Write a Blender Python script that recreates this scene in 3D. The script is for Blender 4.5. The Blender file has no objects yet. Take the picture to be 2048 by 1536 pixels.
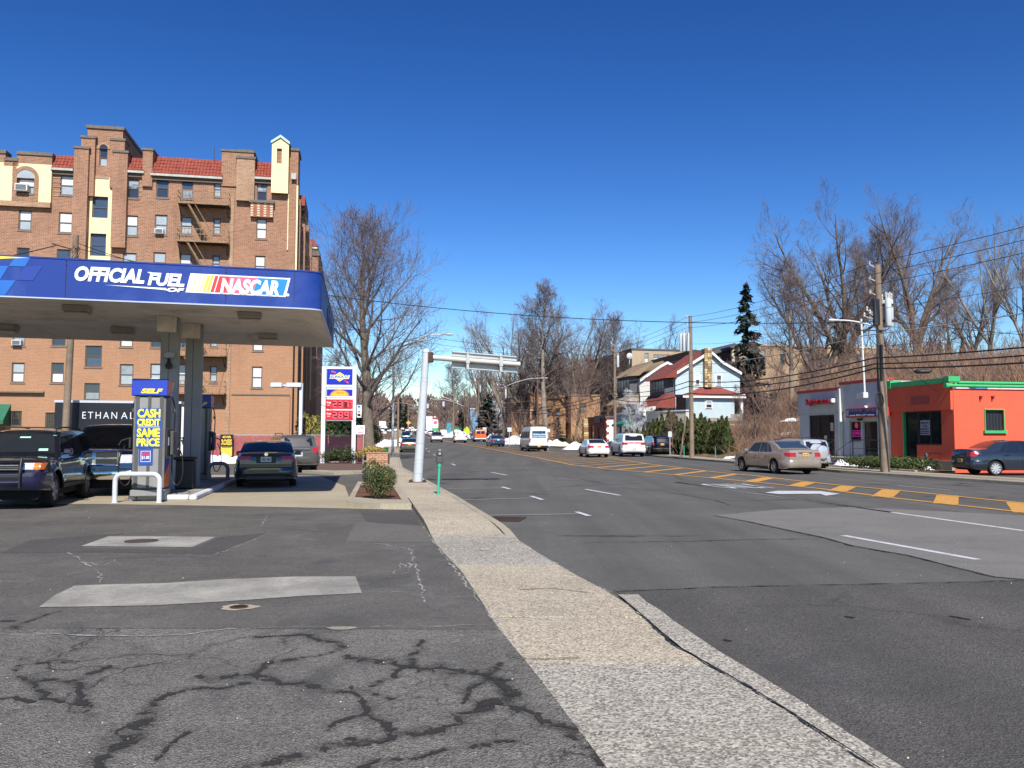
import bpy,bmesh,math,random
from math import sin,cos,pi,radians,sqrt,tan,atan2
from mathutils import Vector,Matrix,Euler
import numpy as np
random.seed(7)
scene=bpy.context.scene
col=scene.collection
EYE=1.6
FOC=1690.0
HORIZON=874.0
PITCH=math.atan((HORIZON-768.0)/FOC)
ROLL=0.0028
cam_data=bpy.data.cameras.new("camera")
cam=bpy.data.objects.new("camera",cam_data)
col.objects.link(cam)
cam.matrix_world=Matrix.Translation((0,0,EYE))@Matrix.Rotation(radians(90)+PITCH,4,'X')@Matrix.Rotation(ROLL,4,'Z')
cam_data.sensor_width=36.0
cam_data.lens=FOC/2048*36.0
cam_data.clip_start=0.05
cam_data.clip_end=4000
scene.camera=cam
CAMR=cam.matrix_world.to_3x3()
SUN_EL=radians(44)
SUN_DIR=Vector((0.15,-1.0,0)).normalized()*cos(SUN_EL)+Vector((0,0,sin(SUN_EL)))
world=bpy.data.worlds.new("World")
scene.world=world
world.use_nodes=True
wn=world.node_tree.nodes
wl=world.node_tree.links
for n in list(wn):
 wn.remove(n)
sky=wn.new('ShaderNodeTexSky')
sky.sky_type='NISHITA'
sky.sun_disc=False
sky.sun_elevation=SUN_EL
sky.sun_rotation=atan2(SUN_DIR.x,SUN_DIR.y)
sky.altitude=100
sky.air_density=1.0
sky.dust_density=0.0
sky.ozone_density=2.4
hsv=wn.new('ShaderNodeHueSaturation')
hsv.inputs['Saturation'].default_value=1.28
hsv.inputs['Hue'].default_value=0.507
hsv.inputs['Value'].default_value=1.04
gam=wn.new('ShaderNodeGamma')
gam.inputs['Gamma'].default_value=1.4
bg=wn.new('ShaderNodeBackground')
bg.inputs['Strength'].default_value=0.0485
wo=wn.new('ShaderNodeOutputWorld')
wl.new(sky.outputs[0],hsv.inputs['Color'])
wl.new(hsv.outputs[0],gam.inputs[0])
wl.new(gam.outputs[0],bg.inputs[0])
wl.new(bg.outputs[0],wo.inputs[0])
sun_data=bpy.data.lights.new("sun",'SUN')
sun_data.energy=5.0
sun_data.angle=radians(0.5)
sun_data.color=(1.0,0.955,0.88)
sun=bpy.data.objects.new("sun",sun_data)
col.objects.link(sun)
sun.rotation_euler=SUN_DIR.to_track_quat('Z','Y').to_euler()
scene.view_settings.view_transform='Standard'
scene.view_settings.look='None'
scene.view_settings.exposure=0.38
scene.view_settings.gamma=1.0
scene.view_settings.use_curve_mapping=False
scene.cycles.max_bounces=6
scene.cycles.transparent_max_bounces=12
scene.cycles.caustics_reflective=False
scene.cycles.caustics_refractive=False
def ray(px,py):
 return CAMR@Vector(((px-1024)/FOC,(768-py)/FOC,-1.0))
def at(px,py,Y):
 d=ray(px,py)
 return Vector((0,0,EYE))+d*(Y/d.y)
def gp(px,py,z=0.0):
 d=ray(px,py)
 return Vector((0,0,EYE))+d*((z-EYE)/d.z)
def interp(tab,x):
 if x<=tab[0][0]:
  return tab[0][1]
 for(a,va),(b,vb)in zip(tab,tab[1:]):
  if x<=b:
   return va+(vb-va)*(x-a)/(b-a)
 (a,va),(b,vb)=tab[-2],tab[-1]
 return vb+(vb-va)/(b-a)*(x-b)
def smooth(t):
 t=max(0.0,min(1.0,t))
 return t*t*(3-2*t)
def grade(Y):
 """height of the road above its near end, Y metres ahead"""
 return interp([(-200,0),(68,0),(85,.1),(107,.35),(140,.75),(200,1.5),(300,3.0),(420,5.0),(650,9),(900,14),(1300,18)],Y)
def left_curb(Y):
 return interp([(-60,14.2),(4,1.84),(8.8,.98),(13.45,.06),(21.5,-1.4),(30.4,-3.15),(41,-5.25),(57,-7.5),(85,-11.3),(155,-20.0),(400,-52),(700,-96),(1300,-190)],Y)
def right_curb(Y):
 return interp([(-60,34),(0,22.9),(29,17.4),(39,15.1),(53,13.9),(71,11.6),(88,8.6),(110,4.6),(130,.8),(160,-5),(190,-10.5),(250,-18.8),(400,-38),(700,-81),(1300,-172)],Y)
def hill_height(X,Y):
 r=X-right_curb(Y)
 if r>0:
  start=interp([(0,26),(40,17),(50,13),(53.5,3.2),(74,3.2),(80,22),(112,24),(125,16),(400,40)],Y)
  top=interp([(0,6),(50,6.2),(60,6.9),(75,8.2),(110,9.2),(160,6),(300,8),(500,14),(900,30)],Y)
  run=interp([(0,22),(50,20),(60,19),(74,19),(82,10),(200,40),(900,300)],Y)
  h=top*smooth((r-start)/run)
  terr=interp([(0,0),(76,0),(80,3.1),(110,3.1),(116,0)],Y)*smooth((r-5.5)/1.2)
  if 53.5<Y<76:
   h=top*(0.12*smooth((r-start)/1.5)+0.88*smooth((r-start)/run))
  return max(h,terr)
 l=left_curb(Y)-X
 if l>4:
  return interp([(0,0),(120,0),(200,.5),(400,2),(900,9)],Y)*smooth((l-4)/40)
 return 0.0
def ground_z(X,Y):
 return grade(Y)+hill_height(X,Y)
def tag(o,label=None,cat=None,group=None,kind=None):
 if label:o['label']=label
 if cat:o['category']=cat
 if group:o['group']=group
 if kind:o['kind']=kind
 return o
def empty(name,loc=(0,0,0),rz=0.0,label=None,cat=None,group=None):
 o=bpy.data.objects.new(name,None)
 o.empty_display_size=0.2
 col.objects.link(o)
 o.location=loc
 o.rotation_euler=(0,0,rz)
 return tag(o,label,cat,group)
def link_mesh(name,me,parent=None):
 o=bpy.data.objects.new(name,me)
 col.objects.link(o)
 if parent is not None:
  o.parent=parent
 return o
def copy_tree(o,parent=None,kids=None):
 if kids is None:
  kids={}
  for x in scene.objects:
   if x.parent is not None:
    kids.setdefault(x.parent,[]).append(x)
 c=o.copy()
 col.objects.link(c)
 if parent is not None:
  c.parent=parent
 for ch in kids.get(o,[]):
  copy_tree(ch,c,kids)
 return c
class MB:
 """collects faces and links them as one mesh object"""
 def __init__(self):
  self.v,self.f,self.m,self.mats=[],[],[],[]
 def mi(self,mat):
  if mat is None:
   return 0
  if mat not in self.mats:
   self.mats.append(mat)
  return self.mats.index(mat)
 def face(self,pts,mat=None):
  n=len(self.v)
  self.v.extend(tuple(p)for p in pts)
  self.f.append(tuple(range(n,n+len(pts))))
  self.m.append(self.mi(mat))
 def box(self,x0,x1,y0,y1,z0,z1,mat=None):
  if x0>x1:x0,x1=x1,x0
  if y0>y1:y0,y1=y1,y0
  if z0>z1:z0,z1=z1,z0
  n=len(self.v)
  self.v+=[(x0,y0,z0),(x1,y0,z0),(x1,y1,z0),(x0,y1,z0),(x0,y0,z1),(x1,y0,z1),(x1,y1,z1),(x0,y1,z1)]
  i=self.mi(mat)
  for q in((3,2,1,0),(4,5,6,7),(0,1,5,4),(1,2,6,5),(2,3,7,6),(3,0,4,7)):
   self.f.append(tuple(n+k for k in q));self.m.append(i)
  return self
 def bevbox(self,x0,x1,y0,y1,z0,z1,b,mat=None):
  """a box whose edges are chamfered by b"""
  if x0>x1:x0,x1=x1,x0
  if y0>y1:y0,y1=y1,y0
  rows=[]
  for z,k in((z0,b),(z0+b,0),(z1-b,0),(z1,b)):
   a0,a1,c0,c1=x0+k,x1-k,y0+k,y1-k
   rows.append([(a0+b,c0,z),(a1-b,c0,z),(a1,c0+b,z),(a1,c1-b,z),(a1-b,c1,z),(a0+b,c1,z),(a0,c1-b,z),(a0,c0+b,z)])
  n=len(self.v);i=self.mi(mat)
  for r in rows:self.v+=r
  for k in range(3):
   for j in range(8):
    a=n+k*8+j;c=n+k*8+(j+1)%8
    self.f.append((a,c,c+8,a+8));self.m.append(i)
  self.f.append(tuple(n+7-j for j in range(8)));self.m.append(i)
  self.f.append(tuple(n+24+j for j in range(8)));self.m.append(i)
  return self
 def prism(self,poly,z0,z1,mat=None):
  n=len(self.v);k=len(poly);i=self.mi(mat)
  self.v+=[(p[0],p[1],z0)for p in poly]+[(p[0],p[1],z1)for p in poly]
  a=sum(poly[j][0]*poly[(j+1)%k][1]-poly[(j+1)%k][0]*poly[j][1]for j in range(k))
  top=tuple(range(n+k,n+2*k));bot=tuple(range(n+k-1,n-1,-1))
  if a<0:top,bot=top[::-1],bot[::-1]
  self.f+=[top,bot];self.m+=[i,i]
  for j in range(k):
   q=(n+j,n+(j+1)%k,n+k+(j+1)%k,n+k+j)
   self.f.append(q if a>0 else q[::-1]);self.m.append(i)
  return self
 def prism_y(self,poly,y0,y1,mat=None):
  """polygon given in (x, z), extruded along y"""
  n=len(self.v);k=len(poly);i=self.mi(mat)
  self.v+=[(p[0],y0,p[1])for p in poly]+[(p[0],y1,p[1])for p in poly]
  a=sum(poly[j][0]*poly[(j+1)%k][1]-poly[(j+1)%k][0]*poly[j][1]for j in range(k))
  if y1<y0:a=-a
  f0=tuple(range(n,n+k));f1=tuple(range(n+2*k-1,n+k-1,-1))
  if a<0:f0,f1=f0[::-1],f1[::-1]
  self.f+=[f0,f1];self.m+=[i,i]
  for j in range(k):
   q=(n+j,n+k+j,n+k+(j+1)%k,n+(j+1)%k)
   self.f.append(q if a>0 else q[::-1]);self.m.append(i)
  return self
 def prism_x(self,poly,x0,x1,mat=None):
  """polygon given in (y, z), extruded along x"""
  n=len(self.v);k=len(poly);i=self.mi(mat)
  self.v+=[(x0,p[0],p[1])for p in poly]+[(x1,p[0],p[1])for p in poly]
  f0=tuple(range(n+k-1,n-1,-1));f1=tuple(range(n+k,n+2*k))
  self.f+=[f0,f1];self.m+=[i,i]
  for j in range(k):
   self.f.append((n+j,n+(j+1)%k,n+k+(j+1)%k,n+k+j));self.m.append(i)
  return self
 def tube(self,pts,radii,sides=8,mat=None,caps=True):
  pts=[Vector(p)for p in pts]
  if not hasattr(radii,'__len__'):
   radii=[radii]*len(pts)
  n0=len(self.v);i=self.mi(mat)
  ref=None
  for k,p in enumerate(pts):
   if k==0:d=pts[1]-pts[0]
   elif k==len(pts)-1:d=pts[-1]-pts[-2]
   else:d=(pts[k+1]-pts[k]).normalized()+(pts[k]-pts[k-1]).normalized()
   if d.length<1e-9:d=Vector((0,0,1))
   d.normalize()
   if ref is None:
    ref=Vector((0,0,1))if abs(d.z)<.9 else Vector((1,0,0))
    ref=(ref-d*ref.dot(d)).normalized()
   else:
    r2=ref-d*ref.dot(d)
    ref=r2.normalized()if r2.length>1e-6 else ref
   s=d.cross(ref)
   for j in range(sides):
    a=2*pi*j/sides
    q=p+(ref*cos(a)+s*sin(a))*radii[k]
    self.v.append((q.x,q.y,q.z))
  for k in range(len(pts)-1):
   for j in range(sides):
    a=n0+k*sides+j;b=n0+k*sides+(j+1)%sides
    self.f.append((a,b,b+sides,a+sides));self.m.append(i)
  if caps:
   self.f.append(tuple(n0+sides-1-j for j in range(sides)));self.m.append(i)
   m0=n0+(len(pts)-1)*sides
   self.f.append(tuple(m0+j for j in range(sides)));self.m.append(i)
  return self
 def lathe(self,prof,axis='z',sides=24,mat=None,c=(0,0,0)):
  """profile [(r, h)] turned about an axis through c"""
  n0=len(self.v);i=self.mi(mat)
  for r,h in prof:
   for j in range(sides):
    a=2*pi*j/sides
    x,y=r*cos(a),r*sin(a)
    p=(x,y,h)if axis=='z' else(x,h,y)if axis=='y' else(h,x,y)
    self.v.append((p[0]+c[0],p[1]+c[1],p[2]+c[2]))
  for k in range(len(prof)-1):
   for j in range(sides):
    a=n0+k*sides+j;b=n0+k*sides+(j+1)%sides
    q=(a,b,b+sides,a+sides)
    self.f.append(q if axis!='y' else q[::-1]);self.m.append(i)
  return self
 def grid(self,rows,mat=None,flip=False):
  n0=len(self.v);w=len(rows[0]);i=self.mi(mat)
  for r in rows:
   self.v+=[tuple(p)for p in r]
  for a in range(len(rows)-1):
   for b in range(w-1):
    q=(n0+a*w+b,n0+a*w+b+1,n0+(a+1)*w+b+1,n0+(a+1)*w+b)
    self.f.append(q[::-1]if flip else q);self.m.append(i)
  return self
 def mesh(self,name,smooth_angle=None):
  me=bpy.data.meshes.new(name)
  me.from_pydata(self.v,[],self.f)
  for m in self.mats:
   me.materials.append(m)
  if len(self.mats)>1:
   me.polygons.foreach_set('material_index',self.m)
  if smooth_angle is not None:
   me.polygons.foreach_set('use_smooth',[True]*len(self.f))
   me.set_sharp_from_angle(angle=radians(smooth_angle))
  me.update()
  return me
 def build(self,name,parent=None,mat=None,smooth=None,label=None,cat=None,group=None,kind=None,weld=False):
  if mat is not None:
   self.mats=[mat];self.m=[0]*len(self.f)
  me=self.mesh(name,None if weld else smooth)
  if weld:
   b=bmesh.new();b.from_mesh(me)
   bmesh.ops.remove_doubles(b,verts=b.verts,dist=1e-4)
   bmesh.ops.recalc_face_normals(b,faces=b.faces)
   b.to_mesh(me);b.free()
   if smooth is not None:
    me.polygons.foreach_set('use_smooth',[True]*len(me.polygons))
    me.set_sharp_from_angle(angle=radians(smooth))
  o=link_mesh(name,me,parent)
  return tag(o,label,cat,group,kind)
MATS={}
def new_mat(name):
 m=bpy.data.materials.new(name)
 m.use_nodes=True
 nt=m.node_tree
 for n in list(nt.nodes):
  nt.nodes.remove(n)
 out=nt.nodes.new('ShaderNodeOutputMaterial')
 b=nt.nodes.new('ShaderNodeBsdfPrincipled')
 nt.links.new(b.outputs[0],out.inputs[0])
 MATS[name]=m
 return m,nt,b,out
def N(nt,kind,**kw):
 n=nt.nodes.new(kind)
 for k,v in kw.items():
  if k.startswith('i_'):
   key=k[2:]
   key=int(key)if key.isdigit()else key.replace('_',' ')
   n.inputs[key].default_value=v
  else:
   setattr(n,k,v)
 return n
def coords(nt,which='Object',scale=(1,1,1),rot=(0,0,0)):
 tc=N(nt,'ShaderNodeTexCoord')
 mp=N(nt,'ShaderNodeMapping')
 mp.inputs['Scale'].default_value=scale
 mp.inputs['Rotation'].default_value=rot
 nt.links.new(tc.outputs[which],mp.inputs[0])
 return mp.outputs[0]
def world_pos(nt):
 g=N(nt,'ShaderNodeNewGeometry')
 return g.outputs['Position']
def noise(nt,vec,scale,detail=4,rough=.6,lo=.35,hi=.65,dist=0.0):
 n=N(nt,'ShaderNodeTexNoise')
 n.inputs['Scale'].default_value=scale
 n.inputs['Detail'].default_value=detail
 n.inputs['Roughness'].default_value=rough
 n.inputs['Distortion'].default_value=dist
 nt.links.new(vec,n.inputs['Vector'])
 r=N(nt,'ShaderNodeMapRange')
 r.inputs['From Min'].default_value=lo
 r.inputs['From Max'].default_value=hi
 nt.links.new(n.outputs[0],r.inputs[0])
 return r.outputs[0]
def mixc(nt,fac,a,b,mode='MIX'):
 n=N(nt,'ShaderNodeMix',data_type='RGBA',blend_type=mode)
 for sock,v in((n.inputs['Factor'],fac),(n.inputs['A'],a),(n.inputs['B'],b)):
  pass
 fi,ai,bi=n.inputs[0],n.inputs[6],n.inputs[7]
 for s,v in((fi,fac),(ai,a),(bi,b)):
  if hasattr(v,'is_linked')or isinstance(v,bpy.types.NodeSocket):
   nt.links.new(v,s)
  elif isinstance(v,(int,float)):
   s.default_value=v
  else:
   s.default_value=(*v[:3],1)
 return n.outputs[2]
def math_(nt,op,a,b=None,c=None):
 n=N(nt,'ShaderNodeMath',operation=op)
 for k,v in enumerate((a,b,c)):
  if v is None:continue
  if isinstance(v,(int,float)):n.inputs[k].default_value=v
  else:nt.links.new(v,n.inputs[k])
 return n.outputs[0]
def bump(nt,b,height,strength=.3,dist=.01):
 n=N(nt,'ShaderNodeBump')
 n.inputs['Strength'].default_value=strength
 n.inputs['Distance'].default_value=dist
 nt.links.new(height,n.inputs['Height'])
 nt.links.new(n.outputs[0],b.inputs['Normal'])
def mat(name,color,rough=.6,var=.12,scale=3.0,metal=0.0,spec=.5,bmp=0.0,bscale=40,coat=0.0,dirt=None,dirt_amt=.3,which='Object',emit=None):
 """a painted or plain surface with uneven tone, fine relief and optional dirt"""
 if name in MATS:
  return MATS[name]
 m,nt,b,out=new_mat(name)
 v=coords(nt,which)
 c=color
 if var>0:
  n1=noise(nt,v,scale,6,.65,.3,.7)
  lo=tuple(x*(1-var)for x in color);hi=tuple(min(1,x*(1+var))for x in color)
  c=mixc(nt,n1,lo,hi)
 if dirt is not None:
  n2=noise(nt,v,scale*.6,8,.72,.5,.75,.4)
  c=mixc(nt,math_(nt,'MULTIPLY',n2,dirt_amt),c,dirt)
 if isinstance(c,tuple):b.inputs['Base Color'].default_value=(*c,1)
 else:nt.links.new(c,b.inputs['Base Color'])
 b.inputs['Roughness'].default_value=rough
 b.inputs['Metallic'].default_value=metal
 b.inputs['Specular IOR Level'].default_value=spec
 b.inputs['Coat Weight'].default_value=coat
 b.inputs['Coat Roughness'].default_value=.05
 if bmp>0:
  bump(nt,b,noise(nt,v,bscale,5,.6,.2,.8),bmp,.01)
 if emit:
  b.inputs['Emission Color'].default_value=(*emit[0],1)
  b.inputs['Emission Strength'].default_value=emit[1]
 return m
def glass_mat(name,tint=(.02,.025,.03),rough=.04,curtain=None):
 if name in MATS:return MATS[name]
 m,nt,b,out=new_mat(name)
 c=tint
 if curtain:
  v=coords(nt,'Object')
  n1=noise(nt,v,1.3,3,.6,.42,.58)
  c=mixc(nt,n1,tint,curtain)
  nt.links.new(c,b.inputs['Base Color'])
 else:
  b.inputs['Base Color'].default_value=(*tint,1)
 b.inputs['Roughness'].default_value=rough
 b.inputs['Specular IOR Level'].default_value=.8
 v=coords(nt,'Object')
 bump(nt,b,noise(nt,v,1.5,2,.5,.2,.8),.06,.02)
 return m
def text_mesh(s,size=1.0,bold=0.0,shear=0.0,xs=1.0,extrude=0.004,spacing=1.0,mat=None,align='LEFT',name='lettering'):
 cu=bpy.data.curves.new(name,'FONT')
 cu.body=s
 cu.size=size
 cu.offset=bold
 cu.shear=shear
 cu.extrude=extrude
 cu.space_character=spacing
 cu.align_x=align
 cu.resolution_u=3
 o=bpy.data.objects.new(name,cu)
 col.objects.link(o)
 dg=bpy.context.evaluated_depsgraph_get()
 dg.update()
 me=bpy.data.meshes.new_from_object(o.evaluated_get(dg))
 bpy.data.objects.remove(o)
 bpy.data.curves.remove(cu)
 if xs!=1.0:
  me.transform(Matrix.Diagonal((xs,1,1,1)))
 me.materials.clear()
 if mat:me.materials.append(mat)
 return me
def place_text(name,parent,s,origin,u,w,width=None,height=None,**kw):
 """text lying in the plane (u right, w up) from origin at its lower left corner, scaled to width x height"""
 me=text_mesh(s,name=name,**kw)
 vs=np.empty(len(me.vertices)*3);me.vertices.foreach_get('co',vs);vs=vs.reshape(-1,3)
 mn,mx=vs.min(0),vs.max(0)
 sx=(width/(mx[0]-mn[0]))if width else None
 sy=(height/(mx[1]-mn[1]))if height else None
 if sx is None:sx=sy
 if sy is None:sy=sx
 u=Vector(u).normalized();w=Vector(w).normalized();n=u.cross(w)
 M=Matrix.Translation(Vector(origin))@Matrix(((u.x,w.x,n.x,0),(u.y,w.y,n.y,0),(u.z,w.z,n.z,0),(0,0,0,1)))@Matrix.Diagonal((sx,sy,1,1))@Matrix.Translation((-mn[0],-mn[1],0))
 me.transform(M)
 return link_mesh(name,me,parent)
# ================================================================== GROUND AND ROAD
def ground_mat(name,lo,hi,speck=.35,sp_scale=90,rough=.9,patch=1.6,stain=None,stain_amt=.5,crack=0.0,crack_scale=.55,fine=0.0,bmp=.5,bump_scale=70,crackc=(.012,.012,.012),stretch=0,dark=0):
 lo=(lo[0],lo[1]*.985,lo[2]*.94);hi=(hi[0],hi[1]*.985,hi[2]*.94)
 m,nt,b,out=new_mat(name)
 p=world_pos(nt)
 c=mixc(nt,noise(nt,p,patch*.35,8,.7,.32,.68,.3),lo,hi)
 v=N(nt,'ShaderNodeTexVoronoi',feature='F1')
 v.inputs['Scale'].default_value=sp_scale
 nt.links.new(p,v.inputs['Vector'])
 sep=N(nt,'ShaderNodeSeparateColor');nt.links.new(v.outputs['Color'],sep.inputs[0])
 r=N(nt,'ShaderNodeMapRange');r.inputs['To Min'].default_value=1-speck;r.inputs['To Max'].default_value=1+speck
 nt.links.new(sep.outputs[0],r.inputs[0])
 cc=N(nt,'ShaderNodeCombineColor')
 for k in range(3):nt.links.new(r.outputs[0],cc.inputs[k])
 c=mixc(nt,1.0,c,cc.outputs[0],'MULTIPLY')
 if dark:
  v2=N(nt,'ShaderNodeTexVoronoi',feature='F1');v2.inputs['Scale'].default_value=48;v2.inputs['Randomness'].default_value=1;nt.links.new(p,v2.inputs['Vector'])
  s2=N(nt,'ShaderNodeSeparateColor');nt.links.new(v2.outputs['Color'],s2.inputs[0])
  c=mixc(nt,math_(nt,'MULTIPLY',math_(nt,'MULTIPLY',math_(nt,'LESS_THAN',s2.outputs[1],dark),math_(nt,'LESS_THAN',v2.outputs['Distance'],.42)),.8),c,tuple(x*.28 for x in lo))
  c=mixc(nt,math_(nt,'MULTIPLY',math_(nt,'GREATER_THAN',s2.outputs[2],.86),.5),c,tuple(min(.8,x*1.7)for x in hi))
 if stretch:
  mp=N(nt,'ShaderNodeMapping');mp.inputs['Rotation'].default_value=(0,0,-.19);mp.inputs['Scale'].default_value=(1.1,.035,1);nt.links.new(p,mp.inputs[0])
  c=mixc(nt,math_(nt,'MULTIPLY',noise(nt,mp.outputs[0],1.0,5,.6,.4,.65),stretch),c,tuple(x*.62 for x in lo))
 g2=noise(nt,p,26,6,.75,.35,.65)
 c=mixc(nt,math_(nt,'MULTIPLY',g2,.22),c,tuple(x*.45 for x in lo))
 if stain is not None:
  s=noise(nt,p,.55,7,.72,.52,.72,1.0)
  c=mixc(nt,math_(nt,'MULTIPLY',s,stain_amt),c,stain)
 if crack>0:
  dn=N(nt,'ShaderNodeTexNoise');dn.inputs['Scale'].default_value=1.7;dn.inputs['Detail'].default_value=6;nt.links.new(p,dn.inputs['Vector'])
  mv=N(nt,'ShaderNodeVectorMath',operation='MULTIPLY_ADD');nt.links.new(dn.outputs['Color'],mv.inputs[0]);mv.inputs[1].default_value=(.9,.9,0);nt.links.new(p,mv.inputs[2])
  for sc_,w_,amt in((crack_scale,.012,crack),(crack_scale*4.5,.012,fine)):
   if amt<=0:continue
   vo=N(nt,'ShaderNodeTexVoronoi',feature='DISTANCE_TO_EDGE');vo.inputs['Scale'].default_value=sc_;nt.links.new(mv.outputs[0],vo.inputs['Vector'])
   rr=N(nt,'ShaderNodeMapRange');rr.inputs['From Min'].default_value=0;rr.inputs['From Max'].default_value=w_*(1.6 if sc_<1.2 else 3.2);rr.inputs['To Min'].default_value=1;rr.inputs['To Max'].default_value=0
   nt.links.new(vo.outputs[0],rr.inputs[0])
   msk=noise(nt,p,.42 if sc_<1.2 else .33,4,.6,.47,.60)
   f=math_(nt,'MULTIPLY',math_(nt,'MULTIPLY',rr.outputs[0],msk),amt)
   c=mixc(nt,f,c,crackc)
 nt.links.new(c,b.inputs['Base Color'])
 b.inputs['Roughness'].default_value=rough
 b.inputs['Specular IOR Level'].default_value=.3
 h=math_(nt,'ADD',math_(nt,'MULTIPLY',v.outputs['Distance'],1.2),noise(nt,p,bump_scale*.3,6,.7,.2,.8))
 bump(nt,b,h,bmp,.012)
 return m
M_ROAD=ground_mat('asphalt_road',(.108,.105,.098),(.150,.144,.134),.26,85,patch=.7,stain=(.06,.06,.062),stain_amt=.4,crack=.7,crack_scale=.12,bmp=.45,stretch=.5)
M_ROADNEW=ground_mat('asphalt_darker',(.088,.083,.077),(.126,.119,.110),.42,80,patch=1.1,stain=(.055,.055,.055),stain_amt=.6,crack=.3,crack_scale=.2,bmp=.6,stretch=.35)
M_ROADOLD=ground_mat('asphalt_lighter',(.165,.16,.15),(.215,.205,.192),.2,85,patch=1.2,stain=(.11,.11,.11),stain_amt=.7,bmp=.4)
M_LOT=ground_mat('asphalt_lot_sealed',(.088,.083,.076),(.150,.141,.128),.30,75,patch=1.4,stain=(.062,.060,.060),stain_amt=.75,crack=.5,crack_scale=.35,fine=.3,bmp=.5,crackc=(.17,.165,.155))
M_LOTOLD=ground_mat('asphalt_lot_worn',(.165,.157,.142),(.262,.246,.220),.50,95,patch=2.6,stain=(.075,.072,.070),stain_amt=.65,crack=.8,crack_scale=.9,fine=.75,bmp=1.0)
M_AGG=ground_mat('exposed_aggregate',(.36,.31,.235),(.47,.41,.325),.45,75,patch=1.3,stain=(.19,.17,.14),stain_amt=.5,bmp=.35,dark=.16)
M_AGGGREY=ground_mat('exposed_aggregate_grey',(.315,.29,.25),(.415,.385,.335),.52,62,patch=1.3,stain=(.16,.145,.125),stain_amt=.4,bmp=.35,dark=.30)
M_CONC=ground_mat('concrete',(.33,.285,.205),(.43,.375,.28),.10,60,patch=1.0,stain=(.22,.195,.16),stain_amt=.5,bmp=.2)
M_CONCGREY=ground_mat('concrete_grey',(.21,.20,.185),(.42,.40,.36),.12,60,patch=4.0,stain=(.17,.16,.15),stain_amt=.7,bmp=.25)
M_CONCWHITE=mat('painted_white_concrete',(.62,.64,.66),.7,.15,6,dirt=(.35,.34,.33),dirt_amt=.5,bmp=.3)
M_CURB=ground_mat('curb_concrete',(.34,.30,.23),(.43,.385,.30),.2,70,patch=2.4,stain=(.18,.165,.14),stain_amt=.7,bmp=.4)
M_DIRT=ground_mat('brown_earth',(.075,.052,.036),(.16,.115,.075),.4,30,rough=1,patch=2,stain=(.06,.065,.03),stain_amt=.4,bmp=1)
M_MULCH=ground_mat('bark_mulch',(.10,.042,.028),(.21,.095,.065),.6,45,rough=1,patch=4,bmp=1.0)
M_SOIL=ground_mat('leaf_litter',(.11,.07,.04),(.23,.15,.085),.5,22,rough=1,patch=1.2,stain=(.09,.07,.045),stain_amt=.6,bmp=1)
M_WHITE=mat('road_white',(.56,.56,.55),.7,.12,9,dirt=(.16,.16,.16),dirt_amt=.75,which='Object')
M_YELLOW=mat('road_yellow',(.60,.30,.055),.7,.14,9,dirt=(.14,.11,.07),dirt_amt=.75)
M_FADED=mat('faded_white',(.34,.34,.335),.8,.2,14,dirt=(.1,.1,.1),dirt_amt=.9)
def build_ground():
 xs=sorted(set([-900,-600,-400,-300,-220,-160,-120]+[x for x in range(-100,141,3)]+[150,165,185,210,250,300,380,500,700,900]))
 ys=sorted(set([-60,-40,-20,-8]+[y for y in range(0,172,3)]+list(range(175,420,12))+[440,480,520,580,650,750,850,1000,1200,1500]))
 mb=MB()
 rows=[]
 for y in ys:
  r=[]
  for x in xs:
   z=ground_z(x,y)-.07
   if hill_height(x,y)>1.5:
    z+=.5*(sin(x*.7+y*.31)*cos(y*.53-x*.2))*min(1,(hill_height(x,y)-1.5)/3)
   if y>650:
    z+=max(0,(y-650))*.035+6*sin(x*.008)*smooth((y-650)/300)
   r.append((x,y,z))
  rows.append(r)
 mb.grid(rows)
 return mb.build('ground',mat=M_SOIL,smooth=60,kind='structure')
build_ground()
def strip(name,fl,fr,ys,zf,m,cols=1,parent=None,kind='structure',smooth=None):
 mb=MB();rows=[]
 for y in ys:
  a,b_=fl(y),fr(y)
  rows.append([(a+(b_-a)*k/cols,y,zf(y))for k in range(cols+1)])
 mb.grid(rows)
 return mb.build(name,parent=parent,mat=m,kind=kind if parent is None else None,smooth=smooth)
YS=[-60,-30,-10]+[y for y in range(0,160,4)]+list(range(160,420,15))+list(range(430,1300,40))
road=strip('road',lambda y:left_curb(y)-.05,lambda y:right_curb(y)+.05,YS,grade,M_ROAD,4)
def flat_poly(name,pix,z,m,parent=None,kind='structure',sub=0):
 """a thin sheet whose outline is known from points on the ground"""
 pts=[gp(px,py,z)for px,py in pix]
 mb=MB();mb.face([(p.x,p.y,z)for p in pts])
 o=mb.build(name,parent=parent,mat=m,kind=kind if parent is None else None)
 if o.data.polygons[0].normal.z<0:o.data.flip_normals()
 return o
def darker_stretch():
 j=[gp(1228,1180,.004),gp(1640,1171,.004),gp(2048,1163,.004),gp(2900,1150,.004)]
 pts=[(p.x,p.y)for p in j]+[(30,-20),(left_curb(-20)+.0,-20),(left_curb(0),0),(left_curb(4),4)]
 mb=MB();mb.face([(x,y,.004)for x,y in pts])
 o=mb.build('road_resurfaced_stretch',mat=M_ROADNEW,kind='structure')
 if o.data.polygons[0].normal.z<0:o.data.flip_normals()
darker_stretch()
flat_poly('road_worn_patch',[(1427,1030),(1500,1043),(1560,1056),(1647,1074),(1707,1091),(1818,1110),(1900,1131),(1990,1153),(2048,1158),(2400,1166),(2400,1085),(2048,1031),(1850,1021),(1700,1014),(1560,1019)],.008,M_ROADOLD)
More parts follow.
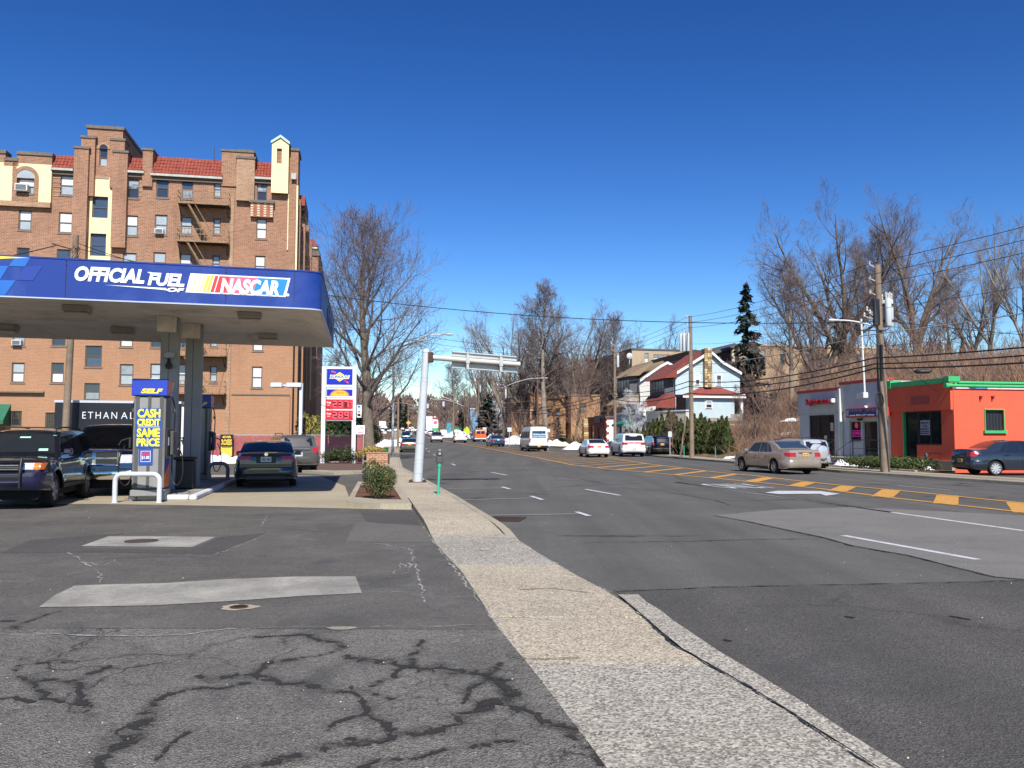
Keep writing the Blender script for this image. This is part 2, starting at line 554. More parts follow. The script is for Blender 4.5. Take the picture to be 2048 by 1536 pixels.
def stripe(name,pts,width,m,z=.012,parent=None):
 """a painted line along points on the ground"""
 mb=MB();rows=[]
 P=[Vector((p[0],p[1],0))for p in pts]
 for k,p in enumerate(P):
  d=(P[min(k+1,len(P)-1)]-P[max(k-1,0)]).normalized()
  n=Vector((d.y,-d.x,0))*width/2
  zz=grade(p.y)+z
  rows.append([(p.x-n.x,p.y-n.y,zz),(p.x+n.x,p.y+n.y,zz)])
 mb.grid(rows)
 o=mb.build(name,parent=parent,mat=m)
 return o
def gpts(pix,z=0.0):
 out=[]
 for px,py in pix:
  d=ray(px,py);Y=2.0;dx,dz=d.x/d.y,d.z/d.y
  while Y<600 and EYE+dz*Y>grade(Y)+z:Y*=1.003
  p=Vector((dx*Y,Y,0))
  out.append((p.x,p.y))
 return out
marks=empty('road_markings');tag(marks,kind='structure')
YL=gpts([(2048,1026),(1780,996),(1635,977.5),(1440,958),(1300,945.7),(1212,938),(1146,930.5),(1077,916),(1040,910),(980,898.5),(929,890)])
YR=gpts([(2048,1007),(1977,1000),(1780,980),(1677,971),(1585,961),(1514,952.5),(1440,945.6),(1300,928.5),(1217,915.5),(1040,899),(960,892.5)])
def ext(L,n=14):
 (x0,y0),(x1,y1)=L[0],L[1]
 k=n/(y1-y0)
 return[(x0-(x1-x0)*k,y0-n)]+L
YL=ext(YL);YR=ext(YR)
far_c=lambda y:left_curb(y)+interp([(120,.52),(170,.43),(400,.45)],y)*(right_curb(y)-left_curb(y))
YLs=[(x,y)for x,y in YL if y<92]+[(far_c(y)-.35,y)for y in(125,150,180,230,300,400,520,700)]
YRs=[(x,y)for x,y in YR if y<92]+[(far_c(y)-.05,y)for y in(125,150,180,230,300,400,520,700)]
stripe('yellow_line',YLs,.19,M_YELLOW,parent=marks)
stripe('yellow_line',YRs,.19,M_YELLOW,parent=marks)
def xat(L,y):
 T=sorted([(b,a)for a,b in L])
 return interp(T,y)
y=6.0
while y<112:
 x0=xat(YLs,y);n=12;hit=None
 for k in range(1,400):
  yy=y+k*.05;xx=x0+(yy-y)*.53
  if xx>xat(YRs,yy):hit=(xx,yy);break
 if hit and hit[1]-y>.8:
  stripe('hatch_bar',[(x0,y),hit],.55 if y<33 else .34 if y<45 else .20,M_YELLOW,z=.008,parent=marks)
 y+=2.75 if y>28 else 2.45
W=gpts([(1352,965),(2048,1063)])
stripe('white_line',ext(W,12),.13,M_WHITE,parent=marks)
def dashes(p0,d,n0,n1,period=12.1,length=2.7):
 for k in range(n0,n1):
  yy=p0[1]+k*period
  f=lambda q:(p0[0]+d*(q-p0[1])if q<46 else None)
  a=(f(yy)if f(yy)is not None else p0[0]+d*(46-p0[1])+(left_curb(yy)-left_curb(46)),yy)
  b_=(f(yy+length)if f(yy+length)is not None else p0[0]+d*(46-p0[1])+(left_curb(yy+length)-left_curb(46)),yy+length)
  stripe('lane_dash',[a,b_],.13,M_WHITE,parent=marks)
q=gpts([(1955,1121),(1700,1075)])
dashes(q[0],(q[1][0]-q[0][0])/(q[1][1]-q[0][1]),0,16)
q=gpts([(1902,981.5),(1795,971.5)])
stripe('lane_dash',q,.11,M_FADED,parent=marks)
stripe('lane_dash',gpts([(1257,916.8),(1221,914)]),.12,M_FADED,parent=marks)
for a,b_,t0,t1 in(((905,1033),(1168,1029),(1153,1024.5),(1178,1033)),((912,1001),(1078,996.5),(1062,993),(1085,1000.5)),((893,978),(1014,976.5),(1004,974.5),(1020,979))):
 stripe('parking_stall_line',gpts([a,b_]),.09,M_FADED,parent=marks)
 stripe('parking_stall_line',gpts([t0,t1]),.12,M_WHITE,z=.0125,parent=marks)
def lane_word():
 a,b_=gpts([(1462,977),(1597,979.5)])
 u=Vector((1,.19,0)).normalized();w=Vector((-.19,1,0)).normalized()
 place_text('lane_lettering',marks,'ONLY',(a[0]-.15,a[1]-.3,.014),u,w,width=1.75,height=2.6,mat=M_WHITE,extrude=0.0,bold=.012)
 o=flat_poly('turn_arrow',[(1529,985),(1556,981.5),(1640,982),(1680,987.5),(1652,991.2),(1640,987.3),(1590,987.6),(1560,988)],.0125,M_WHITE,parent=marks)
lane_word()
SWL=gpts([(1215,1536),(1147,1446),(1068,1341),(996,1255),(924,1143),(874,1091),(835,1032),(818,1005)],.03)
SWR=gpts([(1752,1536),(1615,1446),(1477,1361),(1345,1288),(1305,1249),(1226,1183),(1160,1155),(1095,1117),(1024,1074)],.03)
SW_L=[(-20,3.6),(0,1.05)]+[(b,a)for a,b in SWL if b>4]+[(22,-2.8),(26,-3.55),(29.7,-4.3),(33,-5.05),(40,-6.7),(57,-9.4),(400,-55),(1300,-194)]
SW_R=[(-20,6.6),(0,2.75)]+[(b,a)for a,b in SWR if b>4]
def sw_l(y):return interp(SW_L,y)
def sw_r(y):
 if y<13:return min(interp(SW_R,y),left_curb(y)-.02)
 return left_curb(y)-.17
def sw_z(y):return .03+.10*smooth((y-12.6)/2.6)
sidewalk=empty('sidewalk');tag(sidewalk,kind='structure')
y=-3.0;k=0
rnd=random.Random(3)
while y<62:
 ln=1.5
 g_=.013
 mb=MB();rows=[]
 tl=rnd.uniform(-.004,.004)
 nseg=3
 for j in range(nseg+1):
  yy=y+g_+(ln-2*g_)*j/nseg
  zt=sw_z(yy)+grade(yy)+tl
  rows.append([(sw_l(yy),yy+.19*(sw_l(yy)-sw_r(yy))*0,zt),(sw_r(yy),yy,zt)])
 mb.grid(rows)
 sk=[(rows[0][1],rows[0][0]),(rows[-1][0],rows[-1][1])]
 for j in range(nseg):sk+=[(rows[j][0],rows[j+1][0]),(rows[j+1][1],rows[j][1])]
 for r0,r1 in sk:
  mb.face([(r0[0],r0[1],r0[2]-.13),(r1[0],r1[1],r1[2]-.13),r1,r0])
 mb.build('paving_slab',parent=sidewalk,mat=(M_AGG if(y>13 or 5.8<y<9.6)else M_AGGGREY))
 y+=ln;k+=1
strip('sidewalk_bed',lambda y:sw_l(y),lambda y:sw_r(y),[-3,0,2,4,6,8,10,12.5,15,20,26,30,40,62],lambda y:sw_z(y)+grade(y)-.02,mat('joint_dirt',(.06,.05,.04),.95,.3,6),parent=sidewalk)
strip('sidewalk_far',lambda y:sw_l(y),sw_r,list(range(62,160,7))+list(range(160,900,40)),lambda y:.12+grade(y),M_CONC)
FLL=gpts([(1757,1536),(1620,1446),(1482,1361),(1350,1288),(1309,1249),(1230,1183)],.03)
FLR=gpts([(1800,1532),(1621,1413),(1424,1295),(1332,1229),(1266,1183)],.03)
fl=lambda y:interp([(0,2.8)]+[(b,a)for a,b in FLL],y)
fr=lambda y:interp([(0,3.05)]+[(b,a)for a,b in FLR],y)+.012*sin(y*9)
strip('curb_strip',fl,fr,[0,1.5,3,4,4.6,5.2,5.8,6.4,7,7.4,7.8,8.2,8.6],lambda y:.027,M_AGGGREY)
left_kerb=empty('curb');tag(left_kerb,kind='structure')
def kerb(parent,xf,y0,y1,side,h=.13,w=.16,ln=3.0,m=M_CURB,base=0.0):
 y=y0
 while y<y1:
  ye=min(y+ln,y1)
  mb=MB();n=4
  A=[]
  for j in range(n+1):
   yy=y+.006+(ye-y-.012)*j/n
   x=xf(yy);z=grade(yy);hh=h*smooth((yy-y0+.4)/1.6)if y0>5 and base==0 else h
   A.append([(x,yy,z-.03),(x,yy,z+hh-.02),(x-side*.02,yy,z+hh),(x-side*w,yy,z+hh),(x-side*w,yy,z-.03)])
  mb.grid(A,flip=(side>0))
  for r in(A[0],A[-1]):mb.face(r)
  mb.build('curb_stone',parent=parent,mat=m)
  y=ye
kerb(left_kerb,left_curb,13.1,62,1)
strip('curb_far',lambda y:left_curb(y)-.17,lambda y:left_curb(y),list(range(62,160,7))+list(range(160,900,40)),lambda y:.13+grade(y),M_CURB)
right_kerb=empty('curb');tag(right_kerb,kind='structure')
kerb(right_kerb,right_curb,27,112,-1,h=.13,base=1)
right_walk=empty('sidewalk');tag(right_walk,kind='structure')
y=26.0
while y<100:
 mb=MB()
 y1_=y+1.5
 wd=2.1
 q=[]
 for yy in(y+.006,y1_-.006):
  q.append([(right_curb(yy)+.16,yy,grade(yy)+.125),(right_curb(yy)+.16+wd,yy,grade(yy)+.125)])
 mb.grid(q)
 mb.build('paving_slab',parent=right_walk,mat=M_CONC)
 y=y1_
strip('sidewalk_bed',lambda y:right_curb(y)+.16,lambda y:right_curb(y)+2.3,list(range(26,101,4)),lambda y:grade(y)+.09,MATS['joint_dirt'],parent=right_walk)
strip('sidewalk_far',lambda y:right_curb(y)+.1,lambda y:right_curb(y)+2.2,list(range(100,160,7))+list(range(160,900,40)),lambda y:.12+grade(y),M_CONC)
strip('curb_far',lambda y:right_curb(y),lambda y:right_curb(y)+.17,list(range(112,160,7))+list(range(160,900,40)),lambda y:.13+grade(y),M_CURB)
def lot():
 xs=lambda y:sw_l(y)+.35
 ys=[-20,-10,-3,0,2,3,4,5,6,7.05]
 strip('lot_worn_asphalt',lambda y:-60,xs,ys,lambda y:.022,M_LOTOLD,1)
 ys=[7.05,7.6,8.2,9,10,11,12.5,14,16,18,19,20,24,26,30,34,40,48,56,64]
 strip('lot_sealed_asphalt',lambda y:-70,lambda y:xs(y),ys,lambda y:.024,M_LOT,1)
lot()
M_PAD=M_CONC
flat_poly('concrete_pad',[(-700,1012),(-100,1009),(200,1008),(340,1010),(560,1014),(826,1020),(806,1003),(700,1000),(690,972),(640,952),(560,950),(-700,948)],.030,M_PAD)
flat_poly('manhole_slab',[(162,1092),(218,1072),(432,1073.5),(384,1094)],.029,M_CONCGREY)
flat_poly('concrete_strip',[(78,1214),(110,1190),(150,1171),(200,1169),(330,1166),(450,1158),(590,1153),(711,1152.5),(724,1186),(600,1192),(460,1202),(300,1211)],.030,M_CONCGREY)
M_PATCHD=ground_mat('asphalt_patch_dark',(.070,.067,.065),(.098,.093,.088),.25,75,patch=2,bmp=.4)
flat_poly('lot_patch',[(718,1022),(735,1043),(843,1052),(828,1024)],.028,M_PATCHD)
flat_poly('lot_patch',[(0,1106),(60,1080),(250,1066),(165,1094),(165,1096),(384,1098),(440,1074),(530,1066),(436,1108),(200,1104)],.0265,M_PATCHD)
flat_poly('lot_patch',[(712,1044),(730,1043.5),(865,1053),(872,1085),(690,1084)],.0275,ground_mat('asphalt_patch_grey',(.12,.114,.104),(.15,.142,.13),.25,75,patch=2,bmp=.4))
M_RUST=mat('rusty_iron',(.085,.05,.035),.75,.4,12,metal=.4,bmp=.5)
M_IRON=mat('cast_iron',(.09,.075,.065),.6,.3,14,metal=.5,bmp=.4)
def cover(name,c,r,z,m,label,ring=None,cat='cover'):
 o=empty(name,(c.x,c.y,0),label=label,cat=cat)
 mb=MB();mb.lathe([(0,z+.004),(r*.9,z+.004),(r*.9,z+.001),(r*.93,z+.001),(r*.93,z+.005),(r,z+.005),(r,z)],sides=28)
 for k in range(-4,5):
  w=sqrt(max(0,(.8*r)**2-(k*r*.19)**2))
  mb.box(-w,w,k*r*.19-.012,k*r*.19+.012,z+.003,z+.008)
 mb.build('lid',parent=o,mat=m)
 if ring:
  mb=MB()
  prof=[]
  n=26
  rr=[ring*(1+.12*sin(3*a+1)+.07*sin(7*a))for a in[2*pi*k/n for k in range(n)]]
  mb.face([(rr[k]*cos(2*pi*k/n),rr[k]*.8*sin(2*pi*k/n),z+.0005)for k in range(n)])
  mb.build('concrete_collar',parent=o,mat=M_CURB)
 return o
cover('manhole_cover',gp(283,1082,.03),.24,.031,M_IRON,'round iron manhole cover set in the small concrete slab in the lot')
cover('valve_cover',gp(478,1214,.03),.085,.029,M_RUST,'small rusty valve cover in a broken concrete ring beside the long strip',ring=.17)
c=gp(683,1255.5,.03)
mb=MB();mb.face([(c.x+.12*cos(a)*(1+.2*sin(3*a)),c.y+.06*sin(a),.0285)for a in[k*pi/9 for k in range(18)]])
mb.build('concrete_spot',mat=M_CURB,kind='structure')
def drain():
 a=gp(1012,1039,0);o=empty('storm_drain',(a.x,a.y,0),atan2(-.19,1)*1.0,'rusty storm drain grate in the road beside the curb near the first stall line','drain')
 mb=MB();mb.box(-.33,.33,-.42,-.38,.008,.02);mb.box(-.33,.33,.38,.42,.008,.02);mb.box(-.33,-.29,-.38,.38,.008,.02);mb.box(.29,.33,-.38,.38,.008,.02)
 mb.build('frame',parent=o,mat=M_RUST)
 mb=MB();mb.box(-.29,.29,-.38,.38,.006,.009);mb.build('pit_shade_sheet',parent=o,mat=mat('pit_shade_black',(.008,.008,.008),.9,0))  # flat black sheet below the bars, the hollow's shade painted on
 for k in range(9):
  mb=MB();mb.box(-.27+k*.065,-.235+k*.065,-.38,.38,.0095,.019);mb.build('bar',parent=o,mat=M_RUST)
drain()
def crack_mat(name,color,thr=.45,net=False):
 m,nt,b,out=new_mat(name)
 p=world_pos(nt)
 b.inputs['Base Color'].default_value=(*color,1);b.inputs['Roughness'].default_value=.85;b.inputs['Specular IOR Level'].default_value=.2
 uv=N(nt,'ShaderNodeUVMap')
 sx=N(nt,'ShaderNodeSeparateXYZ');nt.links.new(uv.outputs[0],sx.inputs[0])
 d=math_(nt,'ABSOLUTE',math_(nt,'SUBTRACT',sx.outputs[0],.5))
 n1=N(nt,'ShaderNodeTexNoise');n1.inputs['Scale'].default_value=17;n1.inputs['Detail'].default_value=7;n1.inputs['Roughness'].default_value=.75;nt.links.new(p,n1.inputs['Vector'])
 n2=N(nt,'ShaderNodeTexNoise');n2.inputs['Scale'].default_value=75;n2.inputs['Detail'].default_value=4;n2.inputs['Roughness'].default_value=.8;nt.links.new(p,n2.inputs['Vector'])
 n3=N(nt,'ShaderNodeTexNoise');n3.inputs['Scale'].default_value=3.2;n3.inputs['Detail'].default_value=3;nt.links.new(p,n3.inputs['Vector'])
 e=math_(nt,'ADD',math_(nt,'MULTIPLY',d,1.25),math_(nt,'ADD',math_(nt,'MULTIPLY',n1.outputs[0],1.5),math_(nt,'ADD',math_(nt,'MULTIPLY',n2.outputs[0],.9),math_(nt,'MULTIPLY',n3.outputs[0],.8))))
 if net:
  vo=N(nt,'ShaderNodeTexVoronoi',feature='DISTANCE_TO_EDGE');vo.inputs['Scale'].default_value=6.5;nt.links.new(p,vo.inputs['Vector'])
  e=math_(nt,'ADD',math_(nt,'MULTIPLY',vo.outputs[0],2.6),math_(nt,'ADD',math_(nt,'MULTIPLY',d,1.9),math_(nt,'ADD',math_(nt,'MULTIPLY',n1.outputs[0],1.7),math_(nt,'MULTIPLY',n2.outputs[0],.9))))
  thr=.30
 r=N(nt,'ShaderNodeMapRange');r.inputs['From Min'].default_value=thr+1.46;r.inputs['From Max'].default_value=thr+1.33
 r.inputs['To Min'].default_value=0;r.inputs['To Max'].default_value=1
 nt.links.new(e,r.inputs[0])
 al=r.outputs[0]
 if net:
  ds=math_(nt,'SUBTRACT',1.0,math_(nt,'MULTIPLY',d,2.0))
  al=math_(nt,'MAXIMUM',al,math_(nt,'MULTIPLY',math_(nt,'MULTIPLY',ds,noise(nt,p,5.0,6,.75,.36,.62)),.5))
 nt.links.new(al,b.inputs['Alpha'])
 return m
M_TAR=crack_mat('tar_dark',(.036,.034,.032),.42,True)
M_HAIR=crack_mat('crack_dark',(.028,.027,.026),.55)
M_PALE=crack_mat('crack_pale',(.34,.33,.30),.30)
def ribbons(name,lines,m,z,jitter=.04,step=.12,wide=1.0):
 rn=random.Random(5)
 me=bpy.data.meshes.new(name);V=[];Fa=[];UV=[]
 for li,(wd,pix)in enumerate(lines):
  P=[Vector((x,y,0))for x,y in gpts(pix,z)]
  Q=[]
  for a,b_ in zip(P,P[1:]):
   n=max(1,int((b_-a).length/step))
   for k in range(n):Q.append(a.lerp(b_,k/n))
  Q.append(P[-1])
  Q=[q+Vector((rn.uniform(-1,1),rn.uniform(-1,1),0))*jitter*(0<i<len(Q)-1)for i,q in enumerate(Q)]
  n0=len(V)
  for i,q_ in enumerate(Q):
   d=(Q[min(i+1,len(Q)-1)]-Q[max(i-1,0)]).normalized()
   w=wd*1.25*rn.uniform(.6,1.4)*(.4+.6*sin(pi*(i+.5)/len(Q))**.4)
   n=Vector((d.y,-d.x,0))*w/2
   zz=grade(q_.y)+z+.0001*li
   w*=wide
   V+=[(q_.x-n.x,q_.y-n.y,zz),(q_.x+n.x,q_.y+n.y,zz)]
  for i in range(len(Q)-1):
   a=n0+2*i
   Fa.append((a,a+1,a+3,a+2));UV+=[(0,i),(1,i),(1,i+1),(0,i+1)]
 me.from_pydata(V,[],Fa)
 ul=me.uv_layers.new(name='UVMap')
 for k,uv in enumerate(UV):ul.data[k].uv=uv
 me.materials.append(m)
 o=link_mesh(name,me);tag(o,kind='stuff')
 return o
def A(*p):return[(x*.5,980+y*.5)for x,y in p]
def B(*p):return[(700+.658*x,900+.658*y)for x,y in p]
ribbons('tar_filled_cracks',[
 (.16,A((1370,640),(1250,670),(1130,690),(1040,700),(1012,728),(1080,760),(1200,780),(1300,800),(1420,812))),
 (.10,A((1420,812),(1450,870),(1472,890),(1400,910),(1335,940),(1322,968))),
 (.09,A((1380,995),(1450,1005),(1510,1000),(1552,960),(1540,925),(1478,898))),
 (.26,A((1380,660),(1500,690),(1650,705),(1800,722),(1950,742),(2030,765))),
 (.20,A((2040,780),(2032,830),(1950,862),(1870,900),(1750,950),(1600,972),(1480,1010))),
 (.16,A((1480,1010),(1400,1030),(1300,1030),(1150,1070),(1060,1092),(960,1115),(860,1150))),
 (.14,A((1000,770),(880,790),(720,800),(660,815),(590,880))),
 (.22,A((590,880),(560,920),(480,990),(430,1050),(395,1115))),
 (.22,A((1010,740),(930,745),(840,760),(780,745))),
 (.12,A((50,738),(100,702),(200,686),(315,690))),
 (.16,A((70,745),(150,757),(260,762),(350,745),(430,712),(445,700))),
 (.14,A((310,770),(322,830),(352,885))),(.10,A((130,770),(180,832),(250,850))),(.12,A((0,840),(60,828),(130,850))),
 (.13,A((1690,600),(1665,660),(1640,700),(1560,740),(1480,790))),
 (.16,A((1240,575),(1320,610),(1370,640))),(.12,A((1010,592),(1130,588),(1240,575))),
 (.18,B((450,690),(470,740),(540,790),(600,832),(665,852),(720,900),(765,960))),
 (.12,B((0,720),(60,735),(130,760))),(.13,B((350,800),(440,770),(500,770))),
 (.13,A((1400,1130),(1500,1100),(1650,1066),(1800,1035),(1950,1012),(2060,1005))),
 (.10,A((1850,860),(1980,700),(2000,690))),(.09,A((620,1085),(700,1000),(760,960))),
 (.10,A((60,560),(90,530),(160,510),(250,485))),(.10,A((0,525),(60,526))),
],M_TAR,.0252,wide=2.7)
ribbons('hairline_cracks',[
 (.034,[(1226,1184),(1450,1173),(1640,1170),(1820,1166),(2048,1161),(2300,1155)]),
 (.035,[(1165,1084),(1350,1083),(1500,1079),(1640,1077)]),
 (.05,[(1427,1031),(1500,1044),(1560,1057),(1647,1075),(1707,1092),(1818,1111),(1900,1132),(1990,1154),(2060,1160)]),
 (.04,[(1110,950),(1160,958),(1200,966),(1235,971)]),(.04,[(1235,974),(1330,983),(1430,1000),(1460,1010)]),
 (.05,[(1900,1232),(1940,1240)]),(.07,[(1448,1279),(1462,1283)]),(.07,[(1690,1232),(1708,1236)]),
],M_HAIR,.0105,jitter=.012)
ribbons('pale_cracks',[
 (.07,B((215,220),(258,280),(320,360),(372,430),(440,520),(455,550),(500,590))),
 (.06,A((1640,230),(1662,300),(1680,370),(1700,450))),(.06,A((1600,290),(1640,320),(1650,240),(1500,212),(1380,212))),
 (.05,A((1200,545),(1500,548),(1970,540))),(.06,A((0,575),(250,575),(450,585),(700,580),(900,560),(1200,546))),
 (.05,A((860,258),(960,220),(1075,175))),(.04,A((1075,100),(1040,150),(960,155))),(.05,A((1150,190),(1260,200),(1370,205))),
 (.05,A((1200,155),(1300,162))),(.05,A((0,365),(60,370),(140,365))),(.06,A((270,250),(330,290),(420,300),(460,280))),
 (.05,A((330,290),(400,330),(400,370))),(.04,A((20,205),(120,200),(250,190))),
 (.09,[(1022,1073),(1060,1100),(1100,1121)]),(.05,[(1100,1121),(1160,1160),(1226,1185)]),
 (.04,A((1420,410),(1600,408),(1700,425))),(.04,A((1600,290),(1580,340),(1640,330))),
],M_PALE,.0290,jitter=.03)
ribbons('sidewalk_cracks',[
 (.024,[(1226,1184),(1305,1249),(1345,1288),(1477,1361),(1615,1446),(1752,1536)]),
 (.018,[(1010,1310),(1060,1318),(1160,1316)]),(.02,[(1040,1180),(1100,1176),(1180,1186)]),
],M_HAIR,.0375,jitter=.012)
def grit():
 rn=random.Random(12);mb=MB()
 ms=[mat('grit_pale',(.55,.53,.48),.9,.1),mat('grit_dark',(.06,.055,.05),.9,.1),mat('grit_tan',(.35,.28,.20),.9,.1)]
 for k in range(650):
  Y=3.2+16*rn.random()**2;X=rn.uniform(-.75*Y,.75*Y);s=rn.uniform(.003,.007)*(1+Y*.05)
  z=.025 if X<sw_l(Y)else(.036 if X<sw_r(Y)+.25 else .006)
  if z<.01 and rn.random()<.5:continue
  a=rn.uniform(0,6.3);c_,s_=cos(a)*s,sin(a)*s
  p=[(X+c_,Y+s_,z),(X-s_*.8,Y+c_*.8,z),(X-c_,Y-s_,z),(X,Y,z+s*.8)]
  m=rn.choice(ms)
  for q in((0,1,3),(1,2,3),(2,0,3)):mb.face([p[i]for i in q],m)
 o=mb.build('loose_gravel');tag(o,kind='stuff')
grit()
# ================================================================== CARS
M_GLASSC=glass_mat('car_glass',(.014,.018,.024),.03)
M_GLASSL=glass_mat('car_glass_bluish',(.03,.05,.08),.03)
M_TYRE=mat('tyre_rubber',(.018,.018,.018),.85,.2,20,spec=.3)
M_BLACKP=mat('black_plastic',(.02,.02,.022),.5,.15,10)
M_UNDER=mat('underbody_black',(.008,.008,.008),.95,0)
M_RIM=mat('alloy_rim',(.42,.42,.43),.35,.1,10,metal=.7)
M_RIMD=mat('alloy_rim_dark',(.16,.16,.17),.4,.1,10,metal=.7)
M_CHROME=mat('chrome',(.75,.76,.78),.12,0,metal=1.0)
M_REDL=mat('tail_lamp_red',(.42,.015,.018),.18,.15,30,coat=.5)
M_CLEARL=mat('lamp_clear',(.72,.74,.76),.12,.3,40,metal=.3,coat=.6)
M_AMBER=mat('lamp_amber',(.75,.18,.02),.2,.15,30,coat=.4)
M_PLATEY=mat('plate_gold',(.72,.42,.08),.5,.05)
M_PLATEW=mat('plate_white',(.62,.65,.70),.5,.05)
M_PLATED=mat('plate_character',(.03,.04,.10),.5,0)
M_SEAT=mat('seat_cloth',(.06,.06,.065),.9,.1)
def paint(name,color,metal=.25,rough=.32,coat=.8,dirt=(.22,.20,.18)):
 return mat(name,color,rough,.05,2.5,metal=metal,coat=coat,dirt=dirt,dirt_amt=.18)
def catmull(P,n=6):
 out=[]
 for i in range(len(P)-1):
  p0=P[max(i-1,0)];p1=P[i];p2=P[i+1];p3=P[min(i+2,len(P)-1)]
  for k in range(n):
   t=k/n
   h=lambda a,b,c,d:.5*(2*b+(c-a)*t+(2*a-5*b+4*c-d)*t*t+(3*b-a-3*c+d)*t**3)
   out.append((h(p0[0],p1[0],p2[0],p3[0]),h(p0[1],p1[1],p2[1],p3[1])))
 out.append(P[-1])
 return out
class CarShape:
 """x runs from the rear end (-L/2) to the nose (+L/2); z up; the skin is |y| = w(x, z)"""
 def __init__(s,L,W,top,belt,rw,axle_r,axle_f,zb=.24,tumble=.30,rear_round=.10,front_round=.16,flare=.0,side_belly=.05,arch=.075,rear_in=.16,front_in=.26,shoulder=.02):
  s.L,s.W,s.belt,s.rw,s.zb=L,W,belt,rw,zb
  s.ax=(axle_r,axle_f);s.tumble=tumble
  s.rr,s.fr,s.flare,s.belly,s.arch=rear_round,front_round,flare,side_belly,arch
  s.rin,s.fin,s.shoulder=rear_in,front_in,shoulder
  s.top=top
  s.T=catmull(top,5)
  q=[s.T[0]]
  for p in s.T[1:]:
   if p[0]>q[-1][0]+1e-4:q.append(p)
  s.T=q
 def topz(s,x):return interp(s.T,x)
 def w(s,x,z):
  hw=s.W/2
  u=(x+s.L/2)/s.L
  k=1.0
  if u<s.rr:k-=s.rin*((s.rr-u)/s.rr)**2.4
  if u>1-s.fr:k-=s.fin*((u-1+s.fr)/s.fr)**2.4
  if z<=s.belt:
   mid=.55*s.belt
   d=(z-mid)/mid
   y=hw*(1-s.belly*d*d)
   if z>s.belt-.06:y-=s.shoulder*((z-s.belt+.06)/.06)**2
  else:
   y=hw*(1-s.belly*((s.belt-.55*s.belt)/(.55*s.belt))**2)-s.shoulder-.012
   dz=z-s.belt
   y-=dz*s.tumble+.10*max(0,dz-.35)**2
  if s.flare:
   for a in s.ax:
    rr=sqrt((x-a)**2+(z-s.rw)**2)
    y+=s.flare*math.exp(-((rr-s.rw-s.arch-.03)/.07)**2)*(1 if z<s.belt-.1 else 0)
  return y*k
 def bottom(s,x):
  zb=s.zb
  u=(x+s.L/2)/s.L
  if u<.06:zb+=.07*(1-u/.06)
  if u>.93:zb+=.03*(u-.93)/.07
  ra=s.rw+s.arch
  for a in s.ax:
   if abs(x-a)<ra:
    zb=max(zb,s.rw+sqrt(ra*ra-(x-a)**2))
  return zb
 def stations(s):
  xs=set()
  n=40
  for k in range(n+1):xs.add(round(-s.L/2+s.L*k/n,4))
  ra=s.rw+s.arch
  for a in s.ax:
   for k in range(15):
    xs.add(round(a+ra*cos(pi*k/14),4))
   xs.add(round(a-ra-.004,4));xs.add(round(a+ra+.004,4))
  for k in range(8):
   xs.add(round(-s.L/2+.012*k*k*.35,4));xs.add(round(s.L/2-.014*k*k*.35,4))
  for p in s.top:xs.add(round(p[0],4))
  return sorted(x for x in xs if-s.L/2<=x<=s.L/2)
 def crown(s,x,y,c=None):
  """height of the top surface at y"""
  t=s.topz(x)
  e=.045 if t>s.belt+.3 else .035
  we=s.w(x,t-e)
  f=min(1,abs(y)/max(.01,we))
  return t-e*f**3
 def body(s,mb,m):
  rows=[]
  for x in s.stations():
   zb=s.bottom(x);t=s.topz(x)
   e=.045 if t>s.belt+.3 else .035
   te=max(t-e,zb+.02)
   zs=[zb+(te-zb)*f for f in(0,.08,.2,.34,.48,.6,.7,.78,.86,.93,1)]
   if t>s.belt+.12:
    zs=[zb+(s.belt-zb)*f for f in(0,.12,.28,.45,.62,.78,.92,1.0)]+[s.belt+.012+(te-s.belt-.012)*f for f in(0,.5,1)]
   R=[(x,0,zb+.02),(x,s.w(x,zb)-.12,zb)]+[(x,s.w(x,z),z)for z in zs]
   wt=s.w(x,te)
   for f in(.97,.85,.6,.3,0):
    R.append((x,wt*f,t-e*f**3))
   rows.append(R)
  full=[r+[(p[0],-p[1],p[2])for p in r[::-1][1:]]for r in rows]
  mb.grid(full,m,flip=False)
  for r,fl in((full[0],False),(full[-1],True)):
   q=r[1:-1]
   h=len(q)//2
   for i in range(h):
    f=[q[i],q[i+1],q[len(q)-2-i],q[len(q)-1-i]]
    mb.face(f if fl else f[::-1],m)
 def side_patch(s,mb,poly,m,off=.006,side=1,nx=5,nz=4):
  """poly: rear-bottom, front-bottom, front-top, rear-top in (x, z)"""
  a,b,c,d=poly
  rows=[]
  for j in range(nz+1):
   v=j/nz
   r=[]
   for i in range(nx+1):
    u=i/nx
    x=(a[0]*(1-u)+b[0]*u)*(1-v)+(d[0]*(1-u)+c[0]*u)*v
    z=(a[1]*(1-u)+b[1]*u)*(1-v)+(d[1]*(1-u)+c[1]*u)*v
    r.append((x,side*(s.w(x,z)+off),z))
   rows.append(r)
  mb.grid(rows,m,flip=(side>0))
 def top_patch(s,mb,x0,x1,f0,f1,m,off=.007,n=8,inset=.0):
  """a sheet following the top between x0 and x1; f0, f1 the share of the half width covered at each end"""
  rows=[]
  for i in range(n+1):
   x=x0+(x1-x0)*i/n
   f=f0+(f1-f0)*i/n
   t=s.topz(x);e=.045 if t>s.belt+.3 else .035
   we=s.w(x,t-e)
   dx=.03;sl=(s.topz(x+dx)-s.topz(x-dx))/(2*dx)
   nx,nz=-sl/sqrt(1+sl*sl),1/sqrt(1+sl*sl)
   r=[]
   for j in range(9):
    q=-1+2*j/8
    y=we*f*q
    r.append((x+nx*off,y,t-e*(abs(y)/we)**3+nz*off))
   rows.append(r)
  mb.grid(rows,m,flip=(x1>x0))
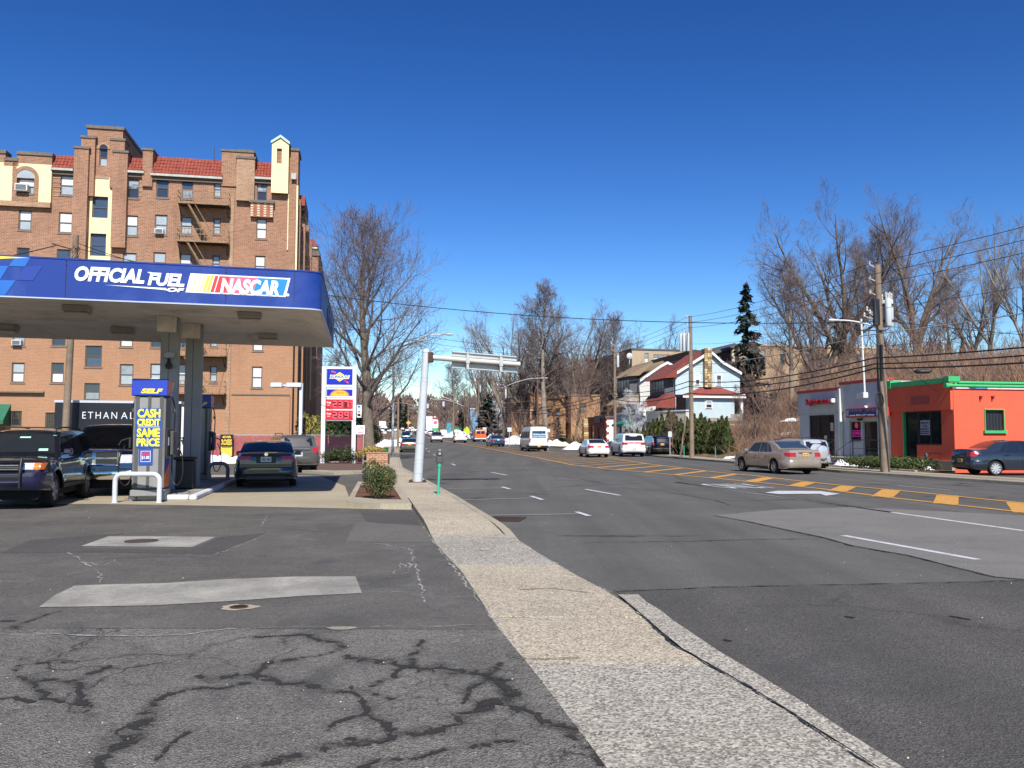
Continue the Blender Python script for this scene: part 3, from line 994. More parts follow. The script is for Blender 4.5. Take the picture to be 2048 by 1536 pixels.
def wheel(parent,x,y,r,side,rim_m,spokes=5,width=.21,hub=.62):
 o=empty('wheel',(x,y,r));o.parent=parent
 mb=MB();h=width/2
 prof=[(r*hub,-h),(r*.9,-h),(r*.985,-h+.03),(r,-h+.06),(r,h-.06),(r*.985,h-.03),(r*.9,h),(r*hub,h),(r*hub,-h)]
 mb.lathe(prof,axis='y',sides=28)
 mb.build('tyre',parent=o,mat=M_TYRE,smooth=40)
 mb=MB()
 f=side*(h-.015)
 mb.lathe([(r*hub+.004,f+side*.012),(r*hub-.02,f+side*.012),(r*hub-.03,f-side*.05),(r*.16,f-side*.055)],axis='y',sides=28,mat=M_UNDER)
 mb.lathe([(r*hub+.004,f+side*.013),(r*hub-.025,f+side*.011),(r*hub-.028,f-side*.03)],axis='y',sides=28,mat=rim_m)
 for k in range(spokes):
  a=2*pi*k/spokes+.3
  ca,sa=cos(a),sin(a)
  w0,w1=r*.10,r*.13
  pts=[]
  for rr,ww,yy in((r*.06,w0,f+side*.004),(r*(hub-.04),w1,f+side*.002)):
   pts.append(((rr*ca-ww*sa,yy,rr*sa+ww*ca),(rr*ca+ww*sa,yy,rr*sa-ww*ca)))
  (p0,p1),(p2,p3)=pts
  back=lambda p:(p[0],p[1]-side*.03,p[2])
  mb.face([p0,p1,p3,p2]if side<0 else[p0,p2,p3,p1],rim_m)
  mb.face([p0,back(p0),back(p2),p2],rim_m);mb.face([p1,p3,back(p3),back(p1)],rim_m)
 mb.lathe([(0,f+side*.012),(r*.13,f+side*.01),(r*.15,f-side*.02)],axis='y',sides=14,mat=rim_m)
 mb.build('rim',parent=o)
 return o
def make_car(label,cat,loc,heading,spec,group=None,name='parked_car',lod=0):
 """heading: direction of travel, radians from +x; loc: the point of the ground below the middle of the car"""
 L,W=spec['L'],spec['W']
 s=CarShape(L,W,[(a*L-L/2,b)for a,b in spec['top']],spec['belt'],spec['rw'],spec['ax'][0]*L-L/2,spec['ax'][1]*L-L/2,**spec.get('shape',{}))
 root=empty(name,loc,heading,label,cat,group)
 P=spec['paint']
 mb=MB();s.body(mb,P)
 mb.build('body',parent=root,smooth=38,weld=True)
 X=lambda u:u*L-L/2
 if lod<2:
  mb=MB()
  mb.box(X(.04),X(.96),-W/2+.17,W/2-.17,.22,spec['rw']*2+.12,M_UNDER)
  for a in s.ax:mb.box(a-s.rw-.1,a+s.rw+.1,-W/2+.19,W/2-.19,.2,s.rw*2+.14,M_UNDER)
  mb.build('underbody',parent=root)
 G=spec.get('glass',M_GLASSC)
 for key,nm in(('wind','windshield'),('back','rear_window')):
  if key in spec:
   x0,x1,f0,f1=spec[key]
   mb=MB();s.top_patch(mb,X(x0),X(x1),f0,f1,G);mb.build(nm,parent=root,smooth=60)
 for side in(1,-1):
  for poly in spec.get('side',[]):
   mb=MB();s.side_patch(mb,[(X(a),b)for a,b in poly],G,.007,side);mb.build('side_window',parent=root,smooth=60)
 if 'rear_face' in spec:
  for(y0,y1,z0,z1,m_,nm)in spec['rear_face']:
   mb=MB()
   xr=-L/2
   rows=[]
   for j in range(5):
    z=z0+(z1-z0)*j/4
    xx=xr
    for k in range(200):
     if s.topz(xx)>=z+.02:break
     xx+=.01
    w_=s.w(xx,z)
    rows.append([(xx-.012,w_*(y0+(y1-y0)*i/6),z)for i in range(7)])
   mb.grid(rows,m_,flip=True);mb.build(nm,parent=root,smooth=60)
 if lod==0:
  for u in spec.get('seams',[]):
   for side in(1,-1):
    mb=MB();s.side_patch(mb,[(X(u)-.006,spec['rw']*.95),(X(u)+.006,spec['rw']*.95),(X(u)+.006,spec['belt']+.01),(X(u)-.006,spec['belt']+.01)],M_UNDER,.003,side,1,8)
    mb.build('door_seam',parent=root)
  for u in spec.get('handles',[]):
   for side in(1,-1):
    mb=MB();z=spec['belt']-.1;yy=s.w(X(u),z)
    mb.bevbox(X(u)-.09,X(u)+.09,side*(yy-.01),side*(yy+.035),z-.015,z+.015,.006)
    mb.build('door_handle',parent=root,mat=spec.get('handle_mat',P))
  for side in(1,-1):
   mb=MB();s.side_patch(mb,[(s.ax[0]+s.rw+.12,s.zb-.0),(s.ax[1]-s.rw-.12,s.zb),(s.ax[1]-s.rw-.1,s.zb+.09),(s.ax[0]+s.rw+.1,s.zb+.09)],spec.get('sill',M_BLACKP),.012,side,6,2)
   mb.build('rocker_panel',parent=root)
 for a in s.ax:
  for side in(1,-1):
   if lod>=2:
    mb=MB();mb.lathe([(0,-.1),(s.rw,-.1),(s.rw,.1),(0,.1)],axis='y',sides=14,c=(a,side*(W/2-.13),s.rw));mb.build('wheel',parent=root,mat=M_TYRE)
   else:
    wheel(root,a,side*(W/2-.125),s.rw,side,spec.get('rim',M_RIM),spec.get('spokes',5),spec.get('tw',.21),spec.get('hub',.64))
 for end,y0,y1,z0,z1,wrap,m_,nm in spec.get('lamps',[]):
  xe=L/2 if end>0 else-L/2
  for side in(1,-1):
   mb=MB()
   rows=[]
   for j in range(4):
    z=z0+(z1-z0)*j/3
    xx=xe
    for k in range(120):
     if s.topz(xx)>=z+.01:break
     xx-=end*.01
    wf=s.w(xx,z)
    r=[]
    for i in range(4):r.append((xx+end*.014,side*wf*(y0+(y1-y0)*i/3),z))
    for i in range(1,5):
     xw=xx-end*wrap*(i/4)*(.6+.4*j/3)
     r.append((xw,side*(s.w(xw,z)+.012),z))
    rows.append(r)
   mb.grid(rows,m_,flip=(side*end>0));mb.build(nm,parent=root,smooth=50)
 for end,z0,z1,m_,prot in spec.get('bumpers',[]):
  mb=MB();rows=[]
  xe=L/2 if end>0 else-L/2
  for z,k in((z0,.3),(z0+.03,.8),((z0+z1)/2,1),(z1-.02,.9),(z1,.2)):
   r=[]
   we=s.w(xe,(z0+z1)/2)
   path=[]
   for i in range(6):
    xw=xe-end*.62*(1-i/5.0)**1.3
    path.append((xw,s.w(xw,(z0+z1)/2)+prot*k*.5))
   path.append((xe+end*prot*k*.8,we*.86));path.append((xe+end*prot*k,we*.5));path.append((xe+end*prot*k,0))
   full=path+[(a,-b_)for a,b_ in path[::-1][1:]]
   rows.append([(a,b_,z)for a,b_ in full])
  mb.grid(rows,m_,flip=(end>0));mb.build('bumper',parent=root,smooth=50)
 for(nm,x0,x1,y0,y1,z0,z1,m_,bv)in spec.get('extras',[]):
  mb=MB();mb.bevbox(x0,x1,y0,y1,z0,z1,bv);mb.build(nm,parent=root,mat=m_,smooth=40)
 if 'plate' in spec:
  end,z,m_=spec['plate'][:3]
  xe=(L/2 if end>0 else-L/2)+end*spec['plate'][3]
  mb=MB();mb.box(xe-.008,xe+.008,-.155,.155,z-.078,z+.078)
  pl=mb.build('licence_plate',parent=root,mat=m_)
  if lod==0:
   mb=MB()
   for k in range(7):
    if k==3:continue
    mb.box(xe+end*.0085,xe+end*.0095,-.125+k*.036,-.102+k*.036,z-.035,z+.03)
   mb.build('characters',parent=pl,mat=spec['plate'][4]if len(spec['plate'])>4 else M_PLATED)
 if lod<2:
  xm,zm=spec.get('mirror',(.68,spec['belt']+.05))
  for side in(1,-1):
   yy=s.w(X(xm),spec['belt']+.05)
   mb=MB();mb.bevbox(X(xm)-.06,X(xm)+.09,side*(yy+.03),side*(yy+.22),zm-.03,zm+.11,.03)
   mb.tube([(X(xm)+.03,side*(yy-.02),zm-.01),(X(xm)+.02,side*(yy+.06),zm+.01)],.025,6)
   mb.build('side_mirror',parent=root,mat=spec.get('mirror_mat',P),smooth=40)
 if spec.get('rack')and lod<2:
  a,b_=spec['rack']
  zt=s.topz(X((a+b_)/2))
  for side in(1,-1):
   mb=MB()
   pts=[(X(a),side*(s.w(X(a),zt-.05)-.10),s.crown(X(a),s.w(X(a),zt-.05)-.10))]
   for k in range(7):
    u=a+(b_-a)*(.06+.88*k/6)
    yy=s.w(X(u),s.topz(X(u))-.05)-.10
    pts.append((X(u),side*yy,s.crown(X(u),yy)+.07))
   pts.append((X(b_),side*(s.w(X(b_),zt-.05)-.10),s.crown(X(b_),s.w(X(b_),zt-.05)-.10)))
   mb.tube(pts,.016,6);mb.build('roof_rail',parent=root,mat=spec.get('rack_mat',M_BLACKP),smooth=60)
  for u in spec.get('bars',[]):
   yy=s.w(X(u),zt-.05)-.10
   mb=MB();mb.box(X(u)-.02,X(u)+.02,-yy,yy,s.topz(X(u))+.035,s.topz(X(u))+.06);mb.build('roof_bar',parent=root,mat=spec.get('rack_mat',M_BLACKP))
 root['_s']=0
 del root['_s']
 return root,s
def seats(root,xs,W,belt,roof):
 pass
def sedan_spec(paint_m,L=4.8,W=1.82,H=1.46,**kw):
 k=H/1.46
 d=dict(L=L,W=W,belt=.93*k,rw=.325,ax=(.225,.795),paint=paint_m,
    top=[(0,.80*k),(.004,.93*k),(.02,1.06*k),(.05,1.085*k),(.12,1.10*k),(.155,1.12*k),(.22,1.27*k),(.30,1.405*k),(.40,1.455*k),(.50,1.46*k),(.58,1.42*k),(.65,1.28*k),(.73,1.03*k),(.76,.99*k),(.88,.87*k),(.95,.77*k),(.985,.68*k),(1.0,.50*k)],
    wind=(.728,.595,.90,.84),back=(.165,.315,.86,.82),
    side=[[(.335,.97*k),(.475,.97*k),(.475,1.385*k),(.375,1.37*k)],[(.485,.97*k),(.685,.97*k),(.60,1.345*k),(.485,1.385*k)],[(.265,.985*k),(.325,.97*k),(.362,1.36*k),(.335,1.30*k)]],
    seams=[.30,.48,.69],handles=[.335,.52],
    lamps=[(-1,.62,1.0,.78*k,.95*k,.30,M_REDL,'taillight'),(1,.55,1.0,.58*k,.70*k,.34,M_CLEARL,'headlight')],
    bumpers=[(-1,.33,.64,paint_m,.05),(1,.28,.52,paint_m,.04)],
    plate=(-1,.86*k,M_PLATEY,.02))
 d.update(kw)
 return d
def suv_spec(paint_m,L=4.75,W=1.85,H=1.78,**kw):
 k=H/1.78
 d=dict(L=L,W=W,belt=1.08*k,rw=.37,ax=(.20,.80),paint=paint_m,
    top=[(0,1.0*k),(.004,1.12*k),(.015,1.2*k),(.035,1.42*k),(.06,1.66*k),(.09,1.735*k),(.2,1.765*k),(.4,1.78*k),(.54,1.765*k),(.60,1.70*k),(.67,1.45*k),(.73,1.18*k),(.76,1.13*k),(.88,1.07*k),(.95,.99*k),(.985,.86*k),(1.0,.62*k)],
    wind=(.728,.61,.90,.86),
    side=[[(.10,1.13*k),(.235,1.13*k),(.235,1.63*k),(.125,1.62*k)],[(.255,1.13*k),(.44,1.13*k),(.44,1.66*k),(.255,1.64*k)],[(.455,1.13*k),(.685,1.13*k),(.605,1.62*k),(.455,1.66*k)]],
    rear_face=[(-.86,.86,1.2*k,1.62*k,M_GLASSC,'rear_window')],
    seams=[.245,.45,.70],handles=[.27,.49],shape=dict(tumble=.22,rear_in=.10,front_in=.22,zb=.32,rear_round=.07),
    lamps=[(-1,.78,1.0,.92*k,1.16*k,.16,M_REDL,'taillight'),(1,.55,1.0,.78*k,.93*k,.28,M_CLEARL,'headlight')],
    bumpers=[(-1,.42,.72,paint_m,.08),(1,.38,.64,paint_m,.07)],
    plate=(-1,.86*k,M_PLATEY,.02),rack=(.12,.56),mirror=(.69,1.13*k),mirror_mat=paint_m)
 d.update(kw)
 return d
P_NAVY=paint('paint_navy',(.004,.005,.012),.1,.2,1.0,dirt=(.07,.07,.08))
P_NAVYLIT=paint('paint_navy_lit',(.007,.009,.05),.2,.25,1.0,dirt=(.06,.06,.1))  # lit copy of the navy: sun on bumper and mirrors put into the colour
P_RAMBLUE=paint('paint_steel_blue',(.02,.05,.10),.4,.25,1.0,dirt=(.1,.12,.14))
P_DKTEAL=paint('paint_dark_green_grey',(.022,.034,.036),.35,.28,.9,dirt=(.08,.08,.08))
P_GREY=paint('paint_warm_grey',(.12,.115,.105),.5,.3,.8)
P_SILVER=paint('paint_silver',(.42,.43,.44),.55,.3,.8)
P_CHAMP=paint('paint_champagne',(.42,.35,.275),.45,.3,.9,dirt=(.28,.25,.21))
P_WHITE=paint('paint_white',(.74,.73,.69),0,.3,.7,dirt=(.4,.38,.34))
P_SILVERWH=paint('paint_light_silver',(.58,.60,.61),.4,.3,.8)
P_DKBLUE=paint('paint_dark_slate',(.022,.030,.048),.35,.25,1.0,dirt=(.08,.08,.09))
P_BLACK=paint('paint_black',(.012,.013,.017),.2,.22,1.0,dirt=(.07,.07,.07))
P_BLUE=paint('paint_blue',(.02,.06,.12),.3,.28,.9)
P_ORANGE=paint('paint_orange',(.72,.12,.02),0,.4,.5)
RD=lambda Y:atan2(1.0,(left_curb(Y+2)-left_curb(Y-2))/4.0)
def navy_suv():
 fr=gp(-8,1022,.02)
 H=1.78
 sp=suv_spec(P_NAVY,L=4.65,W=1.80,H=H,rw=.38,ax=(.20,.815),
     shape=dict(tumble=.24,rear_in=.10,front_in=.16,zb=.40,rear_round=.07,flare=.045,front_round=.12),
     top=[(0,1.0),(.004,1.12),(.02,1.3),(.05,1.6),(.09,1.70),(.2,1.735),(.42,1.745),(.54,1.72),(.60,1.65),(.66,1.44),(.71,1.2),(.735,1.16),(.86,1.12),(.95,1.06),(.985,.97),(1.0,.74)],
     wind=(.71,.61,.90,.84),
     side=[[(.10,1.15),(.235,1.15),(.235,1.58),(.125,1.56)],[(.255,1.15),(.42,1.15),(.42,1.60),(.255,1.59)],[(.435,1.15),(.67,1.15),(.60,1.56),(.435,1.60)]],
     lamps=[(1,.60,.84,.86,1.0,.0,M_CLEARL,'headlight'),(1,.86,1.0,.86,1.0,.22,M_AMBER,'turn_signal'),(1,.50,.78,.56,.63,.0,M_AMBER,'fog_lamp'),(-1,.78,1.0,.92,1.16,.16,M_REDL,'taillight')],
     bumpers=[(-1,.42,.72,P_NAVY,.06),(1,.44,.80,P_NAVYLIT,.10)],mirror=(.655,1.18),mirror_mat=P_NAVYLIT,rack=(.10,.60),bars=[.2,.52],rim=M_RIM,spokes=6,tw=.24,hub=.60)
 sp.pop('plate');sp['rear_face']=[(-.86,.86,1.2,1.55,M_GLASSC,'rear_window')]
 hd=atan2(-1,.245)
 loc=Vector((fr.x,fr.y,.02))-Vector((cos(hd),sin(hd),0))*(4.65/2)
 root,s=make_car('dark navy sport utility with a black brush guard, facing the camera at the far left','car',loc,hd,sp,lod=0)
 xf=4.65/2
 mb=MB();mb.bevbox(xf-.02,xf+.02,-.42,.42,.82,1.0,.02);mb.build('grille',parent=root,mat=M_BLACKP)
 for z in(.87,.95):
  mb=MB();mb.bevbox(xf+.01,xf+.035,-.40,.40,z-.012,z+.012,.006);mb.build('grille_bar',parent=root,mat=M_CHROME)
 mb=MB()
 for sy in(-.46,.46):
  mb.tube([(xf+.13,sy,.48),(xf+.16,sy,.7),(xf+.13,sy*1.02,.95),(xf+.04,sy,1.10)],.028,8)
 for z,xx in((.60,.16),(.75,.16),(.9,.14),(1.06,.07)):
  mb.tube([(xf+xx,-.46,z),(xf+xx,.46,z)],.020 if z<1 else .026,8)
 mb.build('brush_guard',parent=root,mat=M_BLACKP,smooth=60)
 M_ST=mat('sticker_pale_green',(.45,.75,.6),.5,0);M_ST2=mat('sticker_teal',(.05,.35,.40),.5,0)
 mb=MB();s.top_patch(mb,.640*4.65-2.325,.632*4.65-2.325,.15,.15,M_ST,.012,2)
 for v in range(len(mb.v)):mb.v[v]=(mb.v[v][0],mb.v[v][1]+.02,mb.v[v][2])
 mb.build('rear_view_mirror',parent=root)
 mb=MB();s.top_patch(mb,.703*4.65-2.325,.693*4.65-2.325,.12,.12,M_ST,.012,2)
 mb.v=[(a,b_+.48,c)for a,b_,c in mb.v];mb.build('windshield_sticker',parent=root)
 mb=MB();s.top_patch(mb,.627*4.65-2.325,.621*4.65-2.325,.05,.05,M_ST2,.012,2)
 mb.v=[(a,b_+.62,c)for a,b_,c in mb.v];mb.build('windshield_sticker',parent=root)
 for side in(1,-1):
  mb=MB();s.side_patch(mb,[(s.ax[0]+.5,.52),(s.ax[1]-.5,.52),(s.ax[1]-.5,.60),(s.ax[0]+.5,.60)],P_GREY,.02,side,6,1)
  mb.build('side_moulding',parent=root)
navy_suv()
def pickup():
 P=P_RAMBLUE
 L,W=5.6,2.0
 sp=dict(L=L,W=W,belt=1.22,rw=.40,ax=(.2,.81),paint=P,
    top=[(0,1.0),(.004,1.2),(.01,1.27),(.38,1.29),(.40,1.32),(.415,1.7),(.44,1.88),(.5,1.92),(.6,1.90),(.64,1.84),(.70,1.5),(.735,1.31),(.77,1.29),(.9,1.26),(.97,1.19),(.99,1.08),(1.0,.8)],
    wind=(.735,.645,.92,.86),side=[[(.43,1.28),(.52,1.28),(.52,1.78),(.435,1.76)],[(.535,1.28),(.705,1.28),(.64,1.76),(.535,1.78)]],
    shape=dict(tumble=.2,zb=.45,front_in=.10,rear_in=.06,front_round=.07),seams=[.53,.72],handles=[.56],
    lamps=[(1,.68,.98,.88,1.10,.12,M_CLEARL,'headlight')],bumpers=[(1,.46,.68,M_CHROME,.14)],mirror=(.70,1.32),mirror_mat=M_BLACKP,rim=M_RIM,tw=.26)
 hd=atan2(-1,.2)
 fr=at(187,960,21.8);fr.z=.02
 loc=Vector((fr.x,fr.y,.02))-Vector((cos(hd),sin(hd),0))*(L/2)
 root,s=make_car('steel blue pickup truck with a chrome crosshair grille, parked behind the near pump','truck',loc,hd,sp,name='pickup_truck')
 x=L/2
 mb=MB();mb.bevbox(x-.03,x+.035,-.62,.62,.82,1.20,.05);mb.build('grille_surround',parent=root,mat=M_CHROME,smooth=40)
 for sy in(-1,1):
  for z0,z1 in((.86,.99),(1.03,1.16)):
   mb=MB();mb.bevbox(x+.02,x+.042,sy*.04,sy*.56,z0,z1,.01);mb.build('grille',parent=root,mat=M_BLACKP)
pickup()
def green_sedan():
 H=1.45
 k=H/1.46
 sp=sedan_spec(P_DKTEAL,L=4.9,W=1.84,H=H,glass=M_GLASSL,mirror_mat=P_BLACK,plate=(-1,.88,M_PLATEW,.024,M_PLATED),rim=M_RIMD,
     top=[(0,.80),(.004,.97),(.015,1.06),(.05,1.075),(.12,1.08),(.155,1.10),(.22,1.25),(.30,1.39),(.40,1.445),(.50,1.45),(.58,1.41),(.65,1.27),(.73,1.03),(.76,.99),(.88,.87),(.95,.77),(.985,.68),(1.0,.50)],
     lamps=[(-1,.60,1.0,.80,.98,.26,M_REDL,'taillight'),(1,.55,1.0,.58,.70,.34,M_CLEARL,'headlight')])
 c=gp(531,977,.02);hd=atan2(1,-.26)
 loc=Vector((c.x,c.y,.02))+Vector((cos(hd),sin(hd),0))*(4.9/2)
 root,s=make_car('dark green grey sedan seen from behind, stopped under the canopy beside the pumps','car',loc,hd,sp)
 mb=MB();mb.bevbox(-2.45-.03,-2.45+.01,-.28,.28,.77,.99,.012);mb.build('plate_recess',parent=root,mat=M_BLACKP)
 mb=MB();mb.bevbox(-2.45-.035,-2.45+.01,-.5,.5,1.0,1.02,.006);mb.build('trunk_trim',parent=root,mat=P_DKTEAL)
 mb=MB();mb.bevbox(-2.45-.055,-2.45+.3,-.6,.6,.26,.40,.02);mb.build('diffuser',parent=root,mat=M_BLACKP)
 mb=MB();mb.lathe([(0,.02),(.055,.02),(.055,0)],axis='x',sides=12,c=(-2.49,0,1.035));
 mb.v=[(-2.49+(a+2.49)*-1,b_,c_)for a,b_,c_ in mb.v];mb.build('badge',parent=root,mat=M_CHROME)
 for y in(-.35,.32):
  mb=MB();mb.bevbox(-1.15,-.98,y-.15,y+.15,1.02,1.26,.04);mb.build('headrest',parent=root,mat=M_SEAT)
green_sedan()
def grey_suv():
 sp=suv_spec(P_GREY,L=4.7,W=1.88,H=1.68,plate=(-1,.80,M_PLATEW,.03),rear_face=[(-.80,.80,1.16,1.52,M_GLASSC,'rear_window')],shape=dict(tumble=.3,rear_in=.16,front_in=.22,zb=.28,rear_round=.09),rw=.36)
 c=gp(597,946,.02);hd=atan2(1,-.46)
 loc=Vector((c.x,c.y,.02))+Vector((cos(hd),sin(hd),0))*(4.7/2)
 root,s=make_car('warm grey crossover turning out of the station, partly hidden by the dark sedan','car',loc,hd,sp)
 mb=MB();mb.bevbox(-2.35-.06,-2.3,-.45,.45,1.02,1.06,.01);mb.build('chrome_trim',parent=root,mat=M_CHROME)
grey_suv()
def lot_cars_behind_fence():
 sp=suv_spec(P_SILVER,L=4.5,W=1.8,H=1.75,plate=(-1,.8,M_PLATEY,.02))
 p=at(568,905,56);make_car('silver sport utility behind the red slatted fence, only its roof showing','car',(p.x,p.y,0),atan2(1,-.3),sp,lod=1)
 sp=sedan_spec(P_BLUE,H=1.55)
 p=at(662,905,57);make_car('blue sedan parked behind the fence next to the price sign','car',(p.x,p.y,.02),atan2(.19,1),sp,lod=1)
lot_cars_behind_fence()
def camry():
 sp=sedan_spec(P_CHAMP,L=4.8,W=1.82,H=1.47,rim=M_RIM,glass=M_GLASSL,spokes=6,plate=(-1,.87,M_PLATEY,.02))
 a=gp(1618,958,.0);hd=atan2(1,-.19-.16)
 loc=Vector((a.x,a.y,0))+Vector((cos(hd),sin(hd),0))*2.25+Vector((-sin(hd),cos(hd),0))*.35
 loc=Vector((12.15,39.2,0));hd=atan2(1,-.27)
 root,s=make_car('champagne gold sedan driving away in the lane beside the yellow hatching','car',loc,hd,sp,name='car')
 mb=MB();mb.bevbox(-2.4-.04,-2.38,-.33,.33,.955,.975,.006);mb.build('chrome_trim',parent=root,mat=M_CHROME)
 for y in(-.36,.34):
  mb=MB();mb.bevbox(-1.12,-.98,y-.14,y+.14,1.02,1.24,.04);mb.build('headrest',parent=root,mat=M_SEAT)
camry()
def rav4():
 sp=suv_spec(P_SILVERWH,L=4.3,W=1.78,H=1.68,plate=(-1,.55,M_PLATEY,.10),shape=dict(tumble=.24,rear_in=.14,front_in=.22,zb=.34,rear_round=.08))
 hd=atan2(1,-.30)
 root,s=make_car('silver compact sport utility with a covered spare wheel, at the curb beyond the champagne sedan','car',(14.15,42.6,0),hd,sp);root.scale=(.93,.93,.93)
 mb=MB();mb.lathe([(0,-2.15-.27),(.26,-2.15-.27),(.335,-2.15-.24),(.36,-2.15-.16),(.35,-2.15-.03)],axis='x',sides=28,c=(0,-.12,.98))
 mb.build('spare_wheel_cover',parent=root,mat=P_SILVERWH,smooth=40,weld=True)
rav4()
def three_stopped():
 sp=sedan_spec(P_WHITE,L=4.55,W=1.78,H=1.45,plate=(-1,.88,M_PLATEY,.02))
 g=lambda Y:grade(Y)
 make_car('white sedan beside the hatching, leftmost of the three cars stopped in front of the hedge','car',(6.65,69.0,0),atan2(1,-.11),sp,name='car')
 sp=suv_spec(P_WHITE,L=5.25,W=2.0,H=1.95,rw=.42,plate=(-1,.66,M_PLATEW,.09),lamps=[(-1,.02,1.0,1.10,1.20,.18,M_REDL,'taillight'),(-1,.62,1.0,1.0,1.12,.18,M_REDL,'taillight'),(1,.55,1.0,.9,1.05,.28,M_CLEARL,'headlight')])
 make_car('large white sport utility, middle of the three cars stopped in front of the hedge','car',(9.75,71.6,0),atan2(1,-.08),sp,name='car')
 sp=suv_spec(P_BLACK,L=4.8,W=1.88,H=1.75,plate=(-1,1.0,M_PLATEY,.02))
 root,s=make_car('black sport utility, rightmost of the three cars stopped in front of the hedge','car',(12.5,73.8,0.02),atan2(1,-.08),sp,name='car')
 mb=MB();mb.bevbox(-2.4-.1,-2.38,-.8,.8,.62,.70,.02);mb.build('bumper_trim',parent=root,mat=M_CHROME)
three_stopped()
def dark_sedan_right():
 L=4.5
 sp=sedan_spec(P_DKBLUE,L=L,W=1.70,H=1.51,rim=mat('hubcap_silver',(.62,.62,.63),.35,.05,metal=.5),spokes=9,rw=.31,hub=.74,plate=(-1,.62,M_PLATEY,.05))
 hd=radians(2.5)
 r=gp(1990,950,.06)
 root,s=make_car('dark slate blue sedan parked side-on in front of the orange building','car',(r.x+.225*0+(.5-.225)*L,r.y+.85,.03),hd,sp)
dark_sedan_right()
def street_traffic():
 g=grade
 sp=dict(L=5.6,W=2.06,belt=1.3,rw=.36,ax=(.19,.78),paint=P_WHITE,
    top=[(0,1.0),(.003,1.5),(.008,2.1),(.02,2.45),(.05,2.53),(.4,2.56),(.70,2.53),(.77,2.42),(.84,2.0),(.89,1.55),(.92,1.38),(.97,1.22),(.99,1.05),(1.0,.7)],
    wind=(.885,.79,.9,.86),shape=dict(tumble=.07,rear_in=.05,front_in=.22,zb=.34,rear_round=.04),
    side=[[(.06,1.4),(.24,1.4),(.24,2.05),(.06,2.05)],[(.26,1.4),(.44,1.4),(.44,2.05),(.26,2.05)],[(.46,1.4),(.64,1.4),(.64,2.05),(.46,2.05)],[(.67,1.4),(.85,1.4),(.79,2.0),(.67,2.05)]],
    rear_face=[(-.78,.78,1.42,2.1,M_GLASSL,'rear_window')],seams=[.45,.65],handles=[.48],
    lamps=[(-1,.9,1.0,.95,1.35,.08,M_REDL,'taillight'),(1,.6,1.0,.9,1.2,.3,M_CLEARL,'headlight')],
    bumpers=[(-1,.40,.62,M_BLACKP,.09),(1,.4,.62,M_BLACKP,.06)],plate=(-1,.55,M_PLATEY,.10),mirror=(.82,1.45),mirror_mat=M_BLACKP)
 root,s=make_car('white high-roof passenger van with blue lettering across its rear window','van',(2.25,89,g(87)),atan2(1,-.185),sp,name='van')
 M_VL=mat('van_lettering',(.55,.70,.9),.5,0);M_VB=mat('van_rack',(.05,.05,.055),.5,0)
 for z,h in((1.66,.16),(1.5,.10)):
  mb=MB()
  rn=random.Random(int(z*10))
  y=-.66
  while y<.66:
   w=rn.uniform(.07,.12);mb.box(-2.83,-2.825,y,min(.68,y+w),z,z+h*rn.uniform(.85,1.1));y+=w+.03
  mb.build('window_lettering',parent=root,mat=M_VL)
 for sy in(-.75,.75):
  mb=MB();mb.tube([(-2.5,sy,2.66),(1.5,sy,2.66)],.03,6);mb.build('roof_rail',parent=root,mat=M_VB)
 for x in(-2.3,-1.2,0,1.2):
  mb=MB();mb.box(x-.03,x+.03,-.78,.78,2.60,2.65);mb.build('roof_bar',parent=root,mat=M_VB)
 p=at(990,893,108);make_car('dark blue sedan driving away past the spruce tree','car',(p.x,110,g(108)),RD(108)+.06,sedan_spec(P_BLUE,H=1.46,plate=(-1,.88,M_PLATEW,.02)),name='car',lod=1)
 sp=dict(L=5.7,W=2.0,belt=1.2,rw=.36,ax=(.2,.78),paint=P_ORANGE,
    top=[(0,1.0),(.003,1.3),(.01,1.8),(.03,2.02),(.1,2.08),(.5,2.09),(.70,2.05),(.76,1.9),(.84,1.4),(.88,1.25),(.97,1.1),(.99,1.0),(1.0,.7)],
    wind=(.84,.74,.9,.86),shape=dict(tumble=.12,rear_in=.05,zb=.35,rear_round=.04),
    side=[[(.06,1.3),(.3,1.3),(.3,1.75),(.06,1.75)],[(.62,1.3),(.8,1.3),(.74,1.75),(.62,1.75)]],
    rear_face=[(-.75,-.06,1.3,1.8,M_GLASSC,'rear_window'),(.06,.75,1.3,1.8,M_GLASSC,'rear_window')],
    lamps=[(-1,.9,1.0,.95,1.25,.06,M_REDL,'taillight')],bumpers=[(-1,.42,.62,P_WHITE,.08)],mirror=(.8,1.4))
 p=at(958,885,142);root,s=make_car('orange work van with ladders on its roof, driving away behind the blue sedan','van',(p.x,143,g(142)),RD(142),sp,name='van',lod=1)
 for sy in(-.5,.1,.5):
  mb=MB();mb.box(-2.3,1.2,sy-.05,sy+.05,2.2,2.3);mb.build('ladder',parent=root,mat=P_WHITE)
 sp=suv_spec(P_WHITE,L=4.9,W=1.95,H=1.80,plate=(-1,.8,M_PLATEW,.02),rear_face=[(-.8,.8,1.2,1.6,M_GLASSC,'rear_window')])
 p=at(918,885,133);make_car('white minivan driving away to the left of the orange van','van',(p.x,135,g(134)),RD(134),sp,name='van',lod=1)
 sp=suv_spec(P_SILVER,L=4.7,W=1.9,H=1.72)
 p=at(873,886,138);make_car('silver sport utility coming towards the camera alone in its lane','car',(p.x,138,g(138)),RD(138)+pi,sp,name='car',lod=1)
 p=at(812,882,166);make_car('dark sedan coming towards the camera near the left curb','car',(p.x,166,g(166)),RD(166)+pi,sedan_spec(P_BLACK,H=1.5),name='car',lod=1)
 p=at(817,874,205);make_car('pale silver car coming towards the camera behind the dark sedan','car',(p.x,205,g(205)),RD(205)+pi,suv_spec(P_SILVERWH,H=1.55),name='car',lod=1)
 p=at(814,900,84);
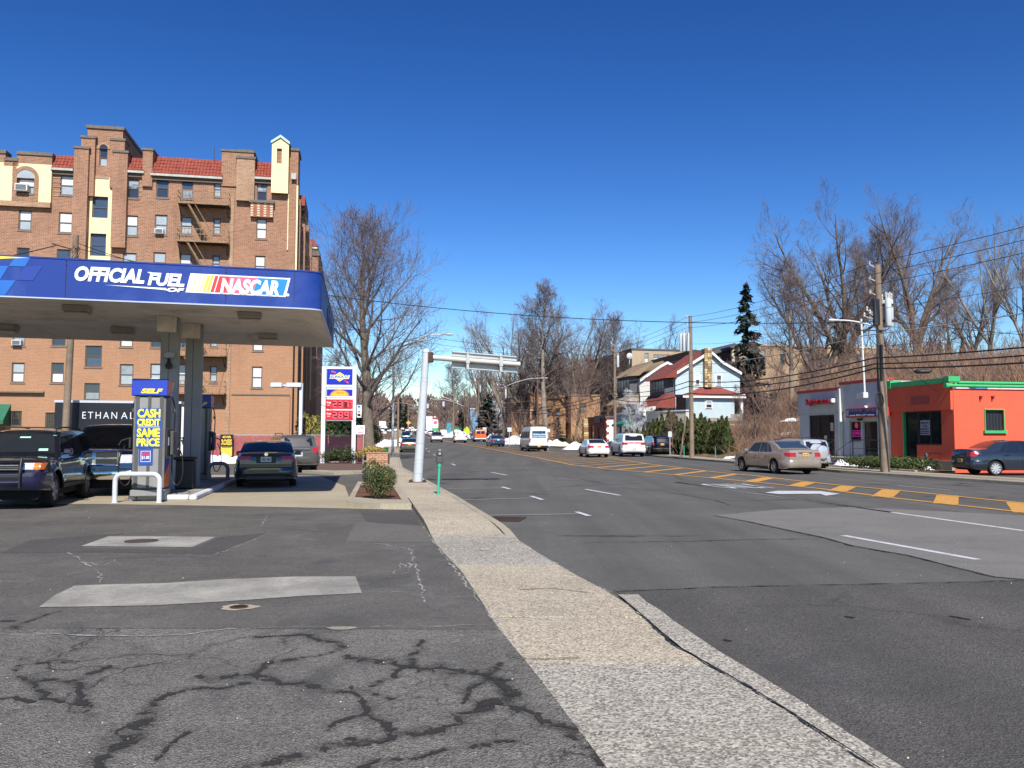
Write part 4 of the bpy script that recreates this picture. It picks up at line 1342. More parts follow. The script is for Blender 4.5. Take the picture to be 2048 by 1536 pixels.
 p=gp(806,904,.1);make_car('low grey car parked at the left curb beyond the street lamp','car',(left_curb(84)+1.0,84,.05),RD(84),sedan_spec(P_GREY,L=4.2,H=1.4),name='parked_car',lod=1)
 base={}
 def simple(kind,P,H):
  key=(kind,P.name)
  return(sedan_spec if kind=='s' else suv_spec)(P,H=H)
 far=[(765,860,330,'s',P_SILVERWH,'pale sedan',pi,'first in the oncoming queue by the roadside sign'),(779,861,318,'s',P_CHAMP,'tan sedan',pi,'second in the oncoming queue'),(789,859,330,'v',P_WHITE,'white sport utility',pi,'third in the oncoming queue'),
   (771,853.5,430,'v',P_SILVER,'silver sport utility',0,'far along the road behind the pale sedan'),(784,853,450,'s',P_DKTEAL,'green sedan',0,'farthest up the road on the left'),(760,852,480,'s',P_WHITE,'white sedan',0,'tiny on the crest left of the sign'),
   (815,862,300,'s',P_WHITE,'white sedan',0,'in the middle of the road below the yellow sign'),(827,863,265,'v',P_BLACK,'black sport utility',0,'driving away right of the yellow sign'),(837,868,245,'s',P_DKTEAL,'dark sedan',0,'half hidden behind the sign gantry post'),
   (805,858,380,'s',P_CHAMP,'tan sedan',0,'far away just left of the yellow sign'),(822,856,400,'v',P_WHITE,'white van',0,'far away right above the traffic'),
   (862,873,210,'s',P_SILVER,'silver sedan',0,'parked at the snowy right curb behind the oncoming utility'),(886,874,200,'v',P_WHITE,'white utility',0,'parked at the snowy right curb beside the white minivan'),(848,869,235,'s',P_SILVERWH,'pale car',0,'parked at the far right curb')]
 for px,py,Y,kd,P,what,turn,where in far:
  p=at(px,py,Y)
  make_car(f'{what} {where}','car',(p.x,Y,g(Y)),RD(Y)+turn,simple(kd,P,1.5 if kd=='s' else 1.8),group='distant cars on the road',name='car',lod=2)
street_traffic()
# ================================================================== BUILDINGS
def brick_mat(name,c1,c2,mortar,scale=1.0,var=.35,stain=(.12,.08,.06),stain_amt=.5,bw=.21,bh=.075,mortar_size=.012,pale=None):
 if name in MATS:return MATS[name]
 m,nt,b,out=new_mat(name)
 tc=N(nt,'ShaderNodeTexCoord');s=N(nt,'ShaderNodeSeparateXYZ');nt.links.new(tc.outputs['Object'],s.inputs[0])
 a=math_(nt,'ADD',s.outputs[0],s.outputs[1])
 cb=N(nt,'ShaderNodeCombineXYZ');nt.links.new(a,cb.inputs[0]);nt.links.new(s.outputs[2],cb.inputs[1])
 br=N(nt,'ShaderNodeTexBrick')
 br.inputs['Color1'].default_value=(*c1,1);br.inputs['Color2'].default_value=(*c2,1);br.inputs['Mortar'].default_value=(*mortar,1)
 br.inputs['Scale'].default_value=1.0;br.inputs['Mortar Size'].default_value=mortar_size
 br.inputs['Brick Width'].default_value=bw*scale;br.inputs['Row Height'].default_value=bh*scale;br.inputs['Bias'].default_value=-.1
 nt.links.new(cb.outputs[0],br.inputs['Vector'])
 c=br.outputs['Color']
 obj=tc.outputs['Object']
 c=mixc(nt,math_(nt,'MULTIPLY',noise(nt,obj,.35,8,.75,.42,.72,.8),stain_amt),c,stain)
 c=mixc(nt,math_(nt,'MULTIPLY',noise(nt,obj,7,4,.7,.4,.7),.30),c,tuple(x*1.35 for x in c1))
 mp=N(nt,'ShaderNodeMapping');mp.inputs['Scale'].default_value=(1.1,1.1,.16);nt.links.new(obj,mp.inputs[0])
 c=mixc(nt,math_(nt,'MULTIPLY',noise(nt,mp.outputs[0],1.2,6,.7,.54,.72),.38),c,tuple(x*.5 for x in c1))
 if pale is not None:
  zf=N(nt,'ShaderNodeMapRange');zf.inputs['From Min'].default_value=17;zf.inputs['From Max'].default_value=5
  nt.links.new(s.outputs[2],zf.inputs[0])
  c=mixc(nt,math_(nt,'MULTIPLY',zf.outputs[0],.55),c,pale)
 nt.links.new(c,b.inputs['Base Color'])
 b.inputs['Roughness'].default_value=.9;b.inputs['Specular IOR Level'].default_value=.25
 bump(nt,b,math_(nt,'SUBTRACT',1.0,br.outputs['Fac']),.5,.012)
 return m
M_BRICK=brick_mat('brick_orange',(.37,.165,.092),(.20,.080,.048),(.38,.285,.205),scale=1.5,var=.4,mortar_size=.020,pale=(.49,.265,.14))
M_BRICK2=brick_mat('brick_tan',(.44,.25,.125),(.27,.13,.07),(.42,.33,.26),scale=1.5,mortar_size=.022)
M_CREAM=mat('cream_stucco',(.82,.70,.40),.85,.05,1.5,bmp=.1,bscale=20,dirt=(.5,.42,.26),dirt_amt=.25)
M_TRIM=mat('brown_stone_trim',(.20,.15,.115),.85,.2,4,bmp=.2)
M_COPING=mat('coping_stone',(.15,.125,.105),.85,.25,4,bmp=.2)
M_WFRAME=mat('window_frame_brown',(.11,.075,.055),.6,.15,5)
M_WFRAMEG=mat('window_frame_grey',(.34,.33,.31),.6,.1,5)
M_GUT=mat('gutter_pale',(.42,.41,.37),.6,.2,4)
M_TILE=mat('clay_roof_tile',(.26,.056,.036),.7,.4,4.0,dirt=(.20,.05,.03),dirt_amt=.6,bmp=.2)
M_IRONB=mat('fire_escape_iron',(.26,.17,.095),.75,.35,5,dirt=(.10,.05,.03),dirt_amt=.6,bmp=.2)
M_IRONDK=mat('fire_escape_iron_dark',(.07,.045,.032),.8,.3,5)
M_AC=mat('ac_white',(.68,.69,.68),.5,.08,6,dirt=(.4,.38,.34),dirt_amt=.4)
M_ACG=mat('ac_grille',(.12,.13,.14),.6,.1)
PANES={
 'w':mat('pane_blind_white',(.62,.64,.65),.25,.04,2,spec=.6),
 'p':mat('pane_blind_pale',(.36,.41,.44),.2,.10,2.5,spec=.7),
 'g':mat('pane_curtain_grey',(.26,.29,.31),.15,.2,3,spec=.7),
 'd':glass_mat('pane_dark',(.035,.042,.055),.05),
 'b':glass_mat('pane_blue',(.055,.075,.11),.05),
 'm':glass_mat('pane_half',(.05,.06,.07),.06,curtain=(.34,.38,.40)),
}
class Facade:
 """a vertical wall plane: origin on the ground, s runs along it, n points outwards (towards the camera side)"""
 def __init__(self,origin,rz):
  self.o=Vector(origin);self.rz=rz
  self.u=Vector((cos(rz),sin(rz),0));self.n=Vector((sin(rz),-cos(rz),0))
 def sz(self,px,py,off=0.0):
  """point of this plane (moved outwards by off) seen at a place in the photograph, as (s, z)"""
  d=ray(px,py);c=Vector((0,0,EYE));o=self.o+self.n*off
  t=(o-c).dot(self.n)/d.dot(self.n)
  p=c+d*t-self.o
  return p.dot(self.u),p.z
def wall_with_holes(mb,x0,x1,z0,z1,holes,y=0.0,depth=.22,m=None,mrev=None):
 """front wall in the plane y, openings with reveals running back by depth"""
 xs=sorted(set([x0,x1]+[h[0]for h in holes]+[h[1]for h in holes]));xs=[x for x in xs if x0<=x<=x1]
 zs=sorted(set([z0,z1]+[h[2]for h in holes]+[h[3]for h in holes]));zs=[z for z in zs if z0<=z<=z1]
 for a,b_ in zip(xs,xs[1:]):
  run=None
  for c,d in zip(zs,zs[1:]):
   xm,zm=(a+b_)/2,(c+d)/2
   hole=any(h[0]<xm<h[1]and h[2]<zm<h[3]for h in holes)
   if hole:
    if run:mb.face([(a,y,run[0]),(b_,y,run[0]),(b_,y,run[1]),(a,y,run[1])],m)
    run=None
   else:
    run=(run[0]if run else c,d)
  if run:mb.face([(a,y,run[0]),(b_,y,run[0]),(b_,y,run[1]),(a,y,run[1])],m)
 for h in holes:
  a,b_,c,d=h[:4];yb=y+depth;r=mrev or m
  mb.face([(a,y,c),(a,y,d),(a,yb,d),(a,yb,c)],r)
  mb.face([(b_,y,c),(b_,yb,c),(b_,yb,d),(b_,y,d)],r)
  mb.face([(a,y,d),(b_,y,d),(b_,yb,d),(a,yb,d)],r)
  mb.face([(a,y,c),(a,yb,c),(b_,yb,c),(b_,y,c)],r)
def window(parent,x0,x1,z0,z1,y=.14,kind='w',frame=M_WFRAME,sash=.06,mid=.5,sill=True,kinds=None,cols=1,sillm=None,name='window',ysill=-.05):
 """a sash window standing in an opening: frame with a meeting rail, panes, a sill"""
 o=empty(name,(0,0,0));o.parent=parent
 mb=MB()
 mb.box(x0,x0+sash,y-.05,y+.05,z0,z1);mb.box(x1-sash,x1,y-.05,y+.05,z0,z1)
 mb.box(x0+sash,x1-sash,y-.05,y+.05,z1-sash,z1);mb.box(x0+sash,x1-sash,y-.05,y+.05,z0,z0+sash)
 if mid:mb.box(x0+sash,x1-sash,y-.045,y+.045,z0+(z1-z0)*mid-.03,z0+(z1-z0)*mid+.03)
 for k in range(1,cols):
  xc=x0+(x1-x0)*k/cols;mb.box(xc-.025,xc+.025,y-.04,y+.04,z0+sash,z1-sash)
 mb.build('frame',parent=o,mat=frame)
 ks=kinds or(kind,kind)
 zm=z0+(z1-z0)*(mid or .5)
 if mid:
  for(za,zb_,k,yy)in((z0+sash,zm-.03,ks[0],y+.012),(zm+.03,z1-sash,ks[1],y-.012)):
   mb=MB();mb.face([(x0+sash,yy,za),(x1-sash,yy,za),(x1-sash,yy,zb_),(x0+sash,yy,zb_)]);mb.build('pane',parent=o,mat=PANES[k])
 else:
  mb=MB();mb.face([(x0+sash,y,z0+sash),(x1-sash,y,z0+sash),(x1-sash,y,z1-sash),(x0+sash,y,z1-sash)]);mb.build('pane',parent=o,mat=PANES[ks[0]])
 if sill:
  mb=MB();mb.box(x0-.08,x1+.08,ysill,y-.052,z0-.12,z0-.002);mb.build('sill',parent=o,mat=sillm or M_TRIM)
 return o
def tiled_roof(parent,x0,x1,y0,z0,y1,z1,tile=.26,row=.36,m=None,name='tiled_roof'):
 """barrel tiles in rows on a slope facing -y; rows of half round tiles, joined"""
 mb=MB()
 L=sqrt((y1-y0)**2+(z1-z0)**2);nr=max(2,int(L/row));nc=max(1,int(round((x1-x0)/tile)));tw=(x1-x0)/nc
 sy,sz=(y1-y0)/L,(z1-z0)/L
 ny,nz=-sz,sy
 rn=random.Random(int(x0*10))
 for r in range(nr):
  a,b_=r*L/nr,(r+1.12)*L/nr
  for c in range(nc):
   xc=x0+(c+.5)*tw;lift=.035+rn.uniform(-.008,.012)
   pts=[]
   for t,h in((a,lift),(b_,.0)):
    row_=[]
    for k in range(5):
     ang=pi*k/4
     x=xc-cos(ang)*tw*.5;hh=sin(ang)*.075+h
     row_.append((x,y0+sy*t+ny*hh,z0+sz*t+nz*hh))
    pts.append(row_)
   mb.grid(pts)
   mb.face([pts[0][0],pts[0][1],pts[0][2],pts[0][3],pts[0][4]][::-1])
 mb.box(x0,x1,y1-.08,y1+.10,z1-.02,z1+.10)
 o=mb.build(name,parent=parent,mat=m or M_TILE,smooth=50)
 o['kind']='stuff'
 return o
def apartment():
 corner=at(583,866,69.0)
 rz=atan2(.19,1)
 org=Vector((corner.x,corner.y,0))
 Fd=Facade(org,rz)
 root=empty('apartment_building',org,rz,'six-storey orange brick apartment block with red tile roofs, cream bays and an iron fire escape','building')
 S=lambda px,py=600,off=0:Fd.sz(px,py,off)[0]
 Z=lambda px,py,off=0:Fd.sz(px,py,off)[1]
 xl=S(-160)
 top_z=Z(444,349)
 wins=[]
 cols=[
  [(50,420,461,12,'pw'),(46,495,536,12,'bd'),(42,571,611,12,'wp'),(38,652,692,12,'gp','ac'),(36,725,765,12,'wp'),(32,822,852,11,'dd')],
  [(134,350,391,13,'pw'),(131,424,466,13,'ww'),(127,498,540,13,'bb'),(122,574,616,13,'wp'),(118,650,692,13,'dp'),(115,725,766,12,'wd'),(102,825,856,11,'dd')],
  [(265,357,397,13,'dm'),(262,430,472,13,'pw'),(259,505,547,13,'wp'),(256,580,621,13,'pw'),(253,654,694,12,'ww'),(253,728,770,13,'pg')],
  [(325,355,396,12,'db'),(322,429,470,12,'pp','ac'),(319,504,545,12,'pp'),(316,580,620,12,'pw'),(314,655,695,12,'db'),(313,727,769,12,'pp','ac')],
  [(375,359,398,11,'gb'),(373,433,470,11,'pp'),(371,507,547,11,'bw'),(369,584,623,11,'pw'),(367,658,697,11,'dm'),(364,728,770,11,'pw')],
  [(435,362,394,7,'pp'),(434,437,469,7,'pp'),(432,511,543,7,'pp'),(430,586,620,7,'pp'),(428,660,694,7,'pp'),(427,732,765,7,'pp')],
  [(524,364,402,10,'dm'),(523,437,478,10,'ww'),(520,511,553,10,'ww'),(518,586,627,10,'ww'),(516,660,702,10,'ww'),(514,733,776,10,'ww')],
 ]
 stair=[(201,393,437,15,'bb'),(197,467,513,15,'bb'),(193,541,587,15,'bb'),(190,615,661,15,'bb'),(187,691,734,16,'bd'),(184,766,800,15,'gd')]
 holes=[]
 def opening(w):
  s0,zt=Fd.sz(w[0]-w[3],w[1]);s1,zb_=Fd.sz(w[0]+w[3],w[2])
  return(s0,s1,zb_,zt)
 allw=[w for c in cols for w in c]+stair
 for w in allw:holes.append(opening(w))
 wall_top=Z(300,352)
 mb=MB()
 wall_with_holes(mb,xl,0,-.5,wall_top,holes,0,.24,M_BRICK,M_BRICK)
 D=19.0
 mb.face([(0,0,-.5),(0,D,-.5),(0,D,wall_top),(0,0,wall_top)],M_BRICK)
 mb.face([(xl,0,-.5),(xl,0,wall_top),(xl,D,wall_top),(xl,D,-.5)],M_BRICK)
 mb.face([(xl,2.2,wall_top),(0,2.2,wall_top),(0,D,wall_top),(xl,D,wall_top)],M_COPING)
 mb.face([(xl,.3,-.4),(0,.3,-.4),(0,.3,wall_top-.02),(xl,.3,wall_top-.02)][::1],M_UNDER)
 mb.build('wall',parent=root)
 for w in allw:
  a,b_,c,d=opening(w)
  window(root,a,b_,c,d,.13,kinds=tuple(w[4]),sash=.085)
  if len(w)>5:
   xm=(a+b_)/2-.05;
   mb=MB();mb.bevbox(xm-.36,xm+.30,-.34,.12,c+.02,c+.44,.02,M_AC)
   mb.box(xm-.30,xm+.24,-.352,-.341,c+.07,c+.38,M_ACG)
   mb.build('air_conditioner',parent=root)
 for w in(cols[0][-1],cols[1][-1]):
  a,b_,c,d=opening(w)
  for k in range(1,7):
   x=a+(b_-a)*k/7
   mb=MB();mb.box(x-.012,x+.012,.02,.045,c+.02,d-.02);mb.build('window_bar',parent=root,mat=M_IRONDK)
 def P(px,py,off=0):return Fd.sz(px,py,off)
 def block(name,px0,px1,pt,pb,off=.35,back=.0,m=M_BRICK,cope=.18,over=.08,pyref=None,z0=None):
  """a rectangular block standing proud of the wall: outline from the photograph"""
  s0,zt=P(px0,pt,off);s1,_=P(px1,pt,off);zb_=P(px0,pb,off)[1]if z0 is None else z0
  mb=MB();mb.box(s0,s1,-off,back if back>0 else .0-.002,zb_,zt-cope,m)
  mb.build(name,parent=root)
  if cope>0:
   mb=MB();mb.box(s0-over,s1+over,-off-over,(back if back>0 else-.003),zt-cope,zt);mb.build('coping',parent=root,mat=M_COPING)
  return s0,s1,zb_,zt
 s0,zt=P(-160,290,.3);s1,zb_=P(101,405,.3)
 mb=MB()
 ac,rr=P(52,345,.3)[0],.62
 za0=P(52,388,.3)[1];za1=P(52,356,.3)[1]
 h1=(ac-.72,ac+.72,zb_+.55,za1)
 wall_with_holes(mb,s0,s1,zb_,zt-.95,[h1],-.30,.5,M_CREAM,M_BRICK)
 mb.face([(s1,-.3,zb_),(s1,.6,zb_),(s1,.6,zt-.95),(s1,-.3,zt-.95)],M_CREAM)
 mb.face([(s0,-.3,zb_),(s0,0,zb_),(s1,0,zb_),(s1,-.3,zb_)],M_CREAM)
 mb.build('cream_bay',parent=root)
 nx0,nx1=P(12,290,.3)[0],P(36,290,.3)[0]
 for a,b_,dz in((s0,nx0,0),(nx1,s1,0),(nx0,nx1,-.55)):
  mb=MB();mb.box(a,b_,-.302,.6,zt-.96+(dz if dz else 0)*0,zt-.28+dz,M_BRICK);mb.box(a-.06,b_+.06,-.40,.72,zt-.28+dz,zt-.02+dz,M_COPING)
  mb.build('parapet',parent=root)
 mb=MB();xm=(nx0+nx1)/2+.25;mb.box(xm-.14,xm+.14,-.33,-.303,zt-2.0,zt-.95);mb.box(nx0-.1,nx1+.1,-.33,-.303,zt-1.2,zt-.95)
 mb.build('brick_ornament',parent=root,mat=M_BRICK)
 mb=MB()
 for(ro,ri,y0_,m_)in((.95,.66,-.34,M_BRICK),):
  nseg=14;zc=za1
  for k in range(nseg):
   a0,a1=pi*k/nseg,pi*(k+1)/nseg
   q=[(ac+ro*cos(a0),y0_,zc+ro*sin(a0)),(ac+ro*cos(a1),y0_,zc+ro*sin(a1)),(ac+ri*cos(a1),y0_,zc+ri*sin(a1)),(ac+ri*cos(a0),y0_,zc+ri*sin(a0))]
   mb.face(q[::-1],m_)
   mb.face([(ac+ro*cos(a0),y0_,zc+ro*sin(a0)),(ac+ro*cos(a0),-.3,zc+ro*sin(a0)),(ac+ro*cos(a1),-.3,zc+ro*sin(a1)),(ac+ro*cos(a1),y0_,zc+ro*sin(a1))],m_)
  mb.box(ac-.95,ac-.62,y0_,-.302,zb_+.02,zc,m_);mb.box(ac+.62,ac+.95,y0_,-.302,zb_+.02,zc,m_);mb.box(ac-.62,ac+.62,y0_,-.302,zb_+.02,zb_+.62,m_)
 mb.build('arch_surround',parent=root)
 wa=window(root,ac-.60,ac+.60,zb_+.62,za1,-.02,kinds=('p','w'),sash=.09,ysill=-.38)
 mb=MB();mb.face([(ac+.63*cos(pi*k/10),-.306,za1+.63*sin(pi*k/10))for k in range(11)][::-1]);mb.build('arched_pane',parent=root,mat=PANES['p'])
 mb=MB();mb.bevbox(ac-.62,ac+.28,-.75,-.05,zb_+.72,zb_+1.28,.02,M_AC);mb.box(ac-.55,ac+.2,-.762,-.751,zb_+.78,zb_+1.2,M_ACG);mb.build('air_conditioner',parent=root)
 mb=MB();mb.box(s0,s1,-.36,-.0,zb_-.42,zb_-.02);mb.build('brick_band',parent=root,mat=M_BRICK2)
 def roofseg(px0,px1,pt,pb):
  a,z1_=P(px0,pb);b_,z0_=P(px1,pb);zt_=P(px0,pt)[1]
  z0_=z1_
  h=zt_-z0_
  tiled_roof(root,a,b_,-.28,z0_+.02,-.28+h*.72,zt_)
  mb=MB();mb.box(a,b_,-.40,-.18,z0_-.16,z0_+.02);mb.build('gutter',parent=root,mat=M_GUT)
  mb=MB();mb.box(a,b_,-.19,-.002,z0_-.45,z0_-.161);mb.build('eave',parent=root,mat=M_WFRAME)
  mb=MB();mb.face([(a,-.28+h*.72,zt_),(b_,-.28+h*.72,zt_),(b_,4.5,zt_-.6),(a,4.5,zt_-.6)]);mb.face([(a,4.5,zt_-.6),(b_,4.5,zt_-.6),(b_,4.5,wall_top),(a,4.5,wall_top)]);mb.build('roof_back',parent=root,mat=M_COPING)
 roofseg(104,149,308,338);roofseg(250,290,313,343);roofseg(303,446,308,349);roofseg(508,546,320,356)
 a0,a1=P(174,300,.1)[0],P(245,300,.1)[0]
 zt=P(200,253,.1)[1];zw=wall_top
 mb=MB()
 ax,aw=P(207,310,.1)[0],.30
 zb1,zt1=P(207,332,.1)[1],P(207,298,.1)[1]
 wall_with_holes(mb,a0,a1,zw-1.2,zt-.2,[(ax-aw,ax+aw,zb1,zt1)],-.1,.3,M_BRICK,M_BRICK)
 dep=8.5
 mb.face([(a1,-.1,zw-1.2),(a1,dep,zw-1.2),(a1,dep,zt-.2),(a1,-.1,zt-.2)],M_BRICK)
 mb.face([(a0,-.1,zw-1.2),(a0,-.1,zt-.2),(a0,dep,zt-.2),(a0,dep,zw-1.2)],M_BRICK)
 mb.build('stair_tower',parent=root)
 mb=MB();mb.box(a0-.1,a1+.12,-.22,dep,zt-.2,zt+.05);mb.build('coping',parent=root,mat=M_COPING)
 window(root,ax-aw,ax+aw,zb1,zt1,.08,kinds=('p','d'),sash=.06)
 mb=MB();mb.face([(ax+aw*cos(pi*k/8),-.104,zt1+aw*1.2*sin(pi*k/8))for k in range(9)][::-1]);mb.build('arched_pane',parent=root,mat=PANES['d'])
 mb=MB()
 for k in range(10):
  b0,b1=pi*k/10,pi*(k+1)/10
  mb.face([(ax+.52*cos(b0),-.15,zt1+.56*sin(b0)),(ax+.31*cos(b0),-.15,zt1+.37*sin(b0)),(ax+.31*cos(b1),-.15,zt1+.37*sin(b1)),(ax+.52*cos(b1),-.15,zt1+.56*sin(b1))])
 mb.build('arch_surround',parent=root,mat=M_BRICK2)
 block('buttress',163,191,271,350,.45,1.0,z0=zw-2.0)
 block('buttress',149,178,292,350,.75,.8,z0=P(150,640,.75)[1])
 block('buttress',222,250,276,350,.30,1.0,z0=zw-1.2)
 block('buttress',227,256,300,350,.45,.8,z0=P(150,640,.45)[1]*0+zw-6)
 c0,c1=P(180,360,.12)[0],P(226,360,.12)[0]
 zt=P(200,353,.12)[1];zb_=P(200,600,.12)[1]
 mb=MB();sh=[opening(w)for w in stair[:3]]
 sh=[(a,b_,c,d)for a,b_,c,d in sh]
 wall_with_holes(mb,c0,c1,zb_,zt,sh,-.12,.12,M_CREAM,M_CREAM)
 mb.face([(c1,-.12,zb_),(c1,0,zb_),(c1,0,zt),(c1,-.12,zt)]);mb.face([(c0,-.12,zb_),(c0,-.12,zt),(c0,0,zt),(c0,0,zb_)]);mb.face([(c0,-.12,zt),(c1,-.12,zt),(c1,0,zt),(c0,0,zt)])
 mb.build('cream_strip',parent=root,mat=M_CREAM)
 mb=MB();mb.box(c0+.35,c1-.3,-.16,-.122,zt-.18,zt+.06);mb.build('lintel',parent=root,mat=M_BRICK2)
 block('chimney',286,306,296,372,.25,2.5,z0=P(290,372,.25)[1])
 block('parapet_block',444,508,298,352,.12,3.0,z0=zw-.5)
 a,zt=P(508,313);b_=P(546,313)[0]
 mb=MB();mb.box(a+.02,b_,1.9,3.0,zw-.5,zt-.1,M_BRICK);mb.build('parapet_block',parent=root)
 mb=MB();mb.box(a+.02,b_,1.8,3.1,zt-.099,zt+.12);mb.build('coping',parent=root,mat=M_COPING)
 block('chimney',474,510,312,402,.45,1.4,z0=P(474,400,.45)[1],m=M_BRICK2)
 mb=MB();s0,z0=P(474,306,.2);s1,_=P(503,306,.2);mb.box(s0,s1,.3,2.2,z0-.3,z0+.5);mb.build('roof_vent',parent=root,mat=M_COPING)
 a,z1_=P(501,402,.35);b_,z0_=P(546,435,.35)
 mb=MB();mb.box(a,b_,-.35,-.002,z0_,z1_-.12,M_BRICK);mb.build('balconette',parent=root)
 mb=MB();mb.box(a-.1,b_+.1,-.48,-.0,z1_-.119,z1_+.10);mb.build('balconette_ledge',parent=root,mat=M_COPING)
 M_SOLDIER=mat('brick_red',(.42,.07,.035),.85,.2,8);M_PALEB=mat('brick_pale',(.62,.50,.36),.85,.15,8)
 for k in range(7):
  w=(b_-a)/7;x=a+k*w
  mb=MB()
  if k%2==0:
   for q in range(6):
    zz=z0_+.05+q*.2
    mb.box(x+.03,x+w-.03,-.37,-.352,zz,zz+.12)
   mb.build('pale_brick_row',parent=root,mat=M_PALEB)
  else:
   for q in range(3):mb.box(x+.02+q*(w-.04)/3,x+.0+(q+1)*(w-.04)/3-.02,-.37,-.352,z0_+.06,z0_+1.0)
   mb.build('red_brick_row',parent=root,mat=M_SOLDIER)
 off=.5
 s0,zb_=P(542,385,off);s1=P(576,385,off)[0];zs=P(559,283,off)[1];za=P(559,273,off)[1]
 gx0,gx1=P(554,297,off)[0],P(564,297,off)[0];gz1,gz0=P(559,297,off)[1],P(559,327,off)[1]
 mb=MB()
 wall_with_holes(mb,s0,s1,zb_,zs,[(gx0,gx1,gz0,gz1)],-off,.18,M_CREAM,M_BRICK)
 mb.face([(s0,-off,zs),(s1,-off,zs),((s0+s1)/2,-off,za)],M_CREAM)
 mb.face([(gx0,-off+.18,gz0),(gx1,-off+.18,gz0),(gx1,-off+.18,gz1),(gx0,-off+.18,gz1)],M_BRICK)
 mb.face([(s1,-off,zb_),(s1,1.6,zb_),(s1,1.6,zs),(s1,-off,zs)],M_BRICK)
 mb.face([(s0,-off,zb_),(s0,-off,zs),(s0,1.6,zs),(s0,1.6,zb_)],M_BRICK)
 mb.face([(s0,-off,zb_),(s0,0,zb_),(s1,0,zb_),(s1,-off,zb_)],M_BRICK)
 mb.face([(s0,1.6,wall_top-1),(s0,1.6,zs),(s1,1.6,zs),(s1,1.6,wall_top-1)],M_BRICK)
 mb.build('corner_tower',parent=root)
 xm=(s0+s1)/2
 mb=MB()
 mb.face([(s0-.1,-off-.1,zs-.05),(xm,-off-.1,za+.1),(xm,1.7,za+.1),(s0-.1,1.7,zs-.05)][::-1])
 mb.face([(xm,-off-.1,za+.1),(s1+.1,-off-.1,zs-.05),(s1+.1,1.7,zs-.05),(xm,1.7,za+.1)][::-1])
 mb.build('gable_roof',parent=root,mat=M_TILE)
 mb=MB()
 for xa,xb in((s0-.08,xm),(s1+.08,xm)):
  mb.face([(xa,-off-.13,zs-.22),(xm,-off-.13,za-.1),(xm,-off-.13,za+.12),(xa,-off-.13,zs-.02)]if xa<xm else[(xm,-off-.13,za-.1),(xa,-off-.13,zs-.22),(xa,-off-.13,zs-.02),(xm,-off-.13,za+.12)])
 mb.build('gable_board',parent=root,mat=mat('copper_pale',(.45,.62,.55),.7,.1))
 mb=MB();z2=P(590,300)[1]
 mb.box(s1+.002,.12,.25,2.6,wall_top-3.2,z2,M_BRICK);mb.build('side_tower',parent=root)
 mb=MB();mb.box(s1+.003,.22,.15,2.7,z2+.001,z2+.2);mb.build('coping',parent=root,mat=M_COPING)
 for px,pt,pb in((466,395,868),(577,388,500)):
  a,z1_=P(px,pt,.08);z0_=P(px,pb,.08)[1]
  mb=MB();mb.tube([(a,-.07,z0_),(a,-.07,z1_)],.055,8);mb.build('downpipe',parent=root,mat=mat('rust_red_pipe',(.16,.04,.025),.7,.2)if px<500 else M_CREAM,smooth=60)
 a,z1_=P(583,402,.1);mb=MB();mb.box(a-.05,a+.35,-.3,-.0,z1_+1.8,z1_+2.3);mb.build('rain_head',parent=root,mat=M_GUT)
 mb=MB();mb.box(.02,.16,.1,.24,P(590,540)[1],P(590,370)[1]);mb.build('corner_trim',parent=root,mat=M_CREAM)
 for px0,px1,pt in((463,580,790),(-160,87,783)):
  a,z1_=P(px0,pt,.25);b_=P(px1,pt,.25)[0]
  if px0>0:
   mb=MB();mb.box(a,min(b_,-.02),-.25,-.002,-.5,z1_);mb.build('plinth',parent=root,mat=M_BRICK)
  mb=MB();mb.box(a,min(b_,0),-.32,-.0 if px0<0 else-.25,z1_+.002,z1_+.12);mb.build('ledge',parent=root,mat=M_TRIM)
 for(px0,px1)in((106,122),(146,163),(238,252),(278,285)):
  for k in range(5):
   a,zz=P(px0,355+k*9,0);b_=P(px1,355,0)[0]
   mb=MB();mb.box(a,b_,-.035,-.002,zz-.05,zz+.05);mb.build('brick_course',parent=root,mat=M_BRICK2)
 fe=root
 fx0,fx1=P(352,500,1.1)[0],P(455,500,1.1)[0]
 zlev=[P(400,py,1.1)[1]for py in(406,482,557,632,710,786)]
 for k,z in enumerate(zlev):
  mb=MB();yo=-1.15
  mb.box(fx0,fx1,yo-.04,yo+.02,z-.10,z+.02,M_IRONB);mb.box(fx0,fx0+.05,yo+.021,-.02,z-.08,z+.02,M_IRONB);mb.box(fx1-.05,fx1,yo+.021,-.02,z-.08,z+.02,M_IRONB)
  mb.build('platform_frame',parent=fe)
  mb=MB()
  n=18
  for q in range(n):
   y=yo+.06+q*(1.08/n);mb.box(fx0+.051,fx1-.051,y,y+.048,z-.07,z-.01)
  mb.build('platform_grating',parent=fe,mat=M_IRONDK)
  mb=MB()
  for zz in(z+.55,z+.95):
   mb.box(fx0,fx1,yo-.03,yo,zz-.03,zz+.03);mb.box(fx0,fx0+.03,yo+.001,-.02,zz-.03,zz+.03);mb.box(fx1-.03,fx1,yo+.001,-.02,zz-.03,zz+.03)
  q=fx0
  while q<fx1:
   mb.box(q,q+.028,yo-.028,yo-.001,z+.021,z+.93);q+=.30
  mb.build('railing',parent=fe,mat=M_IRONB)
  mb=MB()
  for q in(fx0+.1,fx1-.15):
   mb.tube([(q,-.02,z-.85),(q,yo+.05,z-.1)],.04,5)
  mb.build('bracket',parent=fe,mat=M_IRONDK)
